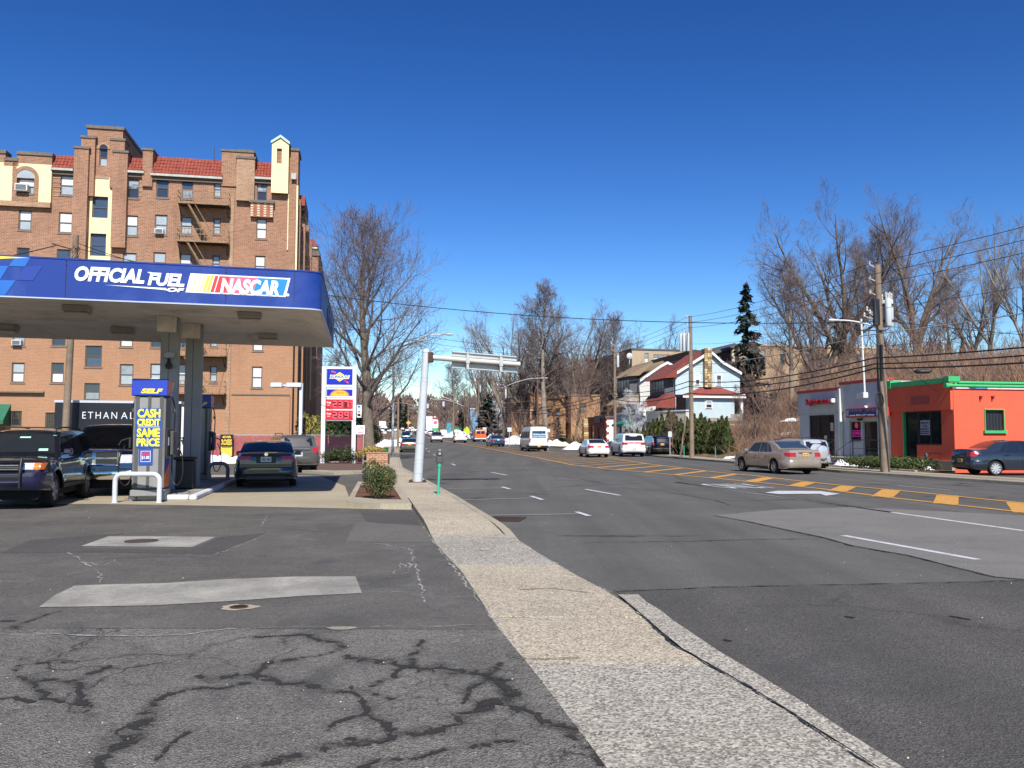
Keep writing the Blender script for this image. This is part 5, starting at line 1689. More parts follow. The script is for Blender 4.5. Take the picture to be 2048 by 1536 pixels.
  if k<len(zlev)-1:
   z2=zlev[k+1];xa,xb=fx0+.75,fx1-1.4
   for yy in(yo+.08,yo+.62):
    mb=MB();mb.tube([(xa,yy,z),(xb,yy,z2)],.085,4);mb.build('stringer',parent=fe,mat=M_IRONB)
   mb=MB();n=11
   for q in range(1,n):
    t=q/n;mb.box(xa+(xb-xa)*t-.1,xa+(xb-xa)*t+.1,yo+.1,yo+.6,z+(z2-z)*t-.012,z+(z2-z)*t+.012)
   mb.build('stair_treads',parent=fe,mat=M_IRONDK)
   mb=MB();mb.tube([(xa+.1,yo+.02,z+.7),(xb+.1,yo+.02,z2+.8)],.035,4);mb.build('handrail',parent=fe,mat=M_IRONB)
 a=P(458,500,.14)[0];b_=P(466,500,.14)[0]
 mb=MB();mb.box(a,b_,-.14,-.002,-.5,P(460,392,.14)[1]);mb.build('brick_pier',parent=root,mat=M_BRICK2)
 a,z=P(425,310);mb=MB();mb.tube([(a,.8,z-.6),(a,.8,z+.9)],.03,5);mb.build('antenna',parent=root,mat=M_IRONDK)
 rn=random.Random(11)
 for k in range(6):
  y0=1.5+k*3.0
  mb=MB();mb.box(.002,.30+.25*(k%2),y0,y0+1.3,-.5,wall_top-rn.uniform(.2,1.6),M_BRICK);mb.build('side_pier',parent=root)
  for f in range(6):
   z=3.2+f*3.7
   if z<wall_top-3:
    o=empty('window',(.0,0,0));o.parent=root
    mb=MB();mb.box(.003,.06,y0+1.6,y0+2.7,z,z+1.6);mb.build('frame',parent=o,mat=M_WFRAME)
    mb=MB();mb.box(.0605,.07,y0+1.7,y0+2.6,z+.1,z+1.5);mb.build('pane',parent=o,mat=PANES['d'])
 mb=MB();mb.box(.003,.5,3.5,9,wall_top-1.2,wall_top-.9);mb.build('side_cornice',parent=root,mat=M_COPING)
 tr=MB();n=14
 for q in range(n):
  y=3.2+q*.42
  tr.prism_x([(y,wall_top-.9),(y+.4,wall_top-.9),(y+.4,wall_top+.0),(y,wall_top+.0)],.0,.55-.0)
 o=tr.build('side_roof_tiles',parent=root,mat=M_TILE);o['kind']='stuff'
 def wing(name,x0,x1,y0,y1,ztop):
  mb=MB();mb.box(x0,x1,y0,y1,-.5,ztop,M_BRICK);mb.build(name,parent=root)
  mb=MB();mb.box(x0-.12,x1+.15,y0-.15,y1,ztop+.001,ztop+.55);mb.build('cornice',parent=root,mat=M_COPING)
 F2=Facade(org+Vector((-sin(rz),cos(rz),0))*22,rz)
 x0,z0=F2.sz(608,530);x1,z1=F2.sz(637,512)
 wing('rear_wing',x0,x1,22,40,z1)
 a,za_=F2.sz(616,482);b_,_=F2.sz(630,482)
 mb=MB();mb.box(a,b_,22.4,30,z1+.6,za_+.6-1.2,M_BRICK);mb.build('wing_turret',parent=root)
 mb=MB();zt=za_-.2
 mb.prism([(a-.25,22.2),(b_+.25,22.2),(b_+.25,30),(a-.25,30)],zt-.55,zt-.3)
 mb.build('turret_cornice',parent=root,mat=M_CREAM)
 mb=MB();mb.face([(a-.35,22.1,zt-.3),(b_+.35,22.1,zt-.3),(b_-.2,24,zt+.9),(a-.2,24,zt+.9)]);mb.face([(b_+.35,22.1,zt-.3),(b_+.35,30,zt-.3),(b_-.2,29,zt+.9),(b_-.2,24,zt+.9)])
 mb.build('turret_roof',parent=root,mat=M_TILE)
 mb=MB();mb.box(x1-.9,x1-.55,21.8,22-.002,5.5,z1-7.5);mb.build('pale_quoin',parent=root,mat=M_CREAM)
 a,z1_=P(-30,808,.02);b_,z0_=P(12,830,.9)
 mb=MB();mb.prism_x([(-.02,z1_),(-1.4,z0_-.4),(-1.4,z0_-.7),(-.02,z0_-.7)],a,b_);mb.build('awning',parent=root,mat=mat('awning_green',(.02,.13,.07),.8,.1))
 return root,Fd
APT,APTF=apartment()
def generic_building(name,org,rz,x0,x1,depth,z0,z1,wall_m,label,wins=(),roof_m=None,parapet=.25,cope_m=None,cat='building',wframe=None,sideL=(),dark='d'):
 """box building, local -y is the front; wins: (x0, x1, z0, z1, kinds, cols)"""
 root=empty(name,org,rz,label,cat)
 mb=MB()
 wall_with_holes(mb,x0,x1,z0,z1,[w[:4]for w in wins],0,.18,wall_m,wall_m)
 mb.face([(x1,0,z0),(x1,depth,z0),(x1,depth,z1),(x1,0,z1)],wall_m)
 hl=[w[:4]for w in sideL]
 t=MB();wall_with_holes(t,-depth,0,z0,z1,[(-w[1],-w[0],w[2],w[3])for w in sideL],0,.18,wall_m,wall_m)
 for f,mi in zip(t.f,t.m):
  mb.face([(x0+t.v[i][1],-t.v[i][0],t.v[i][2])for i in f],wall_m)
 mb.face([(x1,depth,z0),(x0,depth,z0),(x0,depth,z1),(x1,depth,z1)],wall_m)
 mb.box(x0+.25,x1-.25,.25,depth-.25,z0,z1-.1,M_UNDER)
 mb.build('wall',parent=root)
 if roof_m is not False:
  mb=MB();mb.box(x0-.12,x1+.12,-.12,depth+.12,z1+.001,z1+parapet);mb.build('roof',parent=root,mat=roof_m or cope_m or M_COPING)
 for w in wins:
  window(root,w[0],w[1],w[2],w[3],.10,kinds=(w[4][0],w[4][1]),cols=w[5]if len(w)>5 else 1,mid=(w[6]if len(w)>6 else .5),frame=wframe or M_WFRAME)
 return root
# ================================================================== THE STATION
M_FASCIA=mat('fascia_blue',(.010,.042,.25),.5,.05,1.2,coat=.08,spec=.3,dirt=(.10,.16,.42),dirt_amt=.35)
M_SOFFIT=mat('soffit_white_metal',(.74,.70,.63),.55,.08,1.2,dirt=(.30,.25,.19),dirt_amt=.8)
M_SEAM=mat('panel_seam',(.02,.035,.14),.7,0)
M_PRINTW=mat('print_white',(.86,.87,.88),.5,.03)
M_PYEL=mat('print_yellow',(.88,.74,.06),.5,.03)
M_PYEL2=mat('print_pale_yellow',(.88,.84,.35),.5,.03)
M_PRED=mat('print_red',(.70,.03,.04),.5,.03)
M_PPINK=mat('print_pink',(.72,.12,.22),.5,.03)
M_PBLUE=mat('print_bright_blue',(.0,.22,.62),.5,.03)
M_PDKBLUE=mat('print_dark_blue',(.02,.04,.32),.45,.05)
M_COLUMN=mat('column_grey_blue',(.30,.31,.34),.6,.10,1.5,dirt=(.12,.11,.1),dirt_amt=.4)
def canopy():
 A=Vector((-5.1,19.63));ul=Vector((-11.03,18.05))-A;ul.normalize()
 L0=A+ul*21.0
 C1=Vector((-4.56,20.06));R=Vector((-6.03,28.41))
 back=R-C1;back.normalize()
 zb,zt=4.60,5.47
 root=empty('fuel_canopy',(A.x,A.y,0),0,'blue fuel station canopy with white racing slogan lettering, carried on grey steel columns','canopy')
 o2=Vector((A.x,A.y))
 loc=lambda p:(p[0]-o2.x,p[1]-o2.y)
 arc=[]
 P0,P1,P2=A,A+(-ul)*.62,C1
 for k in range(9):
  t=k/8;p=P0*(1-t)**2+P1*2*t*(1-t)+P2*t*t;arc.append(p)
 out=[L0]+arc+[R]
 L1=L0+back*8.5
 def wallstrip(pts,z0,z1,m,name,off=0.0,th=.06):
  mb=MB();rows=[[],[]]
  for k,p in enumerate(pts):
   d=(pts[min(k+1,len(pts)-1)]-pts[max(k-1,0)]).normalized();n=Vector((d.y,-d.x))*off
   x,y=loc(p+n);rows[0].append((x,y,z0));rows[1].append((x,y,z1))
  mb.grid(rows)
  for p,q in zip(rows[1],rows[1][1:]):
   pass
  return mb.build(name,parent=root,mat=m,smooth=30)
 fl=(A-L0).length
 cuts=[0.0]
 s=0.0
 seam_px=[(132,560),(452,580)]
 seams=[]
 for px,py in seam_px:
  best=min(range(0,2100),key=lambda k:abs(((A+ul*(k*.01)).x/(A+ul*(k*.01)).y)-ray(px,py).x/ray(px,py).y))
  seams.append(best*.01)
 marks_=sorted(set([0.0]+seams+[seams[0]+3.6,seams[0]+7.2,seams[0]+10.8,21.0]))
 for a,b_ in zip(marks_,marks_[1:]):
  mb=MB();p,q=loc(A+ul*(a+.012)),loc(A+ul*(b_-.012))
  mb.face([(q[0],q[1],zb),(p[0],p[1],zb),(p[0],p[1],zt),(q[0],q[1],zt)])
  mb.build('fascia_panel',parent=root,mat=M_FASCIA)
 wallstrip([A+ul*21,A],zb+.01,zt-.01,M_SEAM,'fascia_backing',off=-.02)
 wallstrip(arc,zb,zt,M_FASCIA,'rounded_corner_panel')
 wallstrip([C1,C1+back*4.0],zb,zt,M_FASCIA,'fascia_panel',off=.001)
 wallstrip([C1+back*4.012,R],zb,zt,M_FASCIA,'fascia_panel',off=.001)
 wallstrip([R,L1],zb,zt,M_FASCIA,'fascia_panel')
 wallstrip([L1,L0],zb,zt,M_FASCIA,'fascia_panel')
 for z in(zb-.02,zt):
  mb=MB();rows=[[],[],[],[]]
  for k,p in enumerate(out):
   d=(out[min(k+1,len(out)-1)]-out[max(k-1,0)]).normalized();n=Vector((d.y,-d.x))
   a=loc(p+n*.015);b_=loc(p-n*.05)
   rows[0].append((*b_,z));rows[1].append((*a,z));rows[2].append((*a,z+.03));rows[3].append((*b_,z+.03))
  mb.grid(rows,flip=True);mb.build('edge_trim',parent=root,mat=mat('trim_pale_blue',(.45,.5,.62),.4,.05)if z<zt else M_FASCIA)
 poly=[L0]+arc+[R,L1]
 mb=MB();mb.face([(*loc(p),zt-.12)for p in poly]);mb.build('roof_deck',parent=root,mat=M_SOFFIT)
 cen=sum(poly,Vector((0,0)))/len(poly)
 def inset(p,d):
  return p+(back*d if False else Vector((0,0)))
 ux=-ul
 def lc(s_,t_):return A+ul*s_+back*t_
 mb=MB()
 oR=[L0,arc[0],arc[2],arc[4],arc[6],C1,R,L1]
 iR=[lc(20.5,.45),lc(.55,.45),lc(.35,.5),lc(.2,.6),lc(.1,.75),lc(.05,.95),lc(.15,8.05),lc(20.5,8.05)]
 zi=4.86
 for k in range(len(oR)):
  a,b_,c,d=oR[k],oR[(k+1)%len(oR)],iR[(k+1)%len(iR)],iR[k]
  mb.face([(*loc(a),zb),(*loc(d),zi),(*loc(c),zi),(*loc(b_),zb)])
 mb.build('soffit_border',parent=root,mat=M_SOFFIT)
 n=24
 for k in range(n):
  t0,t1=.45+7.6*k/n,.45+7.6*(k+1)/n
  mb=MB();a,b_,c,d=lc(20.5,t0+.008),lc(.02,t0+.008),lc(.02,t1-.008),lc(20.5,t1-.008)
  mb.face([(*loc(a),zi),(*loc(d),zi),(*loc(c),zi),(*loc(b_),zi)]);mb.build('soffit_strip',parent=root,mat=M_SOFFIT)
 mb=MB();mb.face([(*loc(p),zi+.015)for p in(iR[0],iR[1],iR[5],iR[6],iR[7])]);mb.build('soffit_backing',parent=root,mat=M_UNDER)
 M_LB=mat('lamp_box',(.36,.34,.31),.6,.08);M_LENS=mat('lamp_lens',(.40,.38,.33),.4,.1)
 for px,py in((155,620),(500,634),(12,658),(246,664),(536,676)):
  p=gp(px,py-8,zi);q=Vector((p.x,p.y))
  e=empty('canopy_lamp',(*loc(q),zi),atan2(-ul.y,-ul.x));e.parent=root
  mb=MB();mb.bevbox(-.30,.30,-.30,.30,-.16,.0,.02);mb.build('housing',parent=e,mat=M_LB)
  mb=MB();mb.bevbox(-.26,.26,-.26,.26,-.22,-.162,.02);mb.build('lens',parent=e,mat=M_LENS)
 for X,Y,h in((-9.42,23.2,4.85),(-9.32,24.7,4.85),(-17.2,21.6,4.85),(-17.0,23.2,4.85)):
  e=empty('column',(X-o2.x,Y-o2.y,0),atan2(-ul.y,-ul.x));e.parent=root
  mb=MB();mb.bevbox(-.235,.235,-.16,.16,.15,h,.012);mb.build('shaft',parent=e,mat=M_COLUMN)
  mb=MB();mb.box(-.03,-.018,-.163,-.161,.2,h-.1);mb.build('seam',parent=e,mat=M_UNDER)
  mb=MB();mb.box(-.30,.16,-.45,-.162,h-.42,h-.0);mb.build('bracket',parent=e,mat=M_SOFFIT)
 e=empty('camera_box',(-9.42-o2.x,23.2-o2.y,0),atan2(-ul.y,-ul.x));e.parent=root
 mb=MB();mb.bevbox(-.12,.14,-.36,-.166,3.72,3.88,.02);mb.build('box',parent=e,mat=mat('box_grey',(.35,.36,.38),.5,.1))
 mb=MB();mb.lathe([(.0,3.42),(.08,3.44),(.10,3.52),(.05,3.6),(.03,3.72)],c=(0,-.27,0),sides=12);mb.build('dome',parent=e,mat=M_BLACKP,smooth=60)
 uf=Vector((-ul.x,-ul.y,0));n3=Vector((uf.y,-uf.x,0));up=Vector((0,0,1))
 F=Facade((A.x,A.y,0),atan2(uf.y,uf.x))
 def onf(s_,z,off=.012):
  p=Vector((A.x,A.y,0))+uf*s_+n3*off
  return Vector((p.x-o2.x,p.y-o2.y,z))
 def quad(name,pix,m,off=.008):
  mb=MB();pts=[]
  for px,py in pix:
   s_,z=F.sz(px,py,off);pts.append(onf(s_,z,off))
  mb.face(pts[::-1]if False else pts);o=mb.build(name,parent=root,mat=m)
  if o.data.polygons[0].normal.dot(n3)<0:o.data.flip_normals()
  return o
 s0,z0=F.sz(152,562);s1,z1=F.sz(286,568);zt_=F.sz(160,534)[1]
 place_text('slogan_lettering',root,'OFFICIAL',onf(s0-.03,z0,.010),uf,up,width=s1-s0+.06,height=zt_-z0+.02,bold=.045,shear=.22,mat=M_PRINTW)
 s0,z0=F.sz(297,571);s1,_=F.sz(371,571);zt_=F.sz(300,545)[1]
 place_text('slogan_lettering',root,'FUEL',onf(s0-.02,z0,.010),uf,up,width=s1-s0,height=zt_-z0,bold=.045,shear=.22,mat=M_PRINTW)
 quad('slogan_stroke',[(294,544),(302,544),(304,549)],M_PRINTW,.010)
 quad('slogan_stroke',[(208,569.5),(332,576),(334,581),(325,579.5)],M_PRINTW,.010)
 s0,z0=F.sz(334,583.5);s1,_=F.sz(369,585);zt_=F.sz(336,575)[1]
 place_text('slogan_lettering',root,'OF',onf(s0,z0,.010),uf,up,width=s1-s0,height=zt_-z0,bold=.05,shear=.22,mat=M_PRINTW)
 quad('emblem_border',[(371,584.5),(381,546.5),(581,556.5),(571.5,594)],M_PRINTW,.008)
 def bar(x0,x1,m,nm='emblem_bar'):
  k0=(x0-371)/200.0;k1=(x1-371)/200.0
  lo=lambda k:(371+200.5*k,584.5+9.5*k-2.6);hi=lambda k:(381+200*k,546.5+10*k+2.6)
  quad(nm,[lo(k0),hi(k0),hi(k1),lo(k1)],m,.012)
 bar(382,386,M_PYEL2);bar(391,395,M_PYEL2);bar(398,403,M_PYEL2);bar(405,411,M_PYEL);bar(412.5,418,M_PYEL)
 bar(420.5,427,M_PRED);bar(429,436,M_PRED);bar(436,450,M_PRED);bar(450,478,M_PPINK);bar(478,505,M_PPINK);bar(505,566,M_PBLUE)
 s0,z0=F.sz(440,586.8);s1,_=F.sz(558,591);zt_=F.sz(446,553.5)[1]
 place_text('emblem_lettering',root,'NASCAR',onf(s0,z0,.016),uf,up,width=s1-s0,height=zt_-z0-.03,bold=.05,shear=.2,mat=M_PRINTW)
 mb=MB();s_,z=F.sz(575.5,590);mb.face([onf(s_+.035*cos(a),z+.035*sin(a),.012)for a in[k*pi/6 for k in range(12)]]);mb.build('registered_mark',parent=root,mat=M_PRINTW)
 quad('yellow_flash',[(-120,523),(0,517.5),(82,514.3),(60,513.2),(0,510.5),(-120,506)],M_PYEL,.010)
 M_CK1=mat('check_light_blue',(.02,.14,.50),.35,.04);M_CK2=mat('check_dark_blue',(.02,.05,.30),.35,.04)
 quad('check',[(17,532),(30,515.5),(61,515),(50,533)],M_CK1,.009)
 quad('check',[(32,560),(50,533),(86,531.5),(66,561)],M_CK2,.009)
 quad('check',[(-30,560),(-12,531),(17,532),(0,560)],M_CK1,.009)
 quad('check',[(-30,590),(0,560),(31,561),(10,590)],M_CK1,.009)
 quad('check',[(-90,590),(-60,560),(-30,560),(-50,590)],M_CK2,.009)
 b3=Vector((back.x,back.y,0))
 nb=Vector((b3.y,-b3.x,0))
 p=Vector((C1.x-o2.x,C1.y-o2.y,4.74))+b3*3.2+nb*.012
 place_text('side_lettering',root,'Gas',p,b3,up,width=3.6,height=.6,bold=.02,shear=.2,mat=M_BLACKP)
 return root
canopy()
M_PUMPG=mat('pump_grey',(.30,.295,.28),.45,.08,3,metal=.3,dirt=(.18,.17,.16),dirt_amt=.4)
M_PUMPD=mat('pump_dark',(.09,.09,.09),.5,.1,4,metal=.2)
M_FLAME=mat('flame_orange',(.70,.17,.03),.45,.1,2)
M_FLAMEY=mat('flame_ochre',(.70,.42,.08),.45,.1,2)
M_HOSE=mat('hose_black',(.012,.012,.012),.5,.1)
def pump(X,Y,rz,label,lettering=True):
 r=empty('fuel_pump',(X,Y,.15),rz,label,'fuel pump')
 w,d=.39,.46
 mb=MB()
 mb.bevbox(-w,w,-d,d,0,.16,.02,M_PUMPG)
 mb.build('plinth',parent=r)
 mb=MB();mb.bevbox(-w+.03,w-.03,-d+.03,d-.03,.16,2.42,.05);mb.build('cabinet',parent=r,mat=M_PUMPG,smooth=30)
 mb=MB();mb.box(-w+.08,-w+.16,-d+.012,-d+.028,.2,2.4);mb.box(w-.16,w-.08,-d+.012,-d+.028,.2,2.4);mb.box(-.035,.035,-d+.014,-d+.028,.2,2.4)
 mb.build('front_channel',parent=r,mat=M_PUMPD)
 mb=MB();mb.bevbox(-w-.02,w+.02,-d-.02,d+.02,2.42,2.83,.015);mb.build('topper',parent=r,mat=mat('topper_blue',(.02,.05,.42),.4,.05))
 mb=MB();x=w+.022
 mb.face([(x,-d,2.44),(x,-d+.5,2.44),(x,d,2.80),(x,-d,2.80)]);mb.build('flame_print',parent=r,mat=M_FLAME)
 mb=MB();mb.face([(x+.002,-d+.35,2.44),(x+.002,-d+.62,2.44),(x+.002,d,2.80),(x+.002,d-.3,2.80)]);mb.build('flame_print',parent=r,mat=M_FLAMEY)
 mb=MB();mb.face([(x+.003,-d+.1,2.44),(x+.003,-d+.3,2.44),(x+.003,d,2.70),(x+.003,d,2.60)]);mb.build('flame_print',parent=r,mat=M_PBLUE)
 place_text('self_lettering',r,'SELF',(-w+.19,-d-.025,2.475),(1,0,0),(0,0,1),width=.50,height=.12,bold=.05,shear=.25,mat=M_PYEL)
 if lettering:
  mb=MB();mb.box(-w+.10,w-.12,-d+.004,-d+.012,1.17,2.12);sg=mb.build('price_poster',parent=r,mat=mat('poster_blue',(.012,.07,.34),.5,.03))
  for word,z0,h in(('CASH',1.89,.215),('CREDIT',1.69,.175),('SAME',1.42,.215),('PRICE',1.20,.195)):
   place_text('poster_lettering',sg,word,(-w+.125,-d+.001,z0),(1,0,0),(0,0,1),width=.515,height=h,bold=.04,mat=mat('poster_yellow',(.90,.82,.04),.5,.02))
  mb=MB();mb.box(-w+.135,w-.145,-d+.000,-d+.003,1.662,1.674);mb.build('poster_rule',parent=sg,mat=M_PRINTW)
  mb=MB();mb.box(-w+.18,w-.29,-d+.004,-d+.012,.76,1.15);sg=mb.build('discount_card',parent=r,mat=MATS['poster_blue'])
  for(a,b_,c,e,mt)in((-w+.225,w-.335,1.08,1.09,M_PRINTW),(-w+.225,w-.335,.83,.84,M_PRINTW),(-w+.225,-w+.235,.84,1.08,M_PRINTW),(w-.345,w-.335,.84,1.08,M_PRINTW),(-w+.25,w-.36,1.00,1.05,M_PRED)):
   mb=MB();mb.box(a,b_,-d+.001,-d+.0035,c,e,mt);mb.build('card_line',parent=sg)
  place_text('card_lettering',sg,'$1.00',(-w+.25,-d+.001,.885),(1,0,0),(0,0,1),width=.17,height=.09,bold=.02,mat=M_PRINTW)
 x=w-.03
 mb=MB();mb.bevbox(x+.002,x+.07,-d+.06,d-.06,.95,1.62,.02);mb.build('control_panel',parent=r,mat=M_BLACKP)
 mb=MB();mb.bevbox(x+.072,x+.16,-d+.3,d-.12,.98,1.58,.02);mb.build('nozzle_holster',parent=r,mat=M_PUMPD)
 mb=MB();mb.box(x+.07,x+.075,-d+.10,-d+.26,1.22,1.42);mb.build('display',parent=r,mat=M_PRINTW)
 mb=MB();mb.face([(x+.003,-d+.08,.22),(x+.003,d-.08,.22),(x+.003,d-.08,.88),(x+.003,-d+.08,.60)]);mb.build('flame_print',parent=r,mat=M_FLAME)
 mb=MB();mb.face([(x+.005,-d+.08,.5),(x+.005,d-.1,.8),(x+.005,d-.1,.9),(x+.005,-d+.08,.9)]);mb.build('flame_print',parent=r,mat=M_PDKBLUE)
 mb=MB();mb.face([(x+.004,-d+.12,1.66),(x+.004,d-.1,1.66),(x+.004,d-.1,2.36),(x+.004,-d+.12,2.36)]);mb.build('side_panel',parent=r,mat=M_PUMPD)
 for sx in(1,-1):
  mb=MB()
  y0=d-.30
  pts=[(sx*(w+.03),y0,2.40),(sx*(w+.10),y0,2.1),(sx*(w+.08),y0+.05,1.4),(sx*(w+.06),y0-.02,.75),(sx*(w+.12),y0-.08,.32),(sx*(w+.24),y0-.14,.26),(sx*(w+.34),y0-.18,.48),(sx*(w+.33),y0-.18,.9),(sx*(w+.22),y0-.18,1.22)]
  sm=catmull([(i,0)for i in range(len(pts))],1)
  P3=[]
  for i in range(len(pts)-1):
   for k in range(5):
    t=k/5;a,b_,c,e=[Vector(pts[max(0,min(len(pts)-1,i+q))])for q in(-1,0,1,2)]
    P3.append(.5*(2*b_+(c-a)*t+(2*a-5*b_+4*c-e)*t*t+(3*b_-a-3*c+e)*t**3))
  P3.append(Vector(pts[-1]))
  mb.tube(P3,.016,6);mb.build('hose',parent=r,mat=M_HOSE,smooth=60)
  mb=MB();mb.bevbox(sx*(w+.10)-.03,sx*(w+.10)+.03,y0-.24,y0-.12,1.15,1.42,.015);mb.tube([(sx*(w+.12),y0-.18,1.40),(sx*(w+.30),y0-.18,1.34),(sx*(w+.36),y0-.18,1.22)],.018,6)
  mb.build('nozzle',parent=r,mat=M_BLACKP)
  mb=MB();mb.lathe([(0,-.05),(.03,-.05),(.035,0),(.03,.05),(0,.05)],c=(sx*(w+.085),y0,2.08),sides=8);mb.build('hose_swivel',parent=r,mat=M_PUMPD)
 return r
RZC=atan2(.24,1)
pump(-8.86,20.85,RZC,'fuel pump with blue SELF topper and a yellow-lettered price poster, nearest the camera')
pump(-10.68,28.9,RZC,'second fuel pump half hidden behind the grey columns',lettering=False)
def island():
 r=empty('pump_island',(-9.15,23.9,0),.20,'long white painted concrete island under the fuel pumps','kerb')
 def seg(x0,x1,y0,y1,nm):
  mb=MB();mb.bevbox(x0,x1,y0,y1,.02,.155,.03);mb.build(nm,parent=r,mat=M_CONCWHITE)
 seg(-.62,.58,-3.15,-2.9,'front_kerb')
 for k in range(4):seg(.60,.78,-3.2+k*2.1,-3.2+k*2.1+2.09,'side_kerb')
 for k in range(4):seg(-.80,-.62,-3.2+k*2.1,-3.2+k*2.1+2.09,'side_kerb')
 mb=MB();mb.box(-.62,.60,-2.9,5.2,.02,.15);mb.build('deck',parent=r,mat=M_CONCGREY)
island()
def hoop():
 p=gp(229,1008,.0);q=gp(318,1008,0);c=(p+q)/2;hw=(q-p).length/2
 r=empty('guard_hoop',(c.x,c.y,0),atan2(q.y-p.y,q.x-p.x),'white painted steel guard hoop in front of the near pump island','guard rail')
 mb=MB();P=[(-hw,0,0)]
 for k in range(7):
  a=pi-pi/2*k/6;P.append((-hw+.16+.16*cos(a),0,.54+.16*sin(a)))
 for k in range(7):
  a=pi/2-pi/2*k/6;P.append((hw-.16+.16*cos(a),0,.54+.16*sin(a)))
 P.append((hw,0,0))
 mb.tube(P,.057,14);mb.build('hoop_pipe',parent=r,mat=mat('painted_pipe',(.58,.62,.67),.5,.06,6,dirt=(.35,.32,.30),dirt_amt=.5),smooth=50)
 for s in(-1,1):
  mb=MB();mb.lathe([(.07,.0),(.075,.04),(.06,.045)],c=(s*hw,0,0),sides=12);mb.build('base_collar',parent=r,mat=M_CONCWHITE)
hoop()
def bin_():
 r=empty('trash_bin',(-9.0,23.4,.15),RZC,'black trash bin standing beside the grey columns','trash bin')
 mb=MB();mb.bevbox(-.25,.25,-.25,.25,0,.80,.04);mb.build('bin_body',parent=r,mat=M_BLACKP)
 mb=MB();mb.bevbox(-.28,.28,-.28,.28,.802,.88,.02);mb.build('bin_lid',parent=r,mat=M_HOSE)
bin_()
def hoop2():
 r=empty('guard_hoop',(-9.75,28.2,.0),RZC,'grey steel guard hoop standing behind the second fuel pump','guard rail')
 mb=MB();P=[(-.3,0,0)]+[(-.3+.2+.2*cos(pi-pi/2*k/5),0,.5+.2*sin(pi-pi/2*k/5))for k in range(6)]+[(.1+.2*cos(pi/2-pi/2*k/5),0,.5+.2*sin(pi/2-pi/2*k/5))for k in range(6)]+[(.3,0,0)]
 mb.tube(P,.06,10);mb.build('hoop_pipe',parent=r,mat=M_COLUMN,smooth=50)
hoop2()
def truck():
 a=at(110,800,46.0);b_=at(362,806,47.5)
 r=empty('box_truck',(a.x,a.y,0),atan2(b_.y-a.y,b_.x-a.x),'black box trailer with white lettering and a pale top rail, parked behind the fuel pumps','truck')
 L=sqrt((b_.x-a.x)**2+(b_.y-a.y)**2);zt=a.z
 mb=MB();mb.bevbox(0,L,0,2.5,.95,zt-.13,.03);mb.build('trailer_body',parent=r,mat=mat('trailer_black',(.012,.014,.02),.35,.1,1,dirt=(.05,.05,.055),dirt_amt=.5))
 mb=MB();mb.box(-.03,L+.02,-.03,2.53,zt-.129,zt);mb.build('top_rail',parent=r,mat=mat('rail_pale',(.50,.54,.60),.4,.05))
 mb=MB();mb.box(-.02,L,-.02,2.52,.85,.949);mb.build('bottom_rail',parent=r,mat=M_PUMPG)
 mb=MB();mb.box(L+.03,L+.25,.1,2.3,.5,zt-.3);mb.build('front_panel',parent=r,mat=P_WHITE)
 F=Facade((a.x,a.y,0),atan2(b_.y-a.y,b_.x-a.x))
 s0,z0=F.sz(164.5,837);s1,_=F.sz(234,838);z1=F.sz(165,823.5)[1]
 M_TL=mat('truck_lettering',(.72,.73,.74),.5,0)
 place_text('truck_lettering',r,'ETHAN',(s0,-.006,z0),(1,0,0),(0,0,1),width=s1-s0,height=z1-z0,bold=-.004,spacing=1.35,mat=M_TL)
 s0,_=F.sz(242,838);s1,_=F.sz(312,838)
 place_text('truck_lettering',r,'ALLEN',(s0,-.006,z0),(1,0,0),(0,0,1),width=s1-s0,height=z1-z0,bold=-.004,spacing=1.35,mat=M_TL)
 for x in(1.0,2.1,L-1.0):
  for y in(.15,2.35):
   mb=MB();mb.lathe([(0,-.13),(.5,-.13),(.52,0),(.5,.13),(0,.13)],axis='y',sides=18,c=(x,y,.52));mb.build('wheel',parent=r,mat=M_TYRE)
truck()
def fence():
 a=Vector((-31.0,51.4,0));b_=Vector((-8.9,50.3,0))
 r=empty('chain_link_fence',a,atan2(b_.y-a.y,b_.x-a.x),'chain-link fence woven with dark red slats, along the back of the station lot','fence')
 L=(b_-a).length;h=1.68
 M_SLAT=mat('slat_red',(.40,.075,.065),.7,.25,3,dirt=(.22,.05,.045),dirt_amt=.5)
 M_GALV=mat('galvanised',(.48,.49,.50),.45,.1,5,metal=.4)
 x=0;rn=random.Random(4)
 mb=MB()
 while x<L:
  z0=.05+rn.uniform(0,.03);mb.box(x,x+.078,-.006+rn.uniform(-.008,.008),.006+rn.uniform(-.004,.01),z0,h-.05-rn.uniform(0,.04));x+=.085
 o=mb.build('slats',parent=r,mat=M_SLAT);o['kind']='stuff'
 mb=MB();x=-h
 while x<L:
  for s in(1,-1):
   x0,x1=(x,x+h)if s>0 else(x+h,x)
   z0,z1=.03,h
   c0,c1=max(0,min(L,x0)),max(0,min(L,x1))
   if c0!=c1:
    za=z0+(c0-x0)/(x1-x0)*(z1-z0);zb_=z0+(c1-x0)/(x1-x0)*(z1-z0)
    mb.face([(c0,-.014,za),(c1,-.014,zb_),(c1,-.014,zb_+.008),(c0,-.014,za+.008)])
  x+=.14
 o=mb.build('wire_mesh',parent=r,mat=M_GALV);o['kind']='stuff'
 mb=MB();mb.tube([(0,0,h),(L,0,h)],.024,6);mb.build('top_rail',parent=r,mat=M_GALV)
 x=0
 while x<=L:
  mb=MB();mb.tube([(x,.03,0),(x,.03,h+.08)],.03,6);mb.build('post',parent=r,mat=M_GALV);x+=2.9
 return r
fence()
def flat_sign(name,px0,px1,py0,py1,Y,m,label=None,cat=None,parent=None,th=.02,rz=.1):
 pass
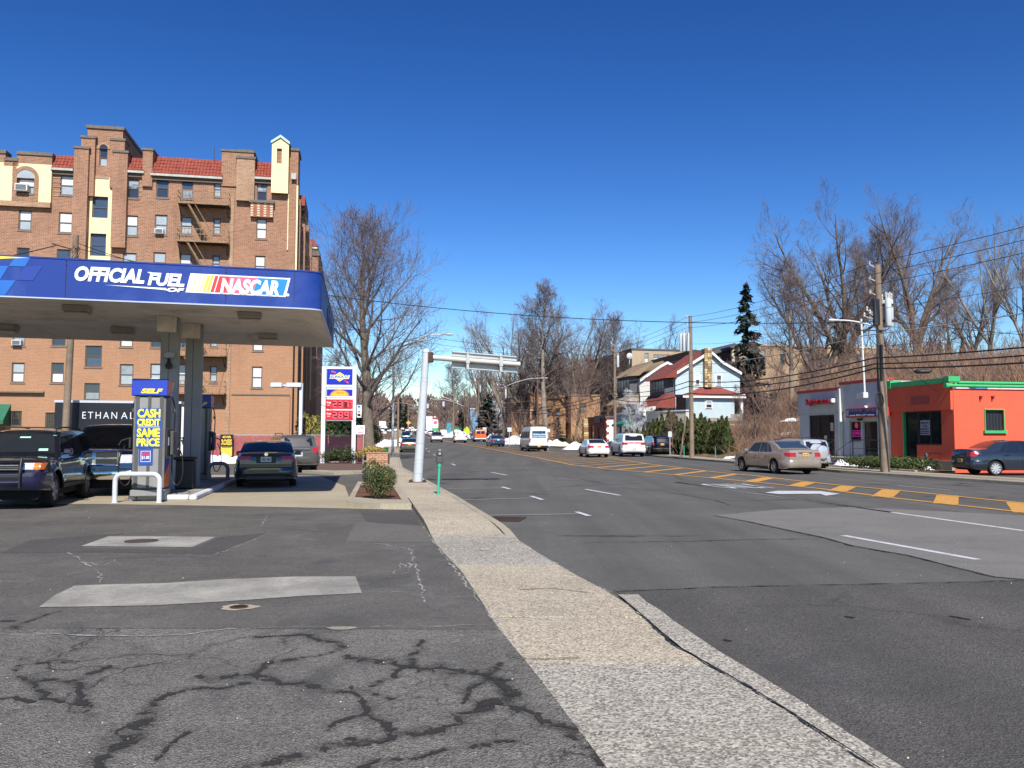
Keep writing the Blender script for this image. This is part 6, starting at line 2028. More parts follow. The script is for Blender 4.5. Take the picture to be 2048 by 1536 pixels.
def roses_sign():
 a=at(441,914,50.6);b_=at(467,913,50.5);z1=at(441,869,50.6).z
 r=empty('poster',(a.x,a.y-.1,0),atan2(b_.y-a.y,b_.x-a.x),'yellow and black flower shop poster tied to the red slatted fence','poster')
 w=(b_-a).length;z0=a.z
 mb=MB();mb.box(0,w,-.02,.0,z0,z1);mb.build('board',parent=r,mat=mat('poster_black',(.015,.015,.012),.5,0))
 M_Y=mat('poster_ochre',(.78,.55,.08),.5,.03)
 mb=MB();mb.box(.06,w-.06,-.024,-.021,z0+.05,z0+(z1-z0)*.46);mb.build('lower_panel',parent=r,mat=M_Y)
 h=z1-z0
 place_text('poster_lettering',r,'4EVER',(.12,-.022,z0+h*.84),(1,0,0),(0,0,1),width=w-.24,height=h*.10,bold=.04,mat=M_Y)
 place_text('poster_lettering',r,'ROSES',(.08,-.022,z0+h*.53),(1,0,0),(0,0,1),width=w-.16,height=h*.26,bold=.04,mat=M_Y)
 mb=MB();mb.box(.12,w-.12,-.026,-.0245,z0+h*.42,z0+h*.45);mb.build('poster_rule',parent=r,mat=MATS['poster_black'])
roses_sign()
def price_sign():
 Y=48.0
 c=at(679,860,Y)
 r=empty('price_sign',(c.x,c.y,0),.10,'tall white price sign with blue, yellow and red panels in a mulch bed','sign')
 F=Facade((c.x,c.y,0),.10)
 M_SW=mat('sign_white',(.80,.82,.84),.45,.03,3)
 def rect(name,px0,px1,py0,py1,y0,y1,m,bev=0,par=None):
  s0,zt=F.sz(px0,py0,-y0);s1,zb_=F.sz(px1,py1,-y0)
  s0=F.sz(px0,(py0+py1)/2,-y0)[0];s1=F.sz(px1,(py0+py1)/2,-y0)[0]
  mb=MB()
  if bev:mb.bevbox(s0,s1,y0,y1,zb_,zt,bev)
  else:mb.box(s0,s1,y0,y1,zb_,zt)
  return mb.build(name,parent=par or r,mat=m),s0,s1,zb_,zt
 for a,b_ in((644.5,652.5),(705.5,713.5)):
  s0,zt=F.sz(a,733);s1=F.sz(b_,733)[0]
  mb=MB();mb.bevbox(s0,s1,-.11,.11,0,zt,.012);mb.build('post',parent=r,mat=M_SW)
 rect('cabinet',652.6,705.4,733,775,-.10,.10,M_SW,.01)
 rect('cabinet',652.6,705.4,775.5,795.5,-.10,.10,M_SW,.01)
 rect('cabinet',652.6,705.4,796,842,-.08,.08,M_SW,.01)
 blue=mat('sign_blue',(.01,.02,.42),.35,.03)
 o,s0,s1,z0,z1=rect('emblem_panel',653.5,705,737.5,769.5,-.115,-.101,blue)
 cx,cz,hw,hh=(s0+s1)/2,(z0+z1)/2,(s1-s0)/2,(z1-z0)/2
 def shape(name,pts,m,y,par=o):
  mb=MB();mb.face([(cx+a*hw,y,cz+b_*hh)for a,b_ in pts]);q=mb.build(name,parent=par,mat=m)
  if q.data.polygons[0].normal.y>0:q.data.flip_normals()
 shape('emblem_arrow',[(-.70,.62),(-.52,.80),(-.42,.62),(-.28,.68),(-.34,.42),(.60,-.62),(.52,-.72),(.72,-.88),(.68,-.62),(.5,-.5),(-.44,.52),(-.62,.55)],mat('arrow_red',(.75,.08,.12),.4,0),-.118)
 shape('emblem_diamond',[(-.52,0),(-.04,.56),(.04,.56),(.55,.02),(.04,-.58),(-.04,-.58)],M_PYEL,-.1195)
 shape('lettering_plate',[(-.82,-.20),(-.72,-.12),(-.74,.24),(.80,.20),(.76,.02),(.72,-.26),(-.74,-.24)],M_PRINTW,-.121)
 place_text('emblem_lettering',o,'SUNOCO',(cx-.72*hw,-.126,cz-.16*hh),(1,0,0),(0,0,1),width=1.42*hw,height=.34*hh,bold=.03,shear=.3,mat=mat('lettering_navy',(.01,.015,.15),.4,0))
 o,s0,s1,z0,z1=rect('store_panel',653.5,705,778.5,792,-.115,-.101,blue)
 cx,cz,hw,hh=(s0+s1)/2,(z0+z1)/2,(s1-s0)/2,(z1-z0)/2
 for rr,m_,yy in((.75,mat('arch_orange',(.80,.25,.03),.4,0),-.118),(.62,mat('arch_yellow',(.85,.50,.03),.4,0),-.1195)):
  mb=MB();pts=[(cx+rr*hw*cos(pi*k/14),yy,z0+.004+rr*1.9/.75*hh*sin(pi*k/14)*.98)for k in range(15)]
  mb.face(pts);q=mb.build('sunrise_arch',parent=o,mat=m_)
  if q.data.polygons[0].normal.y>0:q.data.flip_normals()
 place_text('store_lettering',o,'A\u03c1lus' if False else 'Aplus',(cx-.32*hw,-.124,cz-.55*hh),(1,0,0),(0,0,1),width=.66*hw,height=.95*hh,shear=.3,mat=mat('lettering_brown',(.30,.12,.02),.5,0))
 red=mat('price_red',(.72,.02,.025),.4,.03);dk=mat('price_dark',(.14,.005,.01),.4,0)
 lit=mat('price_digit_lit',(.95,.12,.16),.4,0,emit=((1,.08,.12),.5))
 SEG={'2':'abged','3':'abgcd','7':'abc','8':'abcdefg','9':'abcdfg'}
 for(py0,py1,digits,word)in((798.5,817.5,'237','Reg'),(820.5,840,'289','Prem')):
  o,s0,s1,z0,z1=rect('price_panel',651,705.8,py0,py1,-.115,-.101,red)
  H=z1-z0;Wd=s1-s0
  place_text('grade_lettering',o,word,(s0+.05*Wd,-.119,z0+.55*H),(1,0,0),(0,0,1),width=.15*Wd,height=.2*H,bold=.03,mat=M_PRINTW)
  mb=MB();mb.box(s0+.06*Wd,s0+.17*Wd,-.120,-.116,z0+.36*H,z0+.40*H);mb.build('grade_rule',parent=o,mat=M_PRINTW)
  def digit(ch,x,z,w,h):
   t=w*.24
   S_={'a':(x,x+w,z+h-t,z+h),'d':(x,x+w,z,z+t),'g':(x,x+w,z+h/2-t/2,z+h/2+t/2),
     'f':(x,x+t,z+h/2,z+h),'b':(x+w-t,x+w,z+h/2,z+h),'e':(x,x+t,z,z+h/2),'c':(x+w-t,x+w,z,z+h/2)}
   mb=MB();mb.box(x-.02,x+w+.02,-.120,-.1155,z-.02,z+h+.02,dk)
   for k in SEG[ch]:
    a,b_,c_,d_=S_[k];mb.box(a+.004,b_-.004,-.126,-.1205,c_+.004,d_-.004,lit)
   return mb.build('digit',parent=o)
  for k,ch in enumerate(digits):
   digit(ch,s0+(.26+.215*k)*Wd,z0+.14*H,.155*Wd,.72*H)
  mb=MB();mb.box(s0+.435*Wd,s0+.45*Wd,-.126,-.12,z0+.10*H,z0+.17*H);mb.build('decimal_point',parent=o,mat=lit)
  digit('9',s0+.89*Wd,z0+.45*H,.075*Wd,.42*H)
price_sign()
def small_signs():
 M_SW=MATS['sign_white'];M_GALV=MATS['galvanised']
 c=at(727,868,46.3)
 r=empty('atm_sign',(c.x,c.y,0),.1,'small white sign with red ATM lettering on a thin post at the fence end','sign')
 F=Facade((c.x,c.y,0),.1)
 mb=MB();mb.tube([(0,.03,0),(0,.03,c.z+.4)],.03,6);mb.build('post',parent=r,mat=M_GALV)
 s0,zt=F.sz(712.5,850.5);s1,zb_=F.sz(729.5,868.5)
 mb=MB();mb.box(s0,s1,-.02,.0,zb_,zt);b_=mb.build('board',parent=r,mat=M_SW)
 place_text('atm_lettering',b_,'ATM',(s0+.1,-.023,zb_+.2),(1,0,0),(0,0,1),width=(s1-s0)*.62,height=.2,bold=.0,mat=M_PRED)
 mb=MB();mb.box(s0+.08,s1-.08,-.024,-.021,zb_+.08,zb_+.12);mb.build('sign_rule',parent=b_,mat=M_PPINK)
 c=at(717.5,832,47.6)
 r=empty('card_sign',(c.x,c.y,0),.1,'narrow white sign of payment card marks fixed beside the price sign','sign')
 F=Facade((c.x,c.y,0),.1)
 s0,zt=F.sz(714,810);s1,zb_=F.sz(723,835)
 mb=MB();mb.box(s0,s1,-.02,.0,zb_,zt);b_=mb.build('board',parent=r,mat=M_SW)
 mb=MB();mb.box(s0-.02,s0+.1,.001,.05,zb_+.1,zb_+.15);mb.box(s0-.02,s0+.1,.001,.05,zt-.15,zt-.1);mb.build('bracket',parent=r,mat=M_GALV)
 h=zt-zb_
 for z0,z1,m_ in((.78,.95,M_PBLUE),(.64,.75,mat('card_pale',(.45,.62,.75),.5,0)),(.38,.52,M_FLAME),(.10,.30,M_BLACKP)):
  mb=MB();mb.box(s0+.04,s1-.06,-.024,-.021,zb_+h*z0,zb_+h*z1);mb.build('card_mark',parent=b_,mat=m_)
small_signs()
def flood():
 b0=at(601,872,52.5)
 r=empty('floodlight_pole',(b0.x,b0.y,0),0,'white square pole with two box floodlights behind the parked crossover','lamp post')
 M_W=mat('pole_white',(.62,.66,.70),.5,.04,3)
 zt=at(601,768,52.5).z
 mb=MB();mb.bevbox(-.10,.10,-.10,.10,0,zt,.01);mb.build('pole',parent=r,mat=M_W)
 for x0,x1 in((-.88,.06),(-1.85,-1.15)):
  mb=MB();mb.bevbox(x0,x1,-.32,.32,zt-.22,zt+.06,.03);mb.build('floodlight',parent=r,mat=M_W)
 mb=MB();mb.box(-1.16,-.87,-.05,.05,zt-.12,zt-.04);mb.build('arm',parent=r,mat=M_W)
flood()
def ring_bed(name,outer,inner,h,label,fill_m=None,z0=0.0,cat='flower bed'):
 c=sum((Vector((p[0],p[1],0))for p in outer),Vector())/len(outer)
 r=empty(name,(c.x,c.y,0),0,label,cat)
 n=len(outer)
 for k in range(n):
  a,b_=outer[k],outer[(k+1)%n];d,e=inner[k],inner[(k+1)%n]
  mb=MB();mb.prism([(p[0]-c.x,p[1]-c.y)for p in(a,b_,e,d)],z0,z0+h+.001*k);mb.build('edging',parent=r,mat=M_CURB)
 mb=MB();rn=random.Random(2)
 mb.face([(p[0]-c.x,p[1]-c.y,z0+h-.03)for p in inner])
 o=mb.build('mulch',parent=r,mat=fill_m or M_MULCH)
 if o.data.polygons[0].normal.z<0:o.data.flip_normals()
 return r
def g2(px,py,z=.15):
 p=gp(px,py,z);return(p.x,p.y)
BED=[g2(693,1003),g2(760,1007),g2(823,1007),g2(796,966),g2(716,963)]
BEDI=[g2(710,994),g2(758,998.5),g2(803,999),g2(784,970),g2(722,968)]
ring_bed('mulch_bed',BED,BEDI,.15,'small raised bed of red-brown mulch with a concrete edge, between the apron and the sidewalk')
SB=[g2(604,941,.13),g2(668,945,.13),g2(728,943,.13),g2(738,930,.13),g2(736,921,.13),g2(604,923,.13)]
SBI=[g2(608,938,.13),g2(668,941,.13),g2(724,940,.13),g2(733,930,.13),g2(733,922.5,.13),g2(607,924.5,.13)]
ring_bed('sign_bed',SB,SBI,.13,'long planting bed with a pale concrete edge under the price sign',mat('mulch_brown',(.12,.07,.05),.95,.5,12,bmp=.8))
def brick_planter():
 a=at(733,925,44.0);b_=at(775,925,44.0)
 r=empty('brick_planter',(a.x,a.y,0),.10,'low tan brick planter box full of yellow shrubs beside the sidewalk','planter')
 L=(b_-a).length;rn=random.Random(9)
 M_PB=mat('planter_brick',(.46,.27,.16),.9,.2,8,bmp=.3);M_PB2=mat('planter_brick_dark',(.34,.17,.10),.9,.2,8,bmp=.3)
 bricks=[MB().box(0,.30,0,.12,0,.105).mesh('brick'),MB().box(0,.30,0,.12,0,.105).mesh('brick')]
 bricks[0].materials.append(M_PB);bricks[1].materials.append(M_PB2)
 for row in range(6):
  x=-.15 if row%2 else 0
  while x<L-.02:
   x0=max(0,x)
   o=link_mesh('brick',bricks[rn.random()<.35],r);o.location=(x0,rn.uniform(-.006,.006),row*.118+.02);o.scale=(min(1,(min(L,x+.30)-x0)/.30),1,1)
   x+=.315
  y=.13
  while y<2.2:
   o=link_mesh('brick',bricks[rn.random()<.35],r);o.rotation_euler=(0,0,pi/2);o.location=(L+rn.uniform(-.006,.006),y+(.15 if row%2 else 0),row*.118+.02);y+=.315
 mb=MB();mb.box(.03,L-.13,.13,2.2,0,.62);mb.build('soil',parent=r,mat=M_MULCH)
 mb=MB();mb.box(-.04,L+.04,-.04,.16,.73,.79);mb.build('cap',parent=r,mat=mat('wood_cap',(.40,.24,.15),.85,.2,6))
 return r,a,L
BP=brick_planter()
def gantry():
 b0=gp(835,965,.12);Y=b0.y
 top=at(852,705,Y)
 r=empty('sign_gantry',(b0.x,b0.y,.12),0,'pale steel post at the curb with a horizontal arm carrying a sign seen from behind','sign post')
 M_P=mat('weathered_pale_paint',(.50,.54,.57),.6,.08,3,dirt=(.42,.30,.18),dirt_amt=.55,bmp=.15)
 M_AL=mat('aluminium',(.52,.53,.52),.45,.08,4,metal=.3,dirt=(.4,.37,.3),dirt_amt=.3)
 tx=top.x-b0.x;h=top.z-.12
 mb=MB();mb.tube([(0,0,0),(tx*.33,0,h*.33),(tx*.66,0,h*.66),(tx,0,h)],[.155,.142,.128,.115],20);mb.build('post',parent=r,mat=M_P,smooth=50)
 mb=MB();mb.lathe([(.125,0),(.12,.06),(.06,.12),(0,.13)],c=(tx,0,h),sides=16);mb.build('cap',parent=r,mat=M_P,smooth=50)
 mb=MB();mb.bevbox(-.28,.28,-.28,.28,-.02,.03,.01);mb.build('base_plate',parent=r,mat=M_RUST)
 for sx in(-1,1):
  for sy in(-1,1):
   mb=MB();mb.lathe([(.03,.03),(.03,.09),(0,.095)],c=(sx*.22,sy*.22,0),sides=8);mb.build('anchor_bolt',parent=r,mat=M_RUST)
 for z in(.62,.75,.31,h-.95,h-.82,1.28):
  mb=MB();t=z/h;rr=.157-.042*t;mb.lathe([(rr,-.012),(rr+.004,-.012),(rr+.004,.012),(rr,.012)],c=(tx*t,0,z),sides=20);mb.build('strap',parent=r,mat=M_P)
 ux,uy=cos(.185),sin(.185)
 a=at(866,715,Y)-b0;e=at(1034,728.5,Y+.6)-b0
 a=Vector((a.x,a.y,a.z-.0));
 base=Vector((tx,0,a.z))
 mb=MB();mb.bevbox(tx+.08,tx+.24,-.12,.12,a.z-.16,a.z+.17,.02);mb.build('bracket',parent=r,mat=M_RUST)
 end=Vector((e.x,e.y,e.z))
 mb=MB();mb.tube([(tx+.2,.0,a.z),(end.x,end.y,end.z)],[.088,.078],16);mb.tube([(end.x,end.y,end.z),(end.x+.10,end.y+.02,end.z)],[.085,.085],16);mb.build('arm',parent=r,mat=mat('arm_cream',(.55,.52,.46),.55,.08,3,dirt=(.4,.33,.24),dirt_amt=.4),smooth=50)
 d=(end-Vector((tx+.2,0,a.z)));Ld=d.length;dn=d.normalized()
 s0,s1=.68,Ld+.02
 nrm=Vector((-dn.y,dn.x,0))
 up=Vector((0,0,1))
 o0=Vector((tx+.2,0,a.z))
 def slab(name,t0,t1,w0,w1,z0,z1,m):
  mb=MB();n=[]
  for t,w,z in((t0,w0,z0),(t1,w0,z0),(t1,w1,z0),(t0,w1,z0),(t0,w0,z1),(t1,w0,z1),(t1,w1,z1),(t0,w1,z1)):
   n.append(o0+dn*t+nrm*w+up*z)
  mb.v=[tuple(v)for v in n];mb.f=[(3,2,1,0),(4,5,6,7),(0,1,5,4),(1,2,6,5),(2,3,7,6),(3,0,4,7)];mb.m=[0]*6
  return mb.build(name,parent=r,mat=m)
 slab('sign_back',s0,s1,.16,.19,-.24,.24,M_AL)
 slab('top_channel',s0,s1,.10,.22,.241,.275,M_AL);slab('bottom_channel',s0-.02,s1,.08,.22,-.275,-.241,M_AL)
 slab('upper_rib',s0,s1,.11,.159,.11,.15,M_AL);slab('lower_rib',s0,s1,.11,.159,-.16,-.12,M_AL)
 for t in(s0+.45,s1-.62):
  slab('hanger',t,t+.08,-.10,.10,-.30,.20,M_AL)
  slab('hanger_clamp',t-.02,t+.10,-.12,-.101,-.11,.11,M_AL)
gantry()
def meter(px,py,Y=None,label='',head=True,s=1.0,lean=0.0):
 b0=gp(px,py,.125)if Y is None else Vector((at(px,py,Y).x,Y,grade(Y)+.125))
 r=empty('parking_meter',b0,.2,label,'parking meter')
 M_MG=mat('meter_green',(.05,.42,.26),.5,.06,5);M_MH=mat('meter_grey',(.075,.08,.085),.45,.1,5)
 mb=MB();mb.tube([(0,0,0),(lean,0,.72*s)],.032,10);mb.build('post',parent=r,mat=M_MG,smooth=50)
 if head:
  mb=MB();mb.tube([(lean,0,.70),(lean,0,.80)],[.045,.05],10);mb.build('collar',parent=r,mat=M_MG,smooth=50)
  mb=MB();mb.bevbox(lean-.085,lean+.085,-.07,.07,.80,.985,.025);mb.build('vault',parent=r,mat=M_MH,smooth=40)
  mb=MB();mb.bevbox(lean-.07,lean+.07,-.055,.055,.988,1.10,.02)
  mb.prism_y([(lean-.075,1.10),(lean-.06,1.15),(lean-.03,1.185),(lean+.03,1.185),(lean+.06,1.15),(lean+.075,1.10)],-.05,.05);mb.build('head',parent=r,mat=M_MH,smooth=40)
  mb=MB();mb.bevbox(lean-.03,lean+.03,-.062,-.056,1.02,1.08,.004);mb.build('coin_plate',parent=r,mat=M_CHROME)
  mb=MB();mb.face([(lean-.035,-.052,1.12),(lean+.035,-.052,1.12),(lean+.03,-.052,1.16),(lean-.03,-.052,1.16)]);mb.build('dial',parent=r,mat=M_PUMPG)
 return r
meter(876,990,label='grey-headed parking meter on a mint green post beside the near curb',lean=.03)
meter(1431,917,Y=57,label='bare mint green meter post at the far curb left of the brush slope',head=False,s=1.2)
meter(1368,913,Y=63,label='bare mint green meter post just left of the utility pole with transformers',head=False,s=1.2)
def street_lamp(X,Y,zt,arm,rz,label,z0=None,pole_r=.085,m=None,pole=True,tip=None,name='street_lamp',brace=True):
 z0=grade(Y)+.12 if z0 is None else z0
 r=empty(name,(X,Y,z0),rz,label,'street lamp')
 m=m or mat('lamp_aluminium',(.56,.58,.59),.4,.06,3,metal=.25)
 h=zt-z0
 if pole:
  mb=MB();mb.tube([(0,0,0),(0,0,h)],[pole_r,pole_r*.65],12);mb.build('pole',parent=r,mat=m,smooth=50)
  mb=MB();mb.bevbox(-.2,.2,-.2,.2,0,.05,.01);mb.build('base_plate',parent=r,mat=m)
 rise=arm*.22 if tip is None else tip
 pts=[(0,0,h-.1)]
 for k in range(1,9):
  t=k/8;pts.append((arm*.80*t,0,h-.1+rise*sin(t*pi/2)))
 mb=MB();mb.tube(pts,.035,8);mb.build('arm',parent=r,mat=m,smooth=60)
 if brace:
  mb=MB();mb.tube([(0,0,h-.95)]+[(arm*.62*k/6,0,h-.95+(rise*sin(.62/.8*pi/2)+.82)*(k/6))for k in range(1,7)],.028,8);mb.tube([(arm*.25,0,h-.08+rise*.45),(arm*.25,0,h-.95+.42*(rise+.8))],.02,6);mb.build('brace',parent=r,mat=m,smooth=60)
 mb=MB();zc=h-.1+rise
 mb.lathe([(0,arm*.80-.02),(.07,arm*.80),(.10,arm*.86),(.15,arm*.93),(.12,arm),(0,arm+.02)],axis='x',sides=12,c=(0,0,zc))
 mb.v=[(a,b_,zc+(c-zc)*.55)for a,b_,c in mb.v];mb.build('lamp_head',parent=r,mat=m,smooth=50,weld=True)
 return r
p=gp(788,912,.12)
street_lamp(left_curb(64)-.55,64,at(803,690,64).z,4.5,.14,'tall aluminium street lamp with a curved arm, standing at the left curb beyond the gantry',pole_r=.11)
def tubs():
 p=at(768,896,50)
 r=empty('plastic_tubs',(p.x,p.y,.12),0,'green and yellow plastic tubs on the sidewalk at the foot of the big bare tree','tub')  # loose group of green, yellow and black plastic tubs
 mb=MB();mb.lathe([(0,0),(.20,0),(.25,.42),(.27,.44)],sides=14,c=(0,.1,.4));mb.build('green_tub',parent=r,mat=mat('plastic_green',(.03,.22,.10),.5,.1),smooth=50)
 mb=MB();mb.lathe([(0,0),(.22,0),(.27,.3),(.18,.42),(0,.43)],sides=14,c=(.08,-.25,.02));mb.build('yellow_tub',parent=r,mat=mat('plastic_yellow',(.75,.55,.02),.5,.05),smooth=50)
 mb=MB();mb.lathe([(0,0),(.22,0),(.3,.4),(0,.4)],sides=12,c=(-.25,.15,0));mb.build('black_tub',parent=r,mat=M_BLACKP,smooth=50)
tubs()
# ================================================================== TREES AND PLANTS
M_BARK=mat('bark_grey_brown',(.17,.135,.10),.95,.35,2.5,dirt=(.07,.06,.045),dirt_amt=.6,bmp=.7,bscale=9)
M_BARKL=mat('bark_pale',(.26,.22,.175),.95,.3,2.5,dirt=(.10,.085,.06),dirt_amt=.5,bmp=.6,bscale=9)
M_TWIG=mat('twig_brown',(.145,.108,.096),.95,.35,.6)
M_TWIGG=mat('twig_grey',(.185,.155,.142),.95,.3,.6)
M_TWIGR=mat('twig_reddish',(.19,.115,.095),.95,.35,.6)
ORD='first second third fourth fifth sixth seventh eighth ninth tenth eleventh twelfth thirteenth fourteenth fifteenth sixteenth seventeenth eighteenth nineteenth twentieth'.split()
def ordinal(k):return ORD[k]if k<20 else 'twenty-'+ORD[k-20]
def bare_tree(seed,H,r0,spread,first=.25,leader=True,split=4,dens=1.0,droop=.0,twig_r=.012,levels=4,lean=0.0):
 """trunk and crown meshes of a leafless tree standing at the origin"""
 rn=random.Random(seed)
 T,C=MB(),MB()
 def rv():
  return Vector((rn.gauss(0,1),rn.gauss(0,1),rn.gauss(0,1))).normalized()
 def limb(p,d,L,r,lev,mb,up=.10):
  n=6 if lev<=1 else(4 if lev==2 else 2 if lev==3 else 2)
  pts=[p.copy()];rad=[r];dirs=[d.copy()]
  wob=.18 if lev<=1 else .24 if lev==2 else .30
  for k in range(n):
   d=(d+rv()*wob+Vector((0,0,up*(1 if lev<=1 else .5)-droop*(lev>=2)))).normalized()
   p=p+d*(L/n)
   pts.append(p.copy());dirs.append(d.copy())
   rad.append(max(twig_r*.6,r*(1-.78*(k+1)/n)))
  mb.tube(pts,rad,6 if lev<=1 else 4 if lev==2 else 3,caps=False)
  if lev>=levels:return
  kids=int({1:9,2:7,3:5}.get(lev,9)*dens+rn.random())
  for k in range(kids):
   t=(.22 if lev==1 else .15)+(.8 if lev==1 else .85)*(k+rn.random()*.7)/kids
   i=min(n-1,int(t*n));f=t*n-i
   q=pts[i].lerp(pts[i+1],min(1,f))
   base=dirs[i+1]
   side=base.cross(rv()).normalized()
   a=rn.uniform(.45,1.05)
   nd=(base*cos(a)+side*sin(a)+Vector((0,0,.10))).normalized()
   rr=max(twig_r,(rad[i]*(1-f)+rad[i+1]*f)*rn.uniform(.36,.55))
   limb(q,nd,L*rn.uniform(.42,.66)*(1.12-.4*t),rr,lev+1,C,up)
 if leader:
  n=12;pts=[];rad=[]
  p=Vector((0,0,-.3));d=Vector((lean,0,1)).normalized()
  for k in range(n+1):
   t=k/n
   pts.append(p.copy());rad.append(r0*(1.25 if k==0 else 1)*(1-.86*t**1.15))
   d=(d+Vector((rn.gauss(0,.045),rn.gauss(0,.045),.05))).normalized()
   p=p+d*(H*.93/n)
  T.tube(pts,rad,12,caps=False)
  nl=int(26*dens)
  for k in range(nl):
   t=first+(1-first)*((k+rn.random()*.6)/nl)**.95
   i=min(n-1,int(t*n));f=t*n-i
   q=pts[i].lerp(pts[i+1],f)
   az=k*2.4+rn.uniform(-.4,.4)
   el=.25+1.0*t+rn.uniform(-.15,.15)
   w=spread*(1.0-.62*(abs(t-.42)/.58)**1.5)*rn.uniform(.75,1.12)
   nd=Vector((cos(az)*cos(el),sin(az)*cos(el),sin(el)))
   limb(q,nd,w*1.15,max(.02,rad[i]*rn.uniform(.28,.5)),1,C,.10)
 else:
  hs=H*first
  p=Vector((0,0,-.3));pts=[p.copy(),Vector((0,0,hs*.5)),Vector((lean*hs,0,hs))]
  T.tube(pts,[r0*1.3,r0,r0*.9],12,caps=False)
  for k in range(split):
   az=2*pi*k/split+rn.uniform(-.4,.4);tilt=rn.uniform(.22,.62)
   d=Vector((cos(az)*sin(tilt),sin(az)*sin(tilt),cos(tilt)))
   L=H*(1-first)*rn.uniform(.82,1.02)/max(.62,cos(tilt*.8));r=r0*rn.uniform(.45,.68)
   n=8;pts=[Vector((lean*hs,0,hs-.1))];rad=[r];dirs=[d]
   p=pts[0].copy()
   for j in range(n):
    d=(d+rv()*.10+Vector((0,0,.075))).normalized();p=p+d*(L/n);pts.append(p.copy());dirs.append(d.copy());rad.append(r*(1-.85*(j+1)/n))
   T.tube(pts,rad,8,caps=False)
   nl=int(13*dens)
   for j in range(nl):
    t=.16+.82*(j+rn.random()*.6)/nl;i=min(n-1,int(t*n));f=t*n-i
    q=pts[i].lerp(pts[i+1],f);side=dirs[i].cross(rv()).normalized();out=Vector((p.x,p.y,0)).normalized()if p.xy.length>.1 else side
    a=rn.uniform(.5,1.0)
    nd=(dirs[i]*cos(a)+(side+out*.5).normalized()*sin(a)).normalized()
    limb(q,nd,spread*rn.uniform(.55,.95)*(1.15-.55*t),max(.02,rad[i]*rn.uniform(.4,.62)),1,C,.10)
 return T.mesh('trunk',60),C.mesh('crown',60)
def tmpl(seed,bark,twig,**kw):
 a,b_=bare_tree(seed,**kw)
 a.materials.append(bark);b_.materials.append(twig)
 return a,b_,kw['H']
TR={
 'maple':tmpl(12,M_BARK,M_TWIG,H=17.5,r0=.44,spread=5.9,first=.17,dens=1.08,twig_r=.009),
 'oak':tmpl(5,M_BARK,M_TWIG,H=18,r0=.48,spread=6.0,first=.20,leader=False,split=5,dens=.78,twig_r=.009),
 'elm':tmpl(8,M_BARKL,M_TWIGG,H=20,r0=.42,spread=5.2,first=.16,leader=False,split=6,dens=.72,twig_r=.010),
 'ash':tmpl(21,M_BARKL,M_TWIG,H=18,r0=.30,spread=4.0,first=.30,dens=1.0,twig_r=.010),
 'slim':tmpl(33,M_BARK,M_TWIGR,H=14,r0=.18,spread=2.8,first=.22,dens=.8,twig_r=.010,levels=4),
 'thicket':tmpl(44,M_BARK,M_TWIGR,H=8,r0=.10,spread=1.7,first=.05,leader=False,split=9,dens=.55,twig_r=.010,levels=3),
}
def plant_tree(kind,X,Y,H,rz,label,cat='tree',group=None,z=None,name='bare_tree',wide=1.0):
 a,b_,h=TR[kind]
 z=ground_z(X,Y)-.1 if z is None else z
 o=empty(name,(X,Y,z),rz,label,cat,group);s=H/h
 o.scale=(s*wide,s*wide,s)
 link_mesh('trunk',a,o);link_mesh('crown',b_,o)
 return o
def tree_px(kind,px,Y,top_py,rz,label,zb=None,wide=1.0,**kw):
 X=at(px,800,Y).x;z=ground_z(X,Y)if zb is None else zb
 H=at(px,top_py,Y).z-z
 return plant_tree(kind,X,Y,H,rz,label,z=z-.1,wide=wide,**kw)
tree_px('maple',741,58,440,.6,'tallest bare tree on the left, standing between the price sign and the street lamp',zb=.2)
tree_px('slim',672,130,690,1.0,'slender bare tree far behind the price sign, beside the dark end of the brick block')
tree_px('slim',700,140,735,2.2,'low bare tree far behind the price sign posts')
tree_px('oak',1690,98,424,.4,'broadest bare tree on the hill, behind the near right utility pole')
tree_px('oak',1640,96,510,2.4,'bare tree spreading left on the hill, beside the broadest one',wide=.9)
tree_px('ash',1583,92,515,3.3,'slender bare tree standing before the tan building between spruce and broad trees')
tree_px('oak',1838,102,428,3.9,'tall round-crowned bare tree on the hill, right of the near right utility pole')
tree_px('ash',1768,104,452,.9,'upright bare tree between the two tallest trees on the hill',wide=1.2)
tree_px('ash',1905,108,545,1.9,'thin bare tree right of the round-crowned one on the hill')
tree_px('elm',1985,80,458,2.9,'tall pale-barked bare tree above the orange building at the right',wide=.9)
tree_px('elm',2052,74,450,.7,'bare tree cut by the right edge of the picture, tallest there',wide=.9)
tree_px('oak',1950,96,560,4.7,'dark low-branched bare tree above the orange building roof ducts')
tree_px('elm',2140,84,430,5.0,'bare tree just outside the right edge')
tree_px('elm',968,165,655,.2,'leftmost spreading bare tree of the middle clump, behind the blue-green spruce',wide=.95)
tree_px('elm',1012,150,640,1.7,'bare tree of the middle clump rising over the end of the gantry arm')
tree_px('oak',1048,140,628,3.0,'bare tree of the middle clump right of the gantry arm',wide=.95)
tree_px('ash',1092,132,562,1.2,'highest bare tree of the middle clump, standing over all the others',wide=1.15)
tree_px('elm',1120,145,620,4.4,'many-stemmed bare tree behind the white passenger van')
tree_px('oak',1160,138,640,5.2,'grey bare tree of the middle clump above the small brick shop')
tree_px('oak',1192,150,668,.9,'rightmost rounded bare tree of the middle clump')
tree_px('ash',1238,140,625,2.0,'thin bare tree behind the third utility pole')
tree_px('oak',1292,150,655,2.7,'rounded bare tree behind the beige hilltop building')
tree_px('slim',1150,112,700,2.7,'dark leaning bare tree in front of the orange brick house')
tree_px('ash',905,210,725,4.0,'bare tree behind the far traffic under the gantry sign',wide=1.3)
tree_px('elm',940,230,745,4.9,'bare tree far down the right side, left of the blue-green spruce')
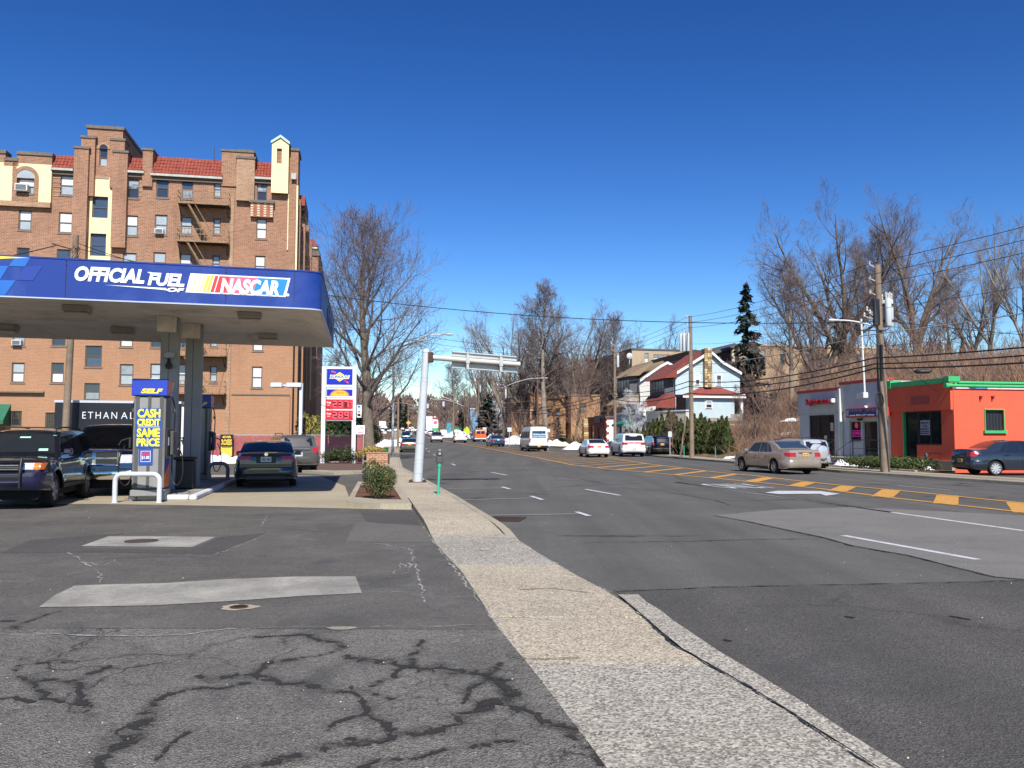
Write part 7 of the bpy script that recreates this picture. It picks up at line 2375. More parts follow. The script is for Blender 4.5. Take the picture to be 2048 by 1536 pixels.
for k,(px,Y,tp,lab)in enumerate(((1268,88,770,'white-stemmed young birch in front of the grey shop with the green awning'),(1276,89,790,'second white-stemmed birch, just right of the first by the grey shop'),(1328,86,790,'small bare sapling before the white wall between the two houses'),(1345,74,815,'bare sapling rising from the dark hedge behind the black sport utility'),(1492,68,760,'thin bare sapling at the edge of the slope beside the blue house porch'),(1510,64,742,'bare sapling with forked stem on the slope right of the blue house'),(1540,62,720,'thin grey sapling half-way up the brush slope'),(1620,66,690,'leaning pale sapling high on the slope above the grey shop front'))):
 o=tree_px('slim',px,Y,tp,k*1.3,lab)
 if k<2:
  o.children[0].data=o.children[0].data.copy();o.children[0].data.materials[0]=M_CONCWHITE
rn=random.Random(77)
k=0
TH1=((1655,84,690),(1720,82,665),(1755,86,660),(1790,80,585),(1812,78,600),(1835,84,590),(1860,82,640),(1885,86,655),(1930,80,670),(1970,84,660),(2010,78,670),(2045,82,640),(2085,80,650),(1740,70,700),(1960,66,705),(2020,64,710),(1690,74,705),(1530,72,700),(1900,68,700),(1850,66,705))
for px,Y,tp in TH1:
 tree_px('thicket',px,Y,tp,rn.uniform(0,6),f'reddish brown leafless thicket on the hilltop, {ordinal(sorted(q[0] for q in TH1).index(px))} from the left',group='thickets on the hilltop',name='thicket',cat='shrub',wide=1.2);k+=1
TH2=((1000,122,815),(1050,118,800),(1075,116,830),(1110,114,825),(1215,112,800),(1250,110,780),(890,200,830),(930,190,835),(955,180,825),(700,90,800),(715,100,810),(1180,125,770))
for px,Y,tp in TH2:
 tree_px('thicket',px,Y,tp,rn.uniform(0,6),f'brown leafless thicket beyond the road, {ordinal(sorted(q[0] for q in TH2).index(px))} from the left',group='thickets beyond the road',name='thicket',cat='shrub',wide=1.3)
def leaf_faces(mb,pts,size,rn,flat=.0,mats=None,aspect=1.6):
 for p,nrm in pts:
  a=Vector((rn.gauss(0,1),rn.gauss(0,1),rn.gauss(0,1))).normalized()
  u=(a-nrm*a.dot(nrm)*flat).normalized();b_=u.cross(nrm+a*.35)
  if b_.length<1e-3:continue
  b_.normalize();s=size*rn.uniform(.6,1.3)
  u=u*s*aspect*.5;b_=b_*s*.5
  mb.face([p-u,p+b_*.8,p+u,p-b_*.8],rn.choice(mats))
M_LEAF1=mat('leaf_dark_green',(.028,.055,.018),.7,.35,5,spec=.3)
M_LEAF2=mat('leaf_olive',(.085,.10,.03),.7,.35,5,spec=.3)
M_LEAF3=mat('leaf_yellow_green',(.17,.155,.04),.75,.35,5,spec=.3)
M_ARB=mat('arborvitae_green',(.055,.075,.022),.85,.35,1.5,spec=.2)
M_ARB2=mat('arborvitae_dark',(.03,.045,.015),.9,.3,1.5,spec=.2)  # darker green for some random leaves and the inner core
M_ARB3=mat('arborvitae_bronze',(.11,.085,.035),.9,.3,1.5,spec=.2)
M_SPR=mat('spruce_blue_green',(.055,.085,.075),.85,.35,1,spec=.2)
M_SPR2=mat('spruce_dark',(.022,.038,.030),.9,.35,1,spec=.2)
M_GOLD=mat('leaf_gold',(.42,.27,.06),.85,.3,4,spec=.2)
M_GOLD2=mat('leaf_straw',(.50,.36,.14),.85,.3,4,spec=.2)
def bush_mesh(seed,w,h,n,leaf,mats,lumps=7,flat_top=False):
 rn=random.Random(seed);mb=MB();pts=[]
 cs=[(Vector((rn.uniform(-.45,.45)*w,rn.uniform(-.45,.45)*w,rn.uniform(.25,.72)*h)),rn.uniform(.30,.46))for _ in range(lumps)]+[(Vector((0,0,.45*h)),.5)]
 while len(pts)<n:
  c,s=rn.choice(cs)
  d=Vector((rn.gauss(0,1),rn.gauss(0,1),rn.gauss(0,1))).normalized()
  rr=rn.uniform(.62,1.0)**.5*rn.uniform(.9,1.1)
  p=c+Vector((d.x*w*s,d.y*w*s,d.z*h*s*.9))*rr
  if p.z<.02:continue
  if flat_top and p.z>h*.92:p.z=h*rn.uniform(.88,.95)
  pts.append((p,d))
 leaf_faces(mb,pts,leaf,rn,.6,mats)
 st=MB()
 for k in range(9):
  a=rn.uniform(0,6.28);st.tube([(0,0,-.05),(cos(a)*w*.12,sin(a)*w*.12,h*.3),(cos(a)*w*.3,sin(a)*w*.3,h*.62)],[.02,.014,.006],4,caps=False)
 a=mb.mesh('foliage');b_=st.mesh('stems');b_.materials.append(M_TWIG)
 return a,b_
def bush(meshes,X,Y,z,s,rz,label,name='shrub',cat='shrub',group=None,sz=None):
 o=empty(name,(X,Y,z),rz,label,cat,group);o.scale=(s,s,sz or s)
 link_mesh('foliage',meshes[0],o);link_mesh('stems',meshes[1],o);return o
BU=bush_mesh(3,.95,.98,5200,.036,[M_LEAF1,M_LEAF1,M_LEAF2,M_LEAF3])
p=gp(757,996,.13)
bush(BU,p.x,p.y+.15,.12,.74,0,'dense small-leaved green bush growing in the mulch bed beside the sidewalk',sz=.92)
BS=bush_mesh(4,.8,.7,1500,.05,[M_LEAF1,M_LEAF2,M_LEAF1])
BY=bush_mesh(6,.9,.7,1200,.06,[M_GOLD,M_GOLD2,M_LEAF3])
for px,Y,s,me,lab in((655,47.9,1.0,BS,'leftmost of the three low bushes under the price sign'),(682,47.5,1.35,BS,'middle and widest of the three low bushes under the price sign'),(703,48.2,1.0,BS,'small bush against the right post of the price sign')):
 X=at(px,900,Y).x;bush(me,X,Y,.1,s,px,lab)
for k,(px,Y,z,s)in enumerate(((738,44.6,.6,.9),(750,44.9,.62,1.1),(762,45.3,.6,.9),(742,45.9,.62,1.0),(728,47.2,.3,1.3))):
 bush(BY,at(px,900,Y).x,Y,z,s*.72,k,['yellow-leaved shrub at the left end of the brick planter','yellow-leaved shrub in the middle of the brick planter','yellow-leaved shrub at the right end of the brick planter','yellow shrub at the back of the brick planter','straw-coloured shrub between the ATM sign post and the brick planter'][k])
BB=bush_mesh(9,2.6,2.6,3800,.16,[M_GOLD,M_LEAF3,M_LEAF3,M_LEAF2])
BG=bush_mesh(10,3.0,2.4,3800,.17,[M_LEAF2,M_LEAF1,M_LEAF2])
bush(BB,at(621,850,55).x,55.5,.2,.52,0,'golden variegated bush rising over the fence beside the floodlight pole',sz=1.22)
bush(BG,at(645,850,60).x,60,.2,.8,0,'rounded dark evergreen bush behind the fence, left of the price sign')
for px,Y,s,lab in((682,66,1.1,'olive evergreen bush seen between the posts of the price sign'),(700,68,1.2,'olive evergreen bush behind the right post of the price sign'),(718,70,.85,'large olive bush left of the big bare tree trunk'),(668,75,1.3,'dark bush farther back between the price sign posts')):
 bush(BG,at(px,850,Y).x,Y,.1,s,px,lab,sz=s*1.25)
def arb_mesh(seed,h=3.0,w=.55,n=1500):
 rn=random.Random(seed);mb=MB();pts=[]
 for k in range(n):
  t=rn.random()**1.25
  r=w*(1-t)**.85*(1-.35*(1-t)**8)*rn.uniform(.72,1.1)*(1+.15*sin(t*30+rn.random()))
  a=rn.uniform(0,2*pi)
  pts.append((Vector((r*cos(a),r*sin(a),.05+t*h*rn.uniform(.96,1.02))),Vector((cos(a),sin(a),.3)).normalized()))
 for p,nrm in pts:
  s=rn.uniform(.08,.17);u=Vector((rn.gauss(0,.3),rn.gauss(0,.3),1)).normalized()*s;v=u.cross(nrm+Vector((rn.gauss(0,.5),rn.gauss(0,.5),0)));
  if v.length<1e-4:continue
  v=v.normalized()*s*.42
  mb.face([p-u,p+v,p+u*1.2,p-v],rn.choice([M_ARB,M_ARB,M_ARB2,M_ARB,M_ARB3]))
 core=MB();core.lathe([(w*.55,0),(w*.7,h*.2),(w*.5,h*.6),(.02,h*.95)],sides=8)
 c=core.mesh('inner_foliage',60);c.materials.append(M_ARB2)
 return mb.mesh('foliage'),c
ARB=[arb_mesh(s)for s in(1,2,3)]
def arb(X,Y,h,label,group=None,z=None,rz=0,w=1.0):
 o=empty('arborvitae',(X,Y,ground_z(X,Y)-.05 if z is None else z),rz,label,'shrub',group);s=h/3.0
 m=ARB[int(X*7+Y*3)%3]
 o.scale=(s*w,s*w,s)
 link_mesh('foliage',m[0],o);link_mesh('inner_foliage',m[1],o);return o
hedge=[(1262,84,862),(1275,83,858),(1287,82,852),(1298,81,846),(1306,80,842),(1315,79,838),(1324,78,832),(1333,77,838),(1338,76.5,824),(1347,76,828),(1353,75,836),(1362,74,840),(1375,72,838),(1389,70,832),(1402,69,829),(1410,68,838),(1419,67,841),(1430,66,846),(1437,65,843),(1444,64,836),(1453,63,838),(1394,71,842),(1368,73,850),(1343,76,846),(1318,79,852),(1442,65.5,848),(1425,67.5,850)]
for k,(px,Y,tp)in enumerate(hedge):
 X=at(px,860,Y).x;X=max(X,right_curb(Y)+2.6)
 z=ground_z(right_curb(Y)+2.6,Y)
 H=at(px,tp,Y).z-z
 arb(X,Y,H,f'dark green pointed arborvitae, {ordinal(sorted(q[0] for q in hedge).index(px))} from the left in the hedge behind the stopped cars','arborvitae hedge at the far sidewalk',z=z,rz=k*1.1,w=1.35)
for k,px in enumerate((1838,1862,1880,1898,1925)):
 Y=90;X=at(px,700,Y).x;arb(X,Y,3.4,f'olive pointed evergreen on the hilltop above the orange building, {ordinal(k)} from the left','evergreens on the hilltop',rz=k)
def spruce_mesh(seed,h,w,n_br,leaf=.16,mats=None,gap=0.0):
 rn=random.Random(seed);mb=MB();tr=MB()
 tr.tube([(0,0,-.2),(0,0,h*.5),(0,0,h)],[h*.018,h*.011,.02],8,caps=False)
 for k in range(n_br):
  t=(k+rn.random())/n_br;z=h*(.06+.93*t)
  L=w*(1-t)**.85*rn.uniform(.7,1.12)+.12;a=rn.uniform(0,2*pi)
  if rn.random()<gap:L*=.5
  m=max(4,int(L/(leaf*.42)))
  for j in range(m):
   f=(j+1)/m;zz=z-L*.30*f+L*.16*f*f;c=Vector((cos(a)*L*f,sin(a)*L*f,zz))
   side=Vector((-sin(a),cos(a),0))
   for q in range(3):
    o=side*rn.uniform(-1,1)*L*.22*(1.1-f*.6);s=leaf*rn.uniform(.7,1.3)
    u=(Vector((cos(a),sin(a),-.25))+Vector((rn.gauss(0,.4),rn.gauss(0,.4),rn.gauss(0,.3)))).normalized()*s
    v=u.cross(Vector((rn.gauss(0,.5),rn.gauss(0,.5),1))).normalized()*s*.45
    p=c+o+Vector((0,0,-abs(o.dot(side))*.2-rn.uniform(0,leaf)))
    mb.face([p-u*.6,p+v,p+u,p-v],rn.choice(mats))
  if k%3==0:tr.tube([(0,0,z),(cos(a)*L*.8,sin(a)*L*.8,z-L*.2)],[.03,.01],3,caps=False)
 a=tr.mesh('trunk',60);a.materials.append(M_BARK)
 return a,mb.mesh('crown'),h
TR['spruce']=spruce_mesh(2,10,2.2,120,.30,[M_SPR2,M_SPR,M_SPR2],gap=.25)
TR['bluespruce']=spruce_mesh(7,8,2.6,130,.28,[M_SPR,M_SPR,M_SPR2])
TR['pine']=spruce_mesh(9,12,3.2,90,.42,[M_SPR2,M_LEAF1,M_SPR2],gap=.3)
tree_px('spruce',1497,112,560,.3,'tall narrow dark spruce standing against the sky beside the brown hilltop building',name='spruce_tree',wide=.82)
tree_px('bluespruce',976,158,786,.3,'blue-green spruce beside the far sidewalk above the dark blue sedan',name='spruce_tree',wide=1.15)
for px,Y,tp,lab in((800,420,797,'dark pine at the far crest left of the road'),(812,380,805,'second dark pine at the far crest, right of the first'),(783,400,812,'low dark pine at the far crest behind the street lamp'),(925,240,800,'dark evergreen behind the far poles on the right'),(1125,150,770,'dark evergreen among the middle clump, behind the white van'),(1040,155,770,'dark evergreen left of the orange brick house'),(1115,118,832,'bushy dark evergreen right behind the white passenger van'),(1175,116,838,'snow-dusted evergreen beside the small brick shop')):
 tree_px('pine',px,Y,tp,px,lab,name='evergreen_tree',wide=1.0 if Y>200 else 1.25)
def stems(name,n,region,hmin,hmax,w,mats,seed,label=None,lean=.35,dens=None):
 rn=np.random.default_rng(seed)
 V=[];Fc=[];Mi=[]
 k=0
 while k<n:
  X,Y=region(rn)
  if dens is not None and rn.random()>dens(X,Y):continue
  z=ground_z(X,Y)-.15
  if hill_height(X,Y)>1.5:
   z+=.5*(sin(X*.7+Y*.31)*cos(Y*.53-X*.2))*min(1,(hill_height(X,Y)-1.5)/3)
  cl=1+.5*sin(X*.9)*cos(Y*.8)
  h=rn.uniform(hmin,hmax)*cl*(.6+.8*rn.random()**2)
  dx,dy=rn.normal(0,lean)*h,rn.normal(0,lean*.6)*h
  a=rn.uniform(0,pi);wx,wy=cos(a)*w,sin(a)*w*.5
  n0=len(V)
  mx,my=dx*.35+rn.normal(0,.05),dy*.35
  V+=[(X-wx,Y-wy,z),(X+wx,Y+wy,z),(X+mx+wx*.8,Y+my+wy*.8,z+h*.55),(X+mx-wx*.8,Y+my-wy*.8,z+h*.55),(X+dx,Y+dy,z+h)]
  Fc+=[(n0,n0+1,n0+2,n0+3),(n0+3,n0+2,n0+4)]
  m=int(rn.random()*len(mats));Mi+=[m,m]
  if rn.random()<.6:
   n1=len(V);sx,sy=rn.normal(0,.3)*h,rn.normal(0,.2)*h
   V+=[(X+mx*.8,Y+my*.8,z+h*.4),(X+mx*.8+w*.7,Y+my*.8,z+h*.42),(X+mx+sx,Y+my+sy,z+h*.85)]
   Fc.append((n1,n1+1,n1+2));Mi.append(m)
  k+=1
 me=bpy.data.meshes.new(name);me.from_pydata(V,[],Fc)
 for m in mats:me.materials.append(m)
 me.polygons.foreach_set('material_index',Mi);me.update()
 o=link_mesh(name,me);tag(o,label,kind='stuff');return o
M_BR1=mat('brush_russet',(.24,.125,.075),.95,.35,.35);M_BR2=mat('brush_tan',(.27,.19,.12),.95,.3,.35);M_BR3=mat('brush_dark',(.10,.06,.04),.95,.3,.35);M_BR4=mat('brush_straw',(.46,.33,.19),.95,.3,.35)
def reg_slope(rn):
 Y=rn.uniform(53.5,77);r=rn.uniform(3.0,20);return right_curb(Y)+r,Y
stems('brush_slope_undergrowth',26000,reg_slope,.4,1.3,.018,[M_BR1,M_BR1,M_BR2,M_BR3,M_TWIG],1)
def reg_top(rn):
 Y=rn.uniform(52,100);X=rn.uniform(26,70);return X,Y
stems('hilltop_undergrowth',24000,reg_top,.5,1.5,.026,[M_BR1,M_BR3,M_TWIG,M_TWIGR,M_BR2],2,dens=lambda X,Y:1.0 if hill_height(X,Y)>.8 and X/Y>.30 else 0.0)
def reg_back(rn):
 Y=rn.uniform(30,53);X=right_curb(Y)+rn.uniform(16,34);return X,Y
stems('bank_undergrowth',12000,reg_back,.4,1.3,.02,[M_BR1,M_TWIG,M_BR2,M_BR3,M_TWIGR],3,dens=lambda X,Y:1.0 if hill_height(X,Y)>.1 else 0.0)
def reg_mid(rn):
 Y=rn.uniform(112,190);X=right_curb(Y)+rn.uniform(5,40);return X,Y
stems('roadside_undergrowth',9000,reg_mid,.5,1.8,.05,[M_BR1,M_BR3,M_BR3,M_LEAF2],4)
def far_wood(name,spots,seed,mats):
 rn=random.Random(seed);mb=MB()
 for X,Y,H in spots:
  z=ground_z(X,Y)-.5+(max(0,Y-650)*.035 if Y>650 else 0)
  w=.0006*Y+.03
  mb.face([(X-w*2,Y,z),(X+w*2,Y,z),(X+w,Y,z+H*.6),(X-w,Y,z+H*.6)],mats[0])
  for k in range(64):
   t=rn.uniform(.25,1.0);a=rn.uniform(0,2*pi);L=H*rn.uniform(.12,.28)
   rr=H*.26*sin(min(1,t*1.15)*pi*.86)*rn.random()**.5
   p=Vector((X+rr*cos(a),Y+rr*sin(a),z+t*H));d=Vector((cos(a)*.55+rn.gauss(0,.25),sin(a)*.3,1)).normalized()*L
   s=Vector((w*rn.uniform(.7,1.5),0,rn.uniform(-w,w)*.3))
   mb.face([p-s,p+s,p+d],rn.choice(mats[1:]))
 o=mb.build(name);tag(o,kind='stuff');return o
rn=random.Random(31)
spots=[]
for k in range(900):
 Y=rn.uniform(210,820)
 side=rn.random()
 if side<.45:X=min(right_curb(Y)+rn.uniform(12,40+Y*.35),Y*.13+rn.uniform(-20,0))
 else:X=left_curb(Y)-rn.uniform(10,30+Y*.45)
 spots.append((X,Y,rn.uniform(12,20)))
for k in range(500):
 Y=rn.uniform(760,1000);spots.append((rn.uniform(-620,420),Y,rn.uniform(15,24)))
far_wood('far_woods',spots,3,[M_BARK,M_TWIG,M_TWIG,M_TWIGR,M_BR3])
spots=[]
for k in range(260):
 Y=rn.uniform(150,230);X=right_curb(Y)+rn.uniform(16,75)
 if X<Y*.12:spots.append((X,Y,rn.uniform(9,15)))
far_wood('woods_behind_the_clump',spots,4,[M_BARK,M_TWIG,M_TWIGR,M_TWIG,M_BR3])
spots=[]
for k in range(70):
 Y=rn.uniform(125,150);X=Y*rn.uniform(.42,1.0);spots.append((X,Y,rn.uniform(5,9)))
far_wood('woods_on_the_hill',spots,5,[M_BARK,M_TWIG,M_TWIGG,M_TWIGR])
M_SNOW=mat('old_snow',(.80,.82,.85),.7,.06,3,dirt=(.38,.34,.30),dirt_amt=.45,bmp=.4,bscale=14)
def snow(X,Y,L,Wd,h,rz,label,seed=0,z=None):
 rn=random.Random(seed+int(X*10));mb=MB();rows=[]
 n,m=18,9
 for i in range(n+1):
  r=[]
  for j in range(m+1):
   u,v=i/n*2-1,j/m*2-1
   rr=min(1,sqrt(u*u+v*v))
   e=max(0,1-rr**2.2)*(.75+.5*sin(u*6+seed)*cos(v*4+seed*2))+rn.uniform(-.05,.07)*(rr<.9)
   k=1-.18*abs(sin(5*atan2(v,u)+seed))*rr
   if rr>=1:u,v=u/max(1,sqrt(u*u+v*v)),v/max(1,sqrt(u*u+v*v))
   r.append((u*L/2*k,v*Wd/2*k,h*max(0,e)-.04))
  rows.append(r)
 mb.grid(rows)
 o=mb.build('snow_pile',mat=M_SNOW,smooth=70,label=label,cat='snow pile');o.location=(X,Y,ground_z(X,Y)if z is None else z);o.rotation_euler=(0,0,rz);return o
X=at(438,925,50).x;snow(X+.3,49.7,3.6,1.2,.55,0,'long low heap of snow lying against the red slatted fence below the flower poster',1,.02)
snow(at(385,925,50).x,49.9,2.6,1.0,.4,0,'snow heap against the fence seen behind the second fuel pump',2,.02)
for px,Y,L,h,lab in((1690,44.5,2.4,.45,'snow pile beside the steps of the grey shop front'),(1722,43.5,1.8,.28,'smaller snow heap behind the near right utility pole'),(1853,40.3,1.6,.32,'smooth snow heap in front of the dark red shop front'),(1762,42.0,1.0,.22,'little snow heap between utility pole and clipped hedge'),(1505,56.5,3.2,.5,'snow heap at the foot of the brush slope'),(1170,96,6,.9,'snow bank at the far curb left of the white sedan'),(1110,110,5,.9,'snow bank behind the white passenger van'),(1035,124,8,1.6,'large snow bank beside the far sidewalk below the blue-green spruce'),(915,200,12,1.6,'snow bank at the right roadside above the silver cars'),(990,152,6,1.3,'snow bank beside the orange van'),(775,105,7,.8,'snow bank along the left sidewalk beyond the big bare tree'),(790,125,5,.8,'farther snow bank along the left curb'),(950,178,8,1.5,'snow bank behind the white minivan'),(1255,93,3,.5,'snow heap in front of the grey shop with the awning')):
 X=at(px,900,Y).x;snow(X,Y,L,L*.5,h,.2,lab,int(px)%7)
for px,py,Y,L,lab in((1470,860,60,2.2,'thin snow patch low on the brush slope'),(1592,800,66,3.0,'snow patch high on the brush slope beside the grey shop'),(1580,812,62,2.0,'streak of snow half-way up the brush slope'),(1560,868,57,1.8,'small snow patch near the bottom of the brush slope')):
 X=at(px,py,Y).x;o=snow(X,Y,L,L*.6,.3,.3,lab,int(px)%5,ground_z(X,Y)+.12);
# ================================================================== THE FAR SIDE OF THE ROAD
RZS=atan2(-1,.19)
M_XF=mat('transformer_grey',(.50,.55,.57),.45,.06,2)
M_SHOPG=mat('stucco_grey',(.52,.535,.55),.9,.06,1.5,dirt=(.30,.32,.35),dirt_amt=.5,bmp=.1)
M_REDCAP=mat('cap_red',(.42,.04,.045),.6,.08)
M_ORANGE=mat('wall_orange_red',(.78,.115,.055),.85,.05,1.2,dirt=(.42,.08,.05),dirt_amt=.55,bmp=.08)
M_GREEN=mat('paint_bright_green',(.05,.42,.14),.55,.06,3)
M_BLKFR=mat('frame_black',(.015,.015,.016),.4,.05)
M_SHOPGL=glass_mat('shop_glass',(.018,.022,.024),.04)
PANES['s']=M_SHOPGL
M_NEON=mat('neon_magenta',(.5,.02,.3),.4,0,emit=((.8,.05,.5),.25))
def shops():
 c=at(1911,938,39.4)
 org=Vector((c.x,c.y,0))
 F=Facade(org,RZS)
 def S(px,py=860,off=0):return F.sz(px,py,off)[0]
 def Z(px,py,off=0):return F.sz(px,py,off)[1]
 g=empty('shop_building',org,RZS,'grey stucco shop building with red roof edges, a red letter sign and blue banner','shop')
 zb=.55
 sA,sB,sC=S(1600),S(1685),S(1781)
 zA=Z(1640,780);zB=Z(1730,761)
 def front(name,s0,s1,z0,z1,holes,y=0.0,m=M_SHOPG,par=g,d=.25):
  mb=MB();wall_with_holes(mb,s0,s1,z0,z1,holes,y,d,m,m);return mb.build(name,parent=par,mat=m)
 zl=Z(1640,830)
 h1=(S(1618),S(1669),Z(1640,884),zl);h1d=(S(1655.5),S(1669),zb+.02,Z(1640,884))
 front('lower_wall',sA,sB-.01,-.2,zl+.08,[h1,h1d],y=.0)
 zs=Z(1640,827)
 mb=MB();mb.box(sA,sB-.01,-.10,-.004,zs,zA-.12,M_SHOPG);mb.build('upper_wall',parent=g)
 mb=MB();mb.box(sA-.05,sB-.02,-.16,.3,zA-.119,zA+.04);mb.build('red_roof_edge',parent=g,mat=M_REDCAP)
 mb=MB();mb.box(sA,sC,.26,12,-.2,zA-.13,M_SHOPG);mb.box(sB,sC,.26,12,zA-.128,zB-.13,M_SHOPG);mb.build('rear_building',parent=g)
 mb=MB();mb.face([(sA,.0,-.2),(sA,.0,zA-.12),(sA,.26,zA-.12),(sA,.26,-.2)]);mb.build('wall_end',parent=g,mat=M_SHOPG)
 def glaze(par,s0,s1,z0,z1,n,y=.12,door=False,m=M_SHOPGL,fr=M_BLKFR,name='shop_window'):
  o=empty(name,(0,0,0));o.parent=par
  mb=MB();t=.07
  mb.box(s0,s1,y-.04,y+.04,z1-t,z1);mb.box(s0,s1,y-.04,y+.04,z0,z0+t)
  for k in range(n+1):
   x=s0+(s1-s0)*k/n;x=min(max(x,s0+t/2),s1-t/2);mb.box(x-t/2,x+t/2,y-.038,y+.038,z0+t,z1-t)
  mb.build('frame',parent=o,mat=fr)
  for k in range(n):
   a,b_=s0+(s1-s0)*k/n,s0+(s1-s0)*(k+1)/n
   mb=MB();mb.face([(a+t/2,y,z0+t),(b_-t/2,y,z0+t),(b_-t/2,y,z1-t),(a+t/2,y,z1-t)]);mb.build('pane',parent=o,mat=m)
  return o
 glaze(g,h1[0],S(1654.5),h1[2],h1[3],2)
 d1=glaze(g,S(1655.5),h1[1],zb+.03,h1[3],1,name='shop_door')
 mb=MB();a=S(1659);mb.box(a,S(1665),.06,.075,Z(1640,862),Z(1640,846));mb.build('door_notice',parent=g,mat=mat('notice_paper',(.55,.42,.36),.7,.1))
 mb=MB();mb.box(S(1646),S(1652),.06,.075,Z(1640,881),Z(1640,871));mb.build('window_notice',parent=g,mat=MATS['notice_paper'])
 s0,z0=F.sz(1613,811,.35);s1,_=F.sz(1656,811,.35);z1=F.sz(1613,799,.35)[1]
 mb=MB();mb.box(s0+.1,s1+.35,-.36,-.11,z0+.06,z1-.08);mb.build('sign_raceway',parent=g,mat=M_BLKFR)
 mb=MB();mb.box(s1+.351,s1+.50,-.42,-.11,z0+.08,z1-.06);mb.build('sign_end_box',parent=g,mat=M_PRINTW)
 place_text('red_sign_lettering',g,'Signarama',(s0,-.40,z0-.08),(1,0,0),(0,0,1),width=s1-s0+.25,height=(z1-z0)+.12,bold=.03,extrude=.03,mat=mat('sign_red',(.50,.012,.03),.4,0))
 mb=MB();x=S(1685.5);mb.box(x-.08,x+.08,-.22,-.06,zb,zA-.05);mb.build('downpipe',parent=g,mat=mat('pipe_cream',(.66,.66,.58),.5,.06))
 zs=Z(1720,823)
 hd=(S(1698),S(1722),zb+.02,Z(1720,841));hd2=(S(1724.5),S(1755),zb+.02,Z(1740,841))
 front('lower_wall',sB,S(1781),-.2,zs,[hd,hd2],y=.0)
 mb=MB();mb.box(sB,sC-.01,-.10,-.004,Z(1720,822),zB-.12);mb.build('upper_wall',parent=g,mat=M_SHOPG)
 mb=MB();mb.box(sB-.02,sC-.02,-.16,.3,zB-.119,zB+.04);mb.build('red_roof_edge',parent=g,mat=M_REDCAP)
 glaze(g,hd[0],hd[1],Z(1710,884),hd[3],1,fr=MATS['window_frame_grey'])
 mb=MB();mb.box(hd[0],hd[1],.08,.16,hd[2],Z(1710,884)-.01);mb.build('panel_below_window',parent=g,mat=M_SHOPG)
 glaze(g,hd2[0],hd2[1],hd2[2],hd2[3],1,fr=MATS['window_frame_grey'],name='shop_door')
 a=S(1711);zc=Z(1710,851)
 mb=MB();mb.lathe([(0,-.01),(.16,-.01),(.16,0)],axis='y',sides=14,c=(a,.07,zc));mb.build('neon_apple',parent=g,mat=mat('neon_red',(.5,.03,.08),.4,0,emit=((.8,.06,.12),.2)))
 s0,s1,z0,z1=S(1703),S(1720),Z(1710,873),Z(1710,861)
 mb=MB();mb.box(s0,s1,.07,.08,z0,z0+.03);mb.box(s0,s1,.07,.08,z1-.03,z1);mb.box(s0,s0+.03,.07,.08,z0,z1);mb.box(s1-.03,s1,.07,.08,z0,z1);mb.build('neon_frame',parent=g,mat=M_NEON)
 place_text('neon_lettering',g,'OPEN',(s0+.07,.075,z0+.09),(1,0,0),(0,0,1),width=s1-s0-.14,height=(z1-z0)*.5,bold=.0,mat=M_NEON)
 s0,z0=F.sz(1693,835.5,.25);s1,_=F.sz(1776,834,.25);z1=F.sz(1693,818,.25)[1]
 mb=MB();mb.box(s0,s1,-.28,-.11,z0,z1);sg=mb.build('banner_sign',parent=g,mat=M_REDCAP)
 sx0,sx1=S(1708),S(1763)
 mb=MB();mb.box(sx0,sx1,-.30,-.281,z0+.08,z1-.08);mb.build('banner_field',parent=sg,mat=mat('banner_blue',(.02,.03,.16),.5,.04))
 mb=MB();mb.box(s0+.1,sx0-.02,-.30,-.281,z0+.08,z1-.08);mb.box(sx1+.02,s1-.35,-.30,-.281,z0+.08,z1-.08);mb.build('banner_emblem',parent=sg,mat=mat('banner_pale',(.42,.40,.50),.6,.1))
 place_text('banner_lettering',sg,'PHYSICIANS',(sx0+.1,-.305,z0+.42*(z1-z0)+.05),(1,0,0),(0,0,1),width=(sx1-sx0)*.93,height=(z1-z0)*.34,bold=-.004,mat=mat('banner_grey_letter',(.16,.17,.26),.5,0))
 place_text('banner_lettering',sg,'CUSTOM',(sx0+.1,-.305,z0+.14*(z1-z0)),(1,0,0),(0,0,1),width=(sx1-sx0)*.2,height=(z1-z0)*.14,bold=.01,mat=M_PRINTW)
 place_text('banner_lettering',sg,'WE-R-FIT',(sx0+.28*(sx1-sx0),-.305,z0+.13*(z1-z0)),(1,0,0),(0,0,1),width=(sx1-sx0)*.36,height=(z1-z0)*.2,bold=.03,mat=M_PRINTW)
 place_text('banner_lettering',sg,'SERVICES',(sx0+.68*(sx1-sx0),-.305,z0+.14*(z1-z0)),(1,0,0),(0,0,1),width=(sx1-sx0)*.25,height=(z1-z0)*.14,bold=.01,mat=M_PRINTW)
 for px,py in((1733,813),):
  mb=MB();x,z=F.sz(px,py,.2);mb.tube([(x-.1,-.1,z),(x,-.3,z+.03),(x+.12,-.36,z-.03)],.03,6);mb.bevbox(x+.08,x+.25,-.42,-.3,z-.09,z+.03,.02);mb.build('spotlight',parent=g,mat=M_PRINTW)
 for px in(1718,1722.5):
  mb=MB();x,z=F.sz(px,838.5,.1);mb.tube([(x,-.05,z),(x,-.2,z-.02)],.06,8);mb.build('floodlight',parent=g,mat=M_BLACKP)
 o=empty('shop_building',org,RZS,'orange-red corner shop building with bright green roof edges, ducts and window frame, for rent','shop')
 zE=Z(1850,760)
 zov=Z(1850,821)
 hA=(S(1806),S(1883),Z(1870,890),Z(1850,822));hAd=(S(1806),S(1833),zb+.03,Z(1870,890));hB=(S(1763),S(1779),Z(1770,884),Z(1770,840))
 mb=MB();wall_with_holes(mb,S(1781)+.01,0,-.2,zov,[hA,hAd],.0,.22,M_ORANGE,M_ORANGE);mb.build('street_wall',parent=o,mat=M_ORANGE)
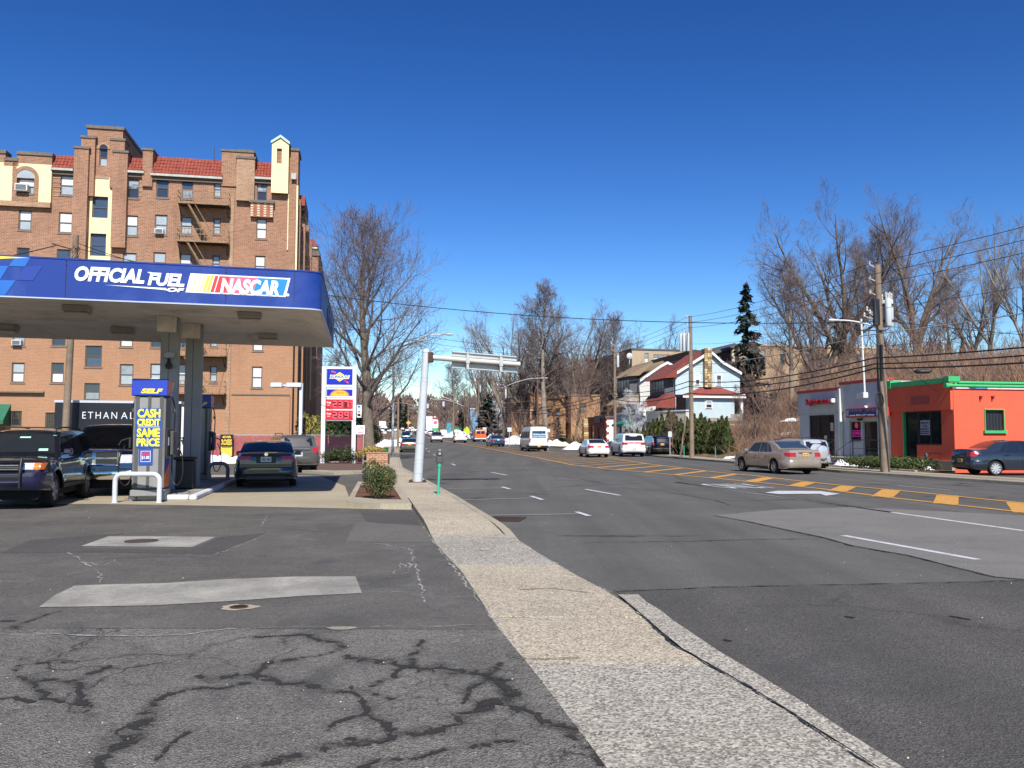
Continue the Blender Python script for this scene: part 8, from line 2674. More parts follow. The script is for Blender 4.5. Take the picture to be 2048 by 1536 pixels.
 mb=MB();mb.box(S(1781)+.01,-.02,-.14,-.004,zov-.02,zE-.25);mb.build('street_wall_upper',parent=o,mat=M_ORANGE)
 a,z0=F.sz(1822,810,.15);b_,z1=F.sz(1858,791,.15)
 mb=MB();mb.box(a,b_,-.155,-.141,z0,z1);mb.build('blank_sign_patch',parent=o,mat=mat('patch_maroon',(.42,.08,.06),.85,.1))
 glaze(o,S(1834),hA[1],hA[2],hA[3],2,y=.14)
 glaze(o,S(1809),S(1833),zb+.04,hA[3],1,y=.14,name='shop_door')
 mb=MB();mb.box(hA[0],hA[0]+.08,-.02,.12,zb,hA[3]);mb.build('door_edge',parent=o,mat=M_GREEN)
 s0,z0=S(1837.5),Z(1846,870);s1,z1=S(1856),Z(1846,840.5)
 M_PL=mat('poster_lilac',(.40,.38,.48),.6,.05)
 mb=MB();mb.box(s0,s1,.10,.115,z0,z1);ps=mb.build('rent_poster',parent=o,mat=M_PL)
 for k,w in enumerate(('SPACE','FOR','RENT')):
  place_text('poster_lettering',ps,w,(s0+(.05 if k!=1 else .22)*(s1-s0)+.02,.092,z1-(z1-z0)*(.26+.21*k)),(1,0,0),(0,0,1),width=(s1-s0)*(.84 if k!=1 else .5),height=(z1-z0)*.16,bold=.02,mat=M_BLKFR)
 for k in range(2):
  mb=MB();mb.box(s0+.05,s1-.05,.094,.099,z0+(z1-z0)*(.07+.13*k),z0+(z1-z0)*(.14+.13*k));mb.build('poster_line',parent=ps,mat=M_BLKFR)
 mb=MB();mb.box(S(1781)-.02,-.0,-.22,.35,zE-.249,zE+.0);mb.build('green_roof_edge',parent=o,mat=M_GREEN)
 mb=MB();mb.box(S(1780),S(1791),-.24,.4,zE-.3,zE+.12);mb.build('green_roof_block',parent=o,mat=M_GREEN)
 mb=MB();mb.box(-.28,.03,-.25,.36,zE-.2,zE+.05);mb.build('green_roof_block',parent=o,mat=M_GREEN)
 FS=Facade(org,atan2(.19,1))
 zT=FS.sz(1960,778)[1]
 wl_,wr_=FS.sz(1970,840)[0],FS.sz(2006.5,840)[0];wz0,wz1=FS.sz(1990,861)[1],FS.sz(1990,820)[1]
 sd=empty('side_wall',(0,0,0),pi/2);sd.parent=o
 L=14.0
 mb=MB();wall_with_holes(mb,0,L,-.2,zT,[(wl_,wr_,wz0,wz1)],0,.25,M_ORANGE,M_ORANGE);mb.build('wall_face',parent=sd,mat=M_ORANGE)
 mb=MB();mb.box(.3,L,.26,13,-.2,zT-.05);mb.build('building_core',parent=sd,mat=M_ORANGE)
 mb=MB();t=.045
 mb.box(wl_-t,wl_,-.05,.1,wz0,wz1);mb.box(wr_,wr_+t,-.05,.1,wz0,wz1);mb.box(wl_-t,wr_+t,-.05,.1,wz1,wz1+t);mb.build('window_frame',parent=sd,mat=M_GREEN)
 mb=MB();mb.box(wl_-.12,wr_+.12,-.12,.1,wz0-.13,wz0-.002);mb.build('window_sill',parent=sd,mat=M_GREEN)
 mb=MB();mb.face([(wl_,.12,wz0),(wr_,.12,wz0),(wr_,.12,wz1),(wl_,.12,wz1)]);mb.build('window_pane',parent=sd,mat=PANES['d'])
 for k in range(1,6):
  mb=MB();x=wl_+(wr_-wl_)*k/6;mb.box(x-.01,x+.01,.05,.07,wz0,wz1);mb.build('window_bar',parent=sd,mat=M_BLKFR)
 for k,(zz,rr)in enumerate(((FS.sz(2000,773)[1],.075),(FS.sz(2000,766)[1],.075))):
  yy=-.10 if k==0 else .15
  x=-.35 if k==0 else .35
  seg=0
  while x<L:
   mb=MB();mb.tube([(x,yy,zz),(x+1.36,yy,zz)],rr,10);mb.tube([(x+1.355,yy,zz),(x+1.40,yy,zz)],rr*1.15,10);mb.build('green_duct',parent=sd,mat=M_GREEN,smooth=50);x+=1.40
 mb=MB();mb.lathe([(0,-.14),(.12,-.14),(.12,.05),(0,.05)],axis='x',sides=14,c=(-.36,-.10,FS.sz(2000,773)[1]));mb.build('duct_end',parent=sd,mat=M_GREEN)
 for px in(1960,1984):
  x,z=FS.sz(px,793);mb=MB();mb.bevbox(x-.06,x+.07,-.12,0,z-.03,z+.03,.01);mb.bevbox(x-.05,x+.02,-.14,-.05,z-.13,z-.031,.01);mb.build('wall_lamp',parent=sd,mat=mat('lamp_maroon',(.25,.03,.02),.6,.1))
 for px,rr in((1961,.35),(2022,.45)):
  x,z=FS.sz(px,762);e=empty('roof_vent',(x,2.2,zT));e.parent=sd
  mb=MB();mb.lathe([(rr*.6,-.1),(rr*.6,.08),(rr,.12),(rr,.34),(rr*.8,.44),(0,.5)],sides=16);mb.build('vent_cowl',parent=e,mat=M_CHROME,smooth=50)
 t=empty('shop_terrace',org,RZS,'raised concrete terrace with steps in front of the grey and orange shops','terrace')
 sL,sR=S(1600,905)-.3,S(1858,905)
 mb=MB();mb.box(sL,sR,-1.55,-.165,0,zb);mb.box(sL,-.02,-.163,.0-.003,0,zb-.01);mb.build('terrace_slab',parent=t,mat=M_CONC)
 stp0,stp1=F.sz(1655,915,1.9)[0],F.sz(1693,915,1.9)[0]
 for k in range(3):
  mb=MB();mb.box(stp0,stp1,-1.551-.30*(k+1),-1.551-.30*k,0,zb-.14*(k+1));mb.build('step',parent=t,mat=mat('step_dark',(.20,.18,.16),.9,.2,4))
 r_=empty('railing',org,RZS,'thin black steel railing along the shop terrace and steps','railing')
 M_RL=mat('railing_black',(.02,.02,.022),.5,.05)
 def rail(x0,x1,y,gap=1.4):
  mb=MB();mb.tube([(x0,y,zb+.95),(x1,y,zb+.95)],.018,6);mb.tube([(x0,y,zb+.5),(x1,y,zb+.5)],.012,6);mb.build('top_rail',parent=r_,mat=M_RL)
  x=x0
  while x<=x1+.01:
   mb=MB();mb.tube([(x,y,zb),(x,y,zb+.95)],.015,6);mb.build('rail_post',parent=r_,mat=M_RL);x+=gap
 rail(sL,stp0,-1.5);rail(stp1,sR-1.5,-1.5)
 for s_ in(stp0+.05,stp1-.05):
  mb=MB();mb.tube([(s_,-1.5,zb+.95),(s_,-2.45,zb+.25+.1),(s_,-2.45,.0)],.018,6);mb.tube([(s_,-1.5,zb),(s_,-1.5,zb+.95)],.018,6);mb.build('stair_rail',parent=r_,mat=M_RL)
 HM=bush_mesh(15,1.8,.75,1700,.07,[M_LEAF1,M_LEAF2,M_ARB],lumps=9,flat_top=True)
 U=Vector((cos(RZS),sin(RZS),0));Nn=Vector((sin(RZS),-cos(RZS),0))
 for k,(px,lab)in enumerate(((1733,'clipped green shrub left of the near right utility pole'),(1785,'clipped green shrub between the utility pole and the terrace end'),(1808,'clipped green shrub beside the smooth snow heap'),(1762,'clipped green shrub directly behind the near right utility pole'))):
  s_=F.sz(px,920,2.0)[0];p=org+U*s_+Nn*2.15
  bush(HM,p.x,p.y,.05,1.0,RZS,lab)
 gm=empty('gas_meter',org+U*S(1876,920)+Nn*.45+Vector((0,0,.0)),RZS,'black gas meter with pipes against the dark red shop wall','gas meter')
 mb=MB();mb.bevbox(-.28,.28,-.2,.2,.12,.62,.08);mb.build('meter_case',parent=gm,mat=M_BLACKP,smooth=40)
 mb=MB();mb.lathe([(0,-.03),(.12,-.03),(.12,0)],axis='y',sides=14,c=(0,-.2,.78));mb.build('meter_dial',parent=gm,mat=M_PUMPG)
 mb=MB();mb.tube([(-.3,0,0),(-.3,0,.9),(.8,0,.9),(.8,0,.1)],.03,6);mb.tube([(0,0,.62),(0,0,.9)],.03,6);mb.build('meter_pipe',parent=gm,mat=M_IRONDK)
 def lq(name,pts,m,z):
  mb=MB();mb.face([tuple(org+U*a+Nn*b_+Vector((0,0,z)))for a,b_ in pts]);q=mb.build(name,mat=m,kind='structure')
  if q.data.polygons[0].normal.z<0:q.data.flip_normals()
 lq('soil_bed',[(S(1700,925)-1,1.56),(1.0,1.56),(1.0,3.0),(S(1700,925)-1,3.0)],M_SOIL,.10)
 lq('soil_bed',[(sR,.02),(.4,.02),(.4,1.55),(sR,1.55)],M_SOIL,.101)
 lq('front_paving',[(-18,3.0),(1.2,3.0),(1.2,3.7),(-18,3.7)],M_CONC,.115)
 lq('forecourt_asphalt',[(.6,-16),(14,-16),(14,4.0),(.6,4.0)],M_ROAD,.03)
 mb=MB();
 for k in range(6):
  a=-16+k*2.9
  mb=MB();mb.bevbox(a,a+2.88,-3.12,-2.97,.0,.2,.02);e=mb.build('kerb_stone',parent=t,mat=M_CURB)
shops()
M_BLUEW=mat('siding_pale_blue',(.47,.575,.60),.8,.05,1.5,dirt=(.58,.60,.58),dirt_amt=.8)
M_WHITEW=mat('siding_white',(.60,.58,.54),.8,.04,1.5)
M_REDROOF=mat('shingle_red',(.22,.05,.035),.9,.2,3)
M_TANROOF=mat('shingle_tan',(.26,.19,.115),.9,.2,3)
M_DKW=mat('dark_siding_and_shade',(.10,.10,.11),.85,.15,3)  # dark tone for roofs and frames; on house fronts it paints their shade
M_WTRIM=mat('trim_white',(.74,.74,.72),.6,.03)
def house(name,px_ref,py_ref,Y,label,wall_m,roof_m,outline,lower,skirt,wins,front,chimney=None,depth=5.6,porch=None,zbase=0.0,trim=True):
 c=at(px_ref,py_ref,Y);org=Vector((c.x,c.y,0));rz=.19
 F=Facade(org,rz);P=lambda px,py,off=0:F.sz(px,py,off)
 h=empty(name,org,rz,label,'house')
 pts=[P(*q)for q in outline]
 holes=[]
 mb=MB();mb.prism_y(pts,0,.18,wall_m);
 mb.prism_y(pts,.5,depth,wall_m)
 mb.prism_y([P(*q)for q in lower],-.9,.0-.003,wall_m);mb.build('gable_wall',parent=h)
 mb=MB();z=min(p[1]for p in pts);ztop=max(p[1]for p in pts)
 n=0
 while z<ztop-.3:
  xs=[]
  for a,b_ in zip(pts,pts[1:]+pts[:1]):
   if(a[1]-z)*(b_[1]-z)<0:xs.append(a[0]+(b_[0]-a[0])*(z-a[1])/(b_[1]-a[1]))
  if len(xs)>=2:mb.box(min(xs)+.05,max(xs)-.05,-.014,-.001,z,z+.012)
  z+=.2
 o=mb.build('clapboards',parent=h,mat=wall_m);o['kind']='stuff'
 lp=[P(*q)for q in lower];z=min(p[1]for p in lp);zt=max(p[1]for p in lp)
 mb=MB()
 while z<zt:mb.box(min(p[0]for p in lp)+.02,max(p[0]for p in lp)-.02,-.914,-.901,z,z+.012);z+=.2
 o=mb.build('clapboards',parent=h,mat=wall_m);o['kind']='stuff'
 for a,b_ in zip(pts,pts[1:]+pts[:1]):
  if b_[0]<a[0]and(abs(b_[1]-a[1])<3.5*abs(b_[0]-a[0]))and min(a[1],b_[1])>min(p[1]for p in pts)+1:
   mb=MB();q=[(a[0],a[1]+.02),(b_[0],b_[1]+.02),(b_[0],b_[1]+.2),(a[0],a[1]+.2)]
   mb.prism_y(q,-.35,depth+.3,roof_m);mb.build('roof',parent=h)
   mb=MB();q=[(a[0],a[1]-.12),(b_[0],b_[1]-.12),(b_[0],b_[1]+.18),(a[0],a[1]+.18)]
   mb.prism_y(q,-.42,-.355,M_WTRIM);mb.build('rake_board',parent=h)
 if skirt:
  s=[P(*q[:2],q[2])+(q[2],)for q in skirt]
  mb=MB();mb.face([(a,-o_,z)for a,z,o_ in s]);mb.build('skirt_roof',parent=h,mat=roof_m)
  a,b_=s[0],s[1];mb=MB();mb.box(min(a[0],b_[0]),max(a[0],b_[0]),-a[2]-.02,-a[2]+.1,a[1]-.2,a[1]-.0);mb.build('eave_board',parent=h,mat=M_WTRIM)
 for(x0,x1,y0,y1,off,kinds)in wins:
  s0,zt_=P(x0,y0,off);s1,zb_=P(x1,y1,off)
  mb=MB();mb.box(s0-.1,s1+.1,-off-.05,-off-.004,zb_-.1,zt_+.1);mb.build('window_casing',parent=h,mat=M_WTRIM)
  w=window(h,s0,s1,zb_,zt_,y=-off-.09,kinds=kinds,frame=M_WTRIM,sash=.05,sill=False)
 xl=min(p[0]for p in pts)
 for(y0,y1,z0,z1,m,d)in front:
  mb=MB();mb.box(xl-d,xl-.002,y0,y1,z0,z1);mb.build('front_part',parent=h,mat=m)  # dark fronts: shade of the road-facing side put into the colour
 if chimney:
  x0,x1,y0,y1=chimney
  s0,zt_=P(x0,y0,.5);s1,zb_=P(x1,y1,.5)
  e=empty('chimney',(0,0,0));e.parent=h
  mb=MB();mb.box(s0+.06,s1-.06,-.50,.4,zb_,zt_);mb.build('core',parent=e,mat=mat('mortar',(.35,.28,.18),.9,.1))
  rn=random.Random(5);mb=MB();z=zb_
  cols_=[mat('stone_ochre',(.48,.33,.14),.9,.2,6),mat('stone_brown',(.26,.16,.08),.9,.2,6),mat('stone_pale',(.56,.47,.30),.9,.2,6)]
  while z<zt_-.1:
   x=s0;hh=rn.uniform(.18,.30)
   while x<s1-.05:
    w_=min(s1-x,rn.uniform(.18,.42));mb.bevbox(x+.01,x+w_-.01,-.56-rn.uniform(0,.04),-.45,z+.01,z+hh-.01,.02,rn.choice(cols_));x+=w_
   y=-.45
   while y<.4:
    w_=rn.uniform(.2,.4);mb.bevbox(s1-.08,s1+rn.uniform(0,.04),y,min(.42,y+w_-.02),z+.01,z+hh-.01,.02,rn.choice(cols_));y+=w_
   z+=hh
  q=mb.build('stones',parent=e);q['kind']='stuff'
 return h,F
OUT=[(1351,789),(1480,789),(1480,748),(1442,726),(1427,712),(1417,704),(1405,713),(1351,747)]
h,F=house('house',1371,835,86,'pale blue gambrel house with red roofs and a stone chimney on its sunlit end wall',M_BLUEW,M_REDROOF,OUT,
 [(1371.5,836),(1461,836),(1461,789),(1371.5,789)],
 [(1366,791,1.3),(1492,791,1.3),(1440,775,.02),(1402,774,.02)],
 [(1390,1398.5,749,769,0,'dw'),(1432,1442,750,771,0,'gd'),(1411,1423,801,816,.9,'dp')],
 [(.0,5.5,3.2,5.6,M_DKW,.05),(.7,5.0,6.0,7.6,M_DKW,.9),(.0,5.7,2.6,3.3,M_WHITEW,.8)],chimney=(1408.5,1424.5,697,775))
def blue_house_more():
 rz=.19;P=F.sz
 xl=P(1351,780)[0]
 mb=MB();mb.face([(xl-.9,.1,6.0),(xl-.9,5.5,6.0),(xl-2.1,5.5,4.75),(xl-2.1,.1,4.75)]);mb.face([(xl-2.1,.1,4.75),(xl-2.1,.1,4.6),(xl,.1,4.6),(xl,.1,6.0),(xl-.9,.1,6.0)]);mb.build('front_roof',parent=h,mat=M_REDROOF)
 mb=MB();mb.prism_y([(xl-1.3,7.6),(xl,7.7),(xl+1.0,9.1),(xl+.9,9.3)],-.3,5.7);mb.build('dormer_roof',parent=h,mat=M_REDROOF)
 for k in range(5):
  mb=MB();y=.9+k*.8;mb.box(xl-.93,xl-.905,y,y+.6,6.35,7.4);mb.build('dormer_window',parent=h,mat=PANES['b'])
 for k in range(4):
  mb=MB();y=.4+k*1.3;mb.box(xl-.09,xl-.055,y,y+.8,3.6,5.1);mb.build('front_window',parent=h,mat=PANES['m'])
 mb=MB();mb.box(xl-2.1,xl+0,.0,5.6,3.2,3.31);mb.build('porch_roof',parent=h,mat=M_WTRIM)
 s0=P(1461,800,.9)[0];s1=P(1487,800,.9)[0];z0=P(1470,828,.9)[1];z1=P(1470,790,.9)[1]
 mb=MB();mb.box(s0+.02,s1-.2,.4,4,z0,z1-.1);mb.build('porch_recess',parent=h,mat=M_DKW)  # dark box, the porch shade put into its colour
 mb=MB();mb.box(s1-.32,s1-.05,-.9,-.62,z0-.2,z1-.05);mb.build('porch_column',parent=h,mat=M_WTRIM)
 mb=MB();mb.box(s0+.01,s1+.15,-1.0,3.5,z1-.05,z1+.12);mb.build('porch_beam',parent=h,mat=M_WTRIM)
 mb=MB();mb.box(s0,s1,-.92,4,2.6,z0);mb.build('porch_base',parent=h,mat=M_CONCGREY)
 mb=MB();mb.box(P(1371,830,.95)[0],P(1461,830,.95)[0],-.93,7.5,2.4,P(1400,836,.95)[1]-.01);mb.build('foundation',parent=h,mat=M_CONCGREY)
blue_house_more()
OUT2=[(1278,822),(1352,822),(1352,736),(1345,733),(1333,726.5),(1320,733),(1278,762),(1281,800)]
h2,F2=house('house',1280,822,97,'white gambrel house with a tan roof and shaded porch, left of the pale blue house',M_WHITEW,M_TANROOF,OUT2,
 [(1300,823),(1346,823),(1346,815),(1300,815)],None,[],[(.6,5.0,6.6,8.6,M_DKW,.9),(.0,5.5,3.0,5.4,M_DKW,.05)])
def white_house_more():
 xl=F2.sz(1278,780)[0]
 mb=MB();mb.face([(xl-.9,.1,6.5),(xl-.9,5.5,6.5),(xl-2.3,5.5,5.4),(xl-2.3,.1,5.4)]);mb.face([(xl-2.3,.1,5.4),(xl,.1,5.4),(xl,.1,6.5),(xl-.9,.1,6.5)]);mb.build('front_roof',parent=h2,mat=M_TANROOF)
 mb=MB();mb.prism_y([(xl-1.4,8.6),(xl,8.7),(xl+1.6,10.2),(xl+1.5,10.4)],-.3,5.8);mb.build('dormer_roof',parent=h2,mat=M_TANROOF)
 for k in range(4):
  mb=MB();y=.8+k*1.05;mb.box(xl-.93,xl-.905,y,y+.8,7.0,8.3);mb.build('dormer_window',parent=h2,mat=PANES['b'])
 mb=MB();mb.box(xl-2.3,xl,.0,5.6,2.8,3.4);mb.build('porch_base',parent=h2,mat=M_DKW)
 mb=MB();mb.tube([(xl-1.2,-.2,10.0),(xl-1.2,-.2,10.8)],.04,6);mb.lathe([(0,-.05),(.25,.02),(.36,.09)],axis='y',sides=16,c=(xl-1.2,-.4,10.9));mb.build('satellite_dish',parent=h2,mat=M_XF)
white_house_more()
def lowshops():
 a=at(1294,855,88.5);b_=at(1372,855,82.8)
 r=empty('retaining_wall',(a.x,a.y,0),atan2(b_.y-a.y,b_.x-a.x),'white-painted retaining wall between the grey shop and the hedge, below the two houses','wall')
 L=(b_-a).length;zt=at(1372,822,82.8).z
 mb=MB();mb.box(0,L,0,.4,-.2,zt);mb.build('wall_face',parent=r,mat=mat('wall_cream_white',(.60,.57,.48),.85,.1,1.5,dirt=(.4,.36,.28),dirt_amt=.5))
 mb=MB();mb.box(-.1,L+.1,-.08,.5,zt+.001,zt+.12);mb.build('coping',parent=r,mat=M_WTRIM)
 a=at(1371,850,82.6);b_=at(1500,842,79.5)
 r=empty('retaining_wall',(a.x,a.y,0),atan2(b_.y-a.y,b_.x-a.x),'cream concrete wall under the pale blue house, half hidden by hedge and brush','wall')
 L=(b_-a).length;mb=MB();mb.box(.05,L,0,.4,-.2,2.9);mb.build('wall_face',parent=r,mat=MATS['wall_cream_white'])
 c=at(1291,880,88.5);org=Vector((c.x,c.y,0));F=Facade(org,RZS)
 zt=F.sz(1291,822)[1];s0=F.sz(1233,850)[0]
 g=generic_building('shop',org,RZS,s0,0,9,-.2,zt-.15,mat('shop_lavender_grey',(.30,.30,.37),.85,.06),'lavender-grey single-storey shop with a green awning, above the parked white cars',wins=[(F.sz(1240,870)[0],F.sz(1268,870)[0],.7,F.sz(1250,851)[1],'sm',3,0)],parapet=.15,roof_m=M_WTRIM)
 x0,z1=F.sz(1241,840,.05);x1,_=F.sz(1267,840,.05);z0=F.sz(1241,853,.9)[1]
 mb=MB();mb.prism_x([(-.01,z1),(-1.1,z0+.25),(-1.1,z0+.02),(-.01,z0+.02)],x0,x1);mb.build('awning',parent=g,mat=mat('awning_teal',(.01,.14,.10),.8,.08))
 mb=MB();q=F.sz(1288,829,.2);mb.bevbox(q[0]-.2,q[0]+.1,-.3,-.01,q[1]-.15,q[1]+.15,.03);mb.build('wall_lamp',parent=g,mat=M_WTRIM)
 c=at(1212,878,98.5);org=Vector((c.x,c.y,0));F=Facade(org,RZS)
 zt=F.sz(1212,832)[1];s0=F.sz(1175.5,850)[0]
 M_RB=mat('brick_dark_red',(.26,.055,.035),.9,.2,6)
 g=generic_building('shop',org,RZS,s0,0,7,-.2,zt-.2,M_RB,'small red brick shop with white quoins on its end wall, beside the third utility pole',wins=[(F.sz(1196,865)[0],F.sz(1207,865)[0],.9,F.sz(1200,855)[1],'dd',1),(F.sz(1182,865)[0],F.sz(1188,865)[0],.2,F.sz(1184,852)[1],'dd',1,0)],parapet=.2,roof_m=M_DKW)
 FS=Facade(org,atan2(.19,1));w=FS.sz(1232,850)[0]
 mb=MB();mb.box(.002,.06,.12,w,.6,zt-.45);mb.build('white_end_wall',parent=g,mat=M_WTRIM)
 for k in range(8):
  mb=MB();mb.box(.061,.09,.0,.35 if k%2 else .2,.7+k*.42,.95+k*.42);mb.build('quoin',parent=g,mat=M_RB if k%2 else M_WTRIM)
 a,z=F.sz(1194,838,.15);mb=MB();mb.box(a-1.2,a+1.2,-.15,-.01,z-.45,z+.4);mb.build('sign_board',parent=g,mat=M_BLKFR)
 mb=MB();mb.box(.07,.5,.2,w,.1,.62);mb.build('stone_base',parent=g,mat=M_CURB)
 c=at(1171,885,106);r=empty('stone_pier',(c.x,c.y,0),RZS,'rough stone pier at the left end of the small red brick shop','pier')
 mb=MB();rn=random.Random(3)
 for k in range(14):
  for j in range(3):mb.bevbox(-.5+j*.33,-.19+j*.33,-.3-rn.uniform(0,.05),.3,k*.28,k*.28+.26,.03,rn.choice([MATS['stone_ochre'],MATS['stone_brown'],MATS['stone_pale']]))
 q=mb.build('stones',parent=r);q['kind']='stuff'
lowshops()
def hill_buildings():
 c=at(1264,735,135);F=Facade((c.x,c.y,0),.19)
 z1=F.sz(1264,696)[1];x1=F.sz(1392,700)[0];P=F.sz
 W=[]
 for a,b_,y0,y1,n in((1289,1297,706,726,1),(1307,1318,709,721,1),(1319,1328,709,721,1),(1329,1339,709,721,1),(1348,1357,709,721,1)):
  s0,zt=P(a,y0);s1,zb_=P(b_,y1);W.append((s0,s1,zb_,zt,'wg',1))
 generic_building('hilltop_building',(c.x,c.y,0),.19,0,x1,22,5,z1-.3,brick_mat('brick_beige',(.46,.36,.23),(.36,.28,.18),(.42,.36,.27),pale=None,stain_amt=.2),'beige brick flat-roofed building with three-pane windows on the hill behind the white house',wins=W,wframe=M_DKW,roof_m=M_DKW)
 mb=MB()
 r=empty('shed_roof',at(1270,745,128),.19,'dark sloping roof in front of the beige hilltop building','roof')
 mb.prism_y([(-1.5,0),(9.5,3.4),(12.5,3.5),(12.5,2.9),(9.5,2.8),(-1.5,-.6)],0,6);mb.build('roof_slab',parent=r,mat=M_TANROOF)
 c=at(1478,740,118);F=Facade((c.x,c.y,0),.19);P=F.sz
 zt=P(1478,687)[1];xr=P(1800,700)[0];xl=P(1392,710)[0]
 W=[(P(1522,700)[0],P(1530,700)[0],P(1522,738)[1],P(1522,700)[1],'dp',1)]
 for a in(1560,1610,1650,1712,1748):W.append((P(a,700)[0],P(a+9,700)[0],P(a,728)[1],P(a,708)[1],'dd',1))
 g=generic_building('hilltop_building',(c.x,c.y,0),.19,0,xr,20,5,zt-.25,brick_mat('brick_tan_brown',(.42,.28,.17),(.32,.21,.125),(.38,.29,.20),stain_amt=.3),'long tan brick building with a pale roof edge on the hill, behind the bare trees',wins=W,roof_m=mat('fascia_cream',(.55,.48,.36),.7,.05),wframe=M_DKW)
 mb=MB();M_TB=mat('timber_brown',(.10,.062,.045),.9,.3,1.2)
 q=MB();q.box(xl,-.02,1.5,18,4,zt-.9,M_TB);q.build('timber_wing',parent=g)
 q=MB();q.prism_y([(xl-.4,P(1392,700)[1]-1),(xl+6.0,zt-.2),(-.02,zt+.2),(-.02,zt-.25),(xl+6.0,zt-.6),(xl-.4,P(1392,700)[1]-1.5)],.9,18.5);q.build('wing_roof',parent=g,mat=M_DKW)
 k=0;x=xl+.3
 while x<-.3:
  q=MB();q.box(x,x+.12,1.42,1.498,5,zt-1.2);q.build('timber_batten',parent=g,mat=M_DKW);x+=.75
 q=MB();q.box(-.5,-.05,1.2,1.6,4,zt-.3);q.build('corner_post',parent=g,mat=MATS['fascia_cream'])
 c=at(1023,835,142);F=Facade((c.x,c.y,0),.1);P=F.sz
 M_OB=brick_mat('brick_sunny',(.42,.20,.09),(.30,.14,.065),(.5,.36,.22),stain_amt=.2)
 W=[(P(1038,815)[0],P(1046,815)[0],P(1040,832)[1],P(1040,822)[1],'dd',1)]
 generic_building('brick_house',(c.x,c.y,0),.1,0,P(1058,800)[0],12,0,P(1030,798)[1],M_OB,'sunny orange brick house with a flat roof behind the trunks of the middle clump',wins=W,roof_m=M_DKW,cat='house')
 c=at(1060,838,138);F=Facade((c.x,c.y,0),.1);P=F.sz
 W=[(P(1063,820)[0],P(1078,820)[0],P(1065,838)[1],P(1065,822)[1],'dd',1,0),(P(1090,815)[0],P(1100,815)[0],P(1095,830)[1],P(1095,818)[1],'gd',1),(P(1112,815)[0],P(1120,815)[0],P(1115,830)[1],P(1115,818)[1],'gd',1)]
 generic_building('brick_house',(c.x,c.y,0),.1,0,P(1131,800)[0],12,0,P(1100,788)[1],M_OB,'wide orange brick house partly hidden by bare trunks and thicket, right of the smaller one',wins=W,roof_m=mat('roof_slate',(.16,.15,.15),.85,.15),cat='house')
 c=at(1142,830,136);F=Facade((c.x,c.y,0),.1);P=F.sz
 generic_building('brick_house',(c.x,c.y,0),.1,0,P(1200,800)[0],10,0,P(1160,792)[1],M_OB,'orange brick house end glimpsed through the trees above the small brick shop',wins=[(P(1160,810)[0],P(1172,810)[0],P(1165,822)[1],P(1165,806)[1],'gd',1)],roof_m=M_TANROOF,cat='house')
 c=at(985,835,170);F=Facade((c.x,c.y,0),.1);P=F.sz
 generic_building('house',(c.x,c.y,0),.1,0,P(1010,800)[0],10,0,P(990,800)[1],mat('wall_pale_grey',(.36,.38,.38),.8,.1),'pale grey house behind the blue-green spruce',roof_m=M_DKW,cat='house')
 c=at(940,835,260);F=Facade((c.x,c.y,0),.1);P=F.sz
 generic_building('house',(c.x,c.y,0),.1,0,P(955,820)[0],10,0,P(948,818)[1],mat('wall_blue',(.16,.30,.48),.8,.1),'small blue house far behind the poles on the right',roof_m=M_WTRIM,cat='house')
 for px0,px1,pt,Y,m_,lab in((852,872,832,300,M_WTRIM,'small white roadside building beyond the oncoming utility'),(758,772,842,500,M_WTRIM,'low white building far up the road on the left'),(893,906,845,250,mat('box_teal',(.05,.35,.42),.6,.1),'teal and blue roadside kiosk beyond the parked silver car')):
  c=at(px0,860,Y);F=Facade((c.x,c.y,0),.1)
  generic_building('roadside_building',(c.x,c.y,0),.1,0,F.sz(px1,pt)[0],8,grade(Y)-.5,F.sz(px0,pt)[1],m_,lab,roof_m=M_DKW)
hill_buildings()
M_POLE=mat('pole_wood',(.23,.17,.12),.9,.3,1.2,dirt=(.12,.09,.06),dirt_amt=.6,bmp=.5,bscale=14)
M_POLED=mat('pole_wood_dark',(.14,.085,.06),.9,.3,1.2,dirt=(.06,.04,.03),dirt_amt=.6)
M_WIRE=mat('wire_black',(.016,.016,.017),.6,0)
M_WIREG=mat('wire_grey',(.30,.34,.34),.5,.1)
M_INS=mat('insulator',(.55,.54,.52),.35,.1)
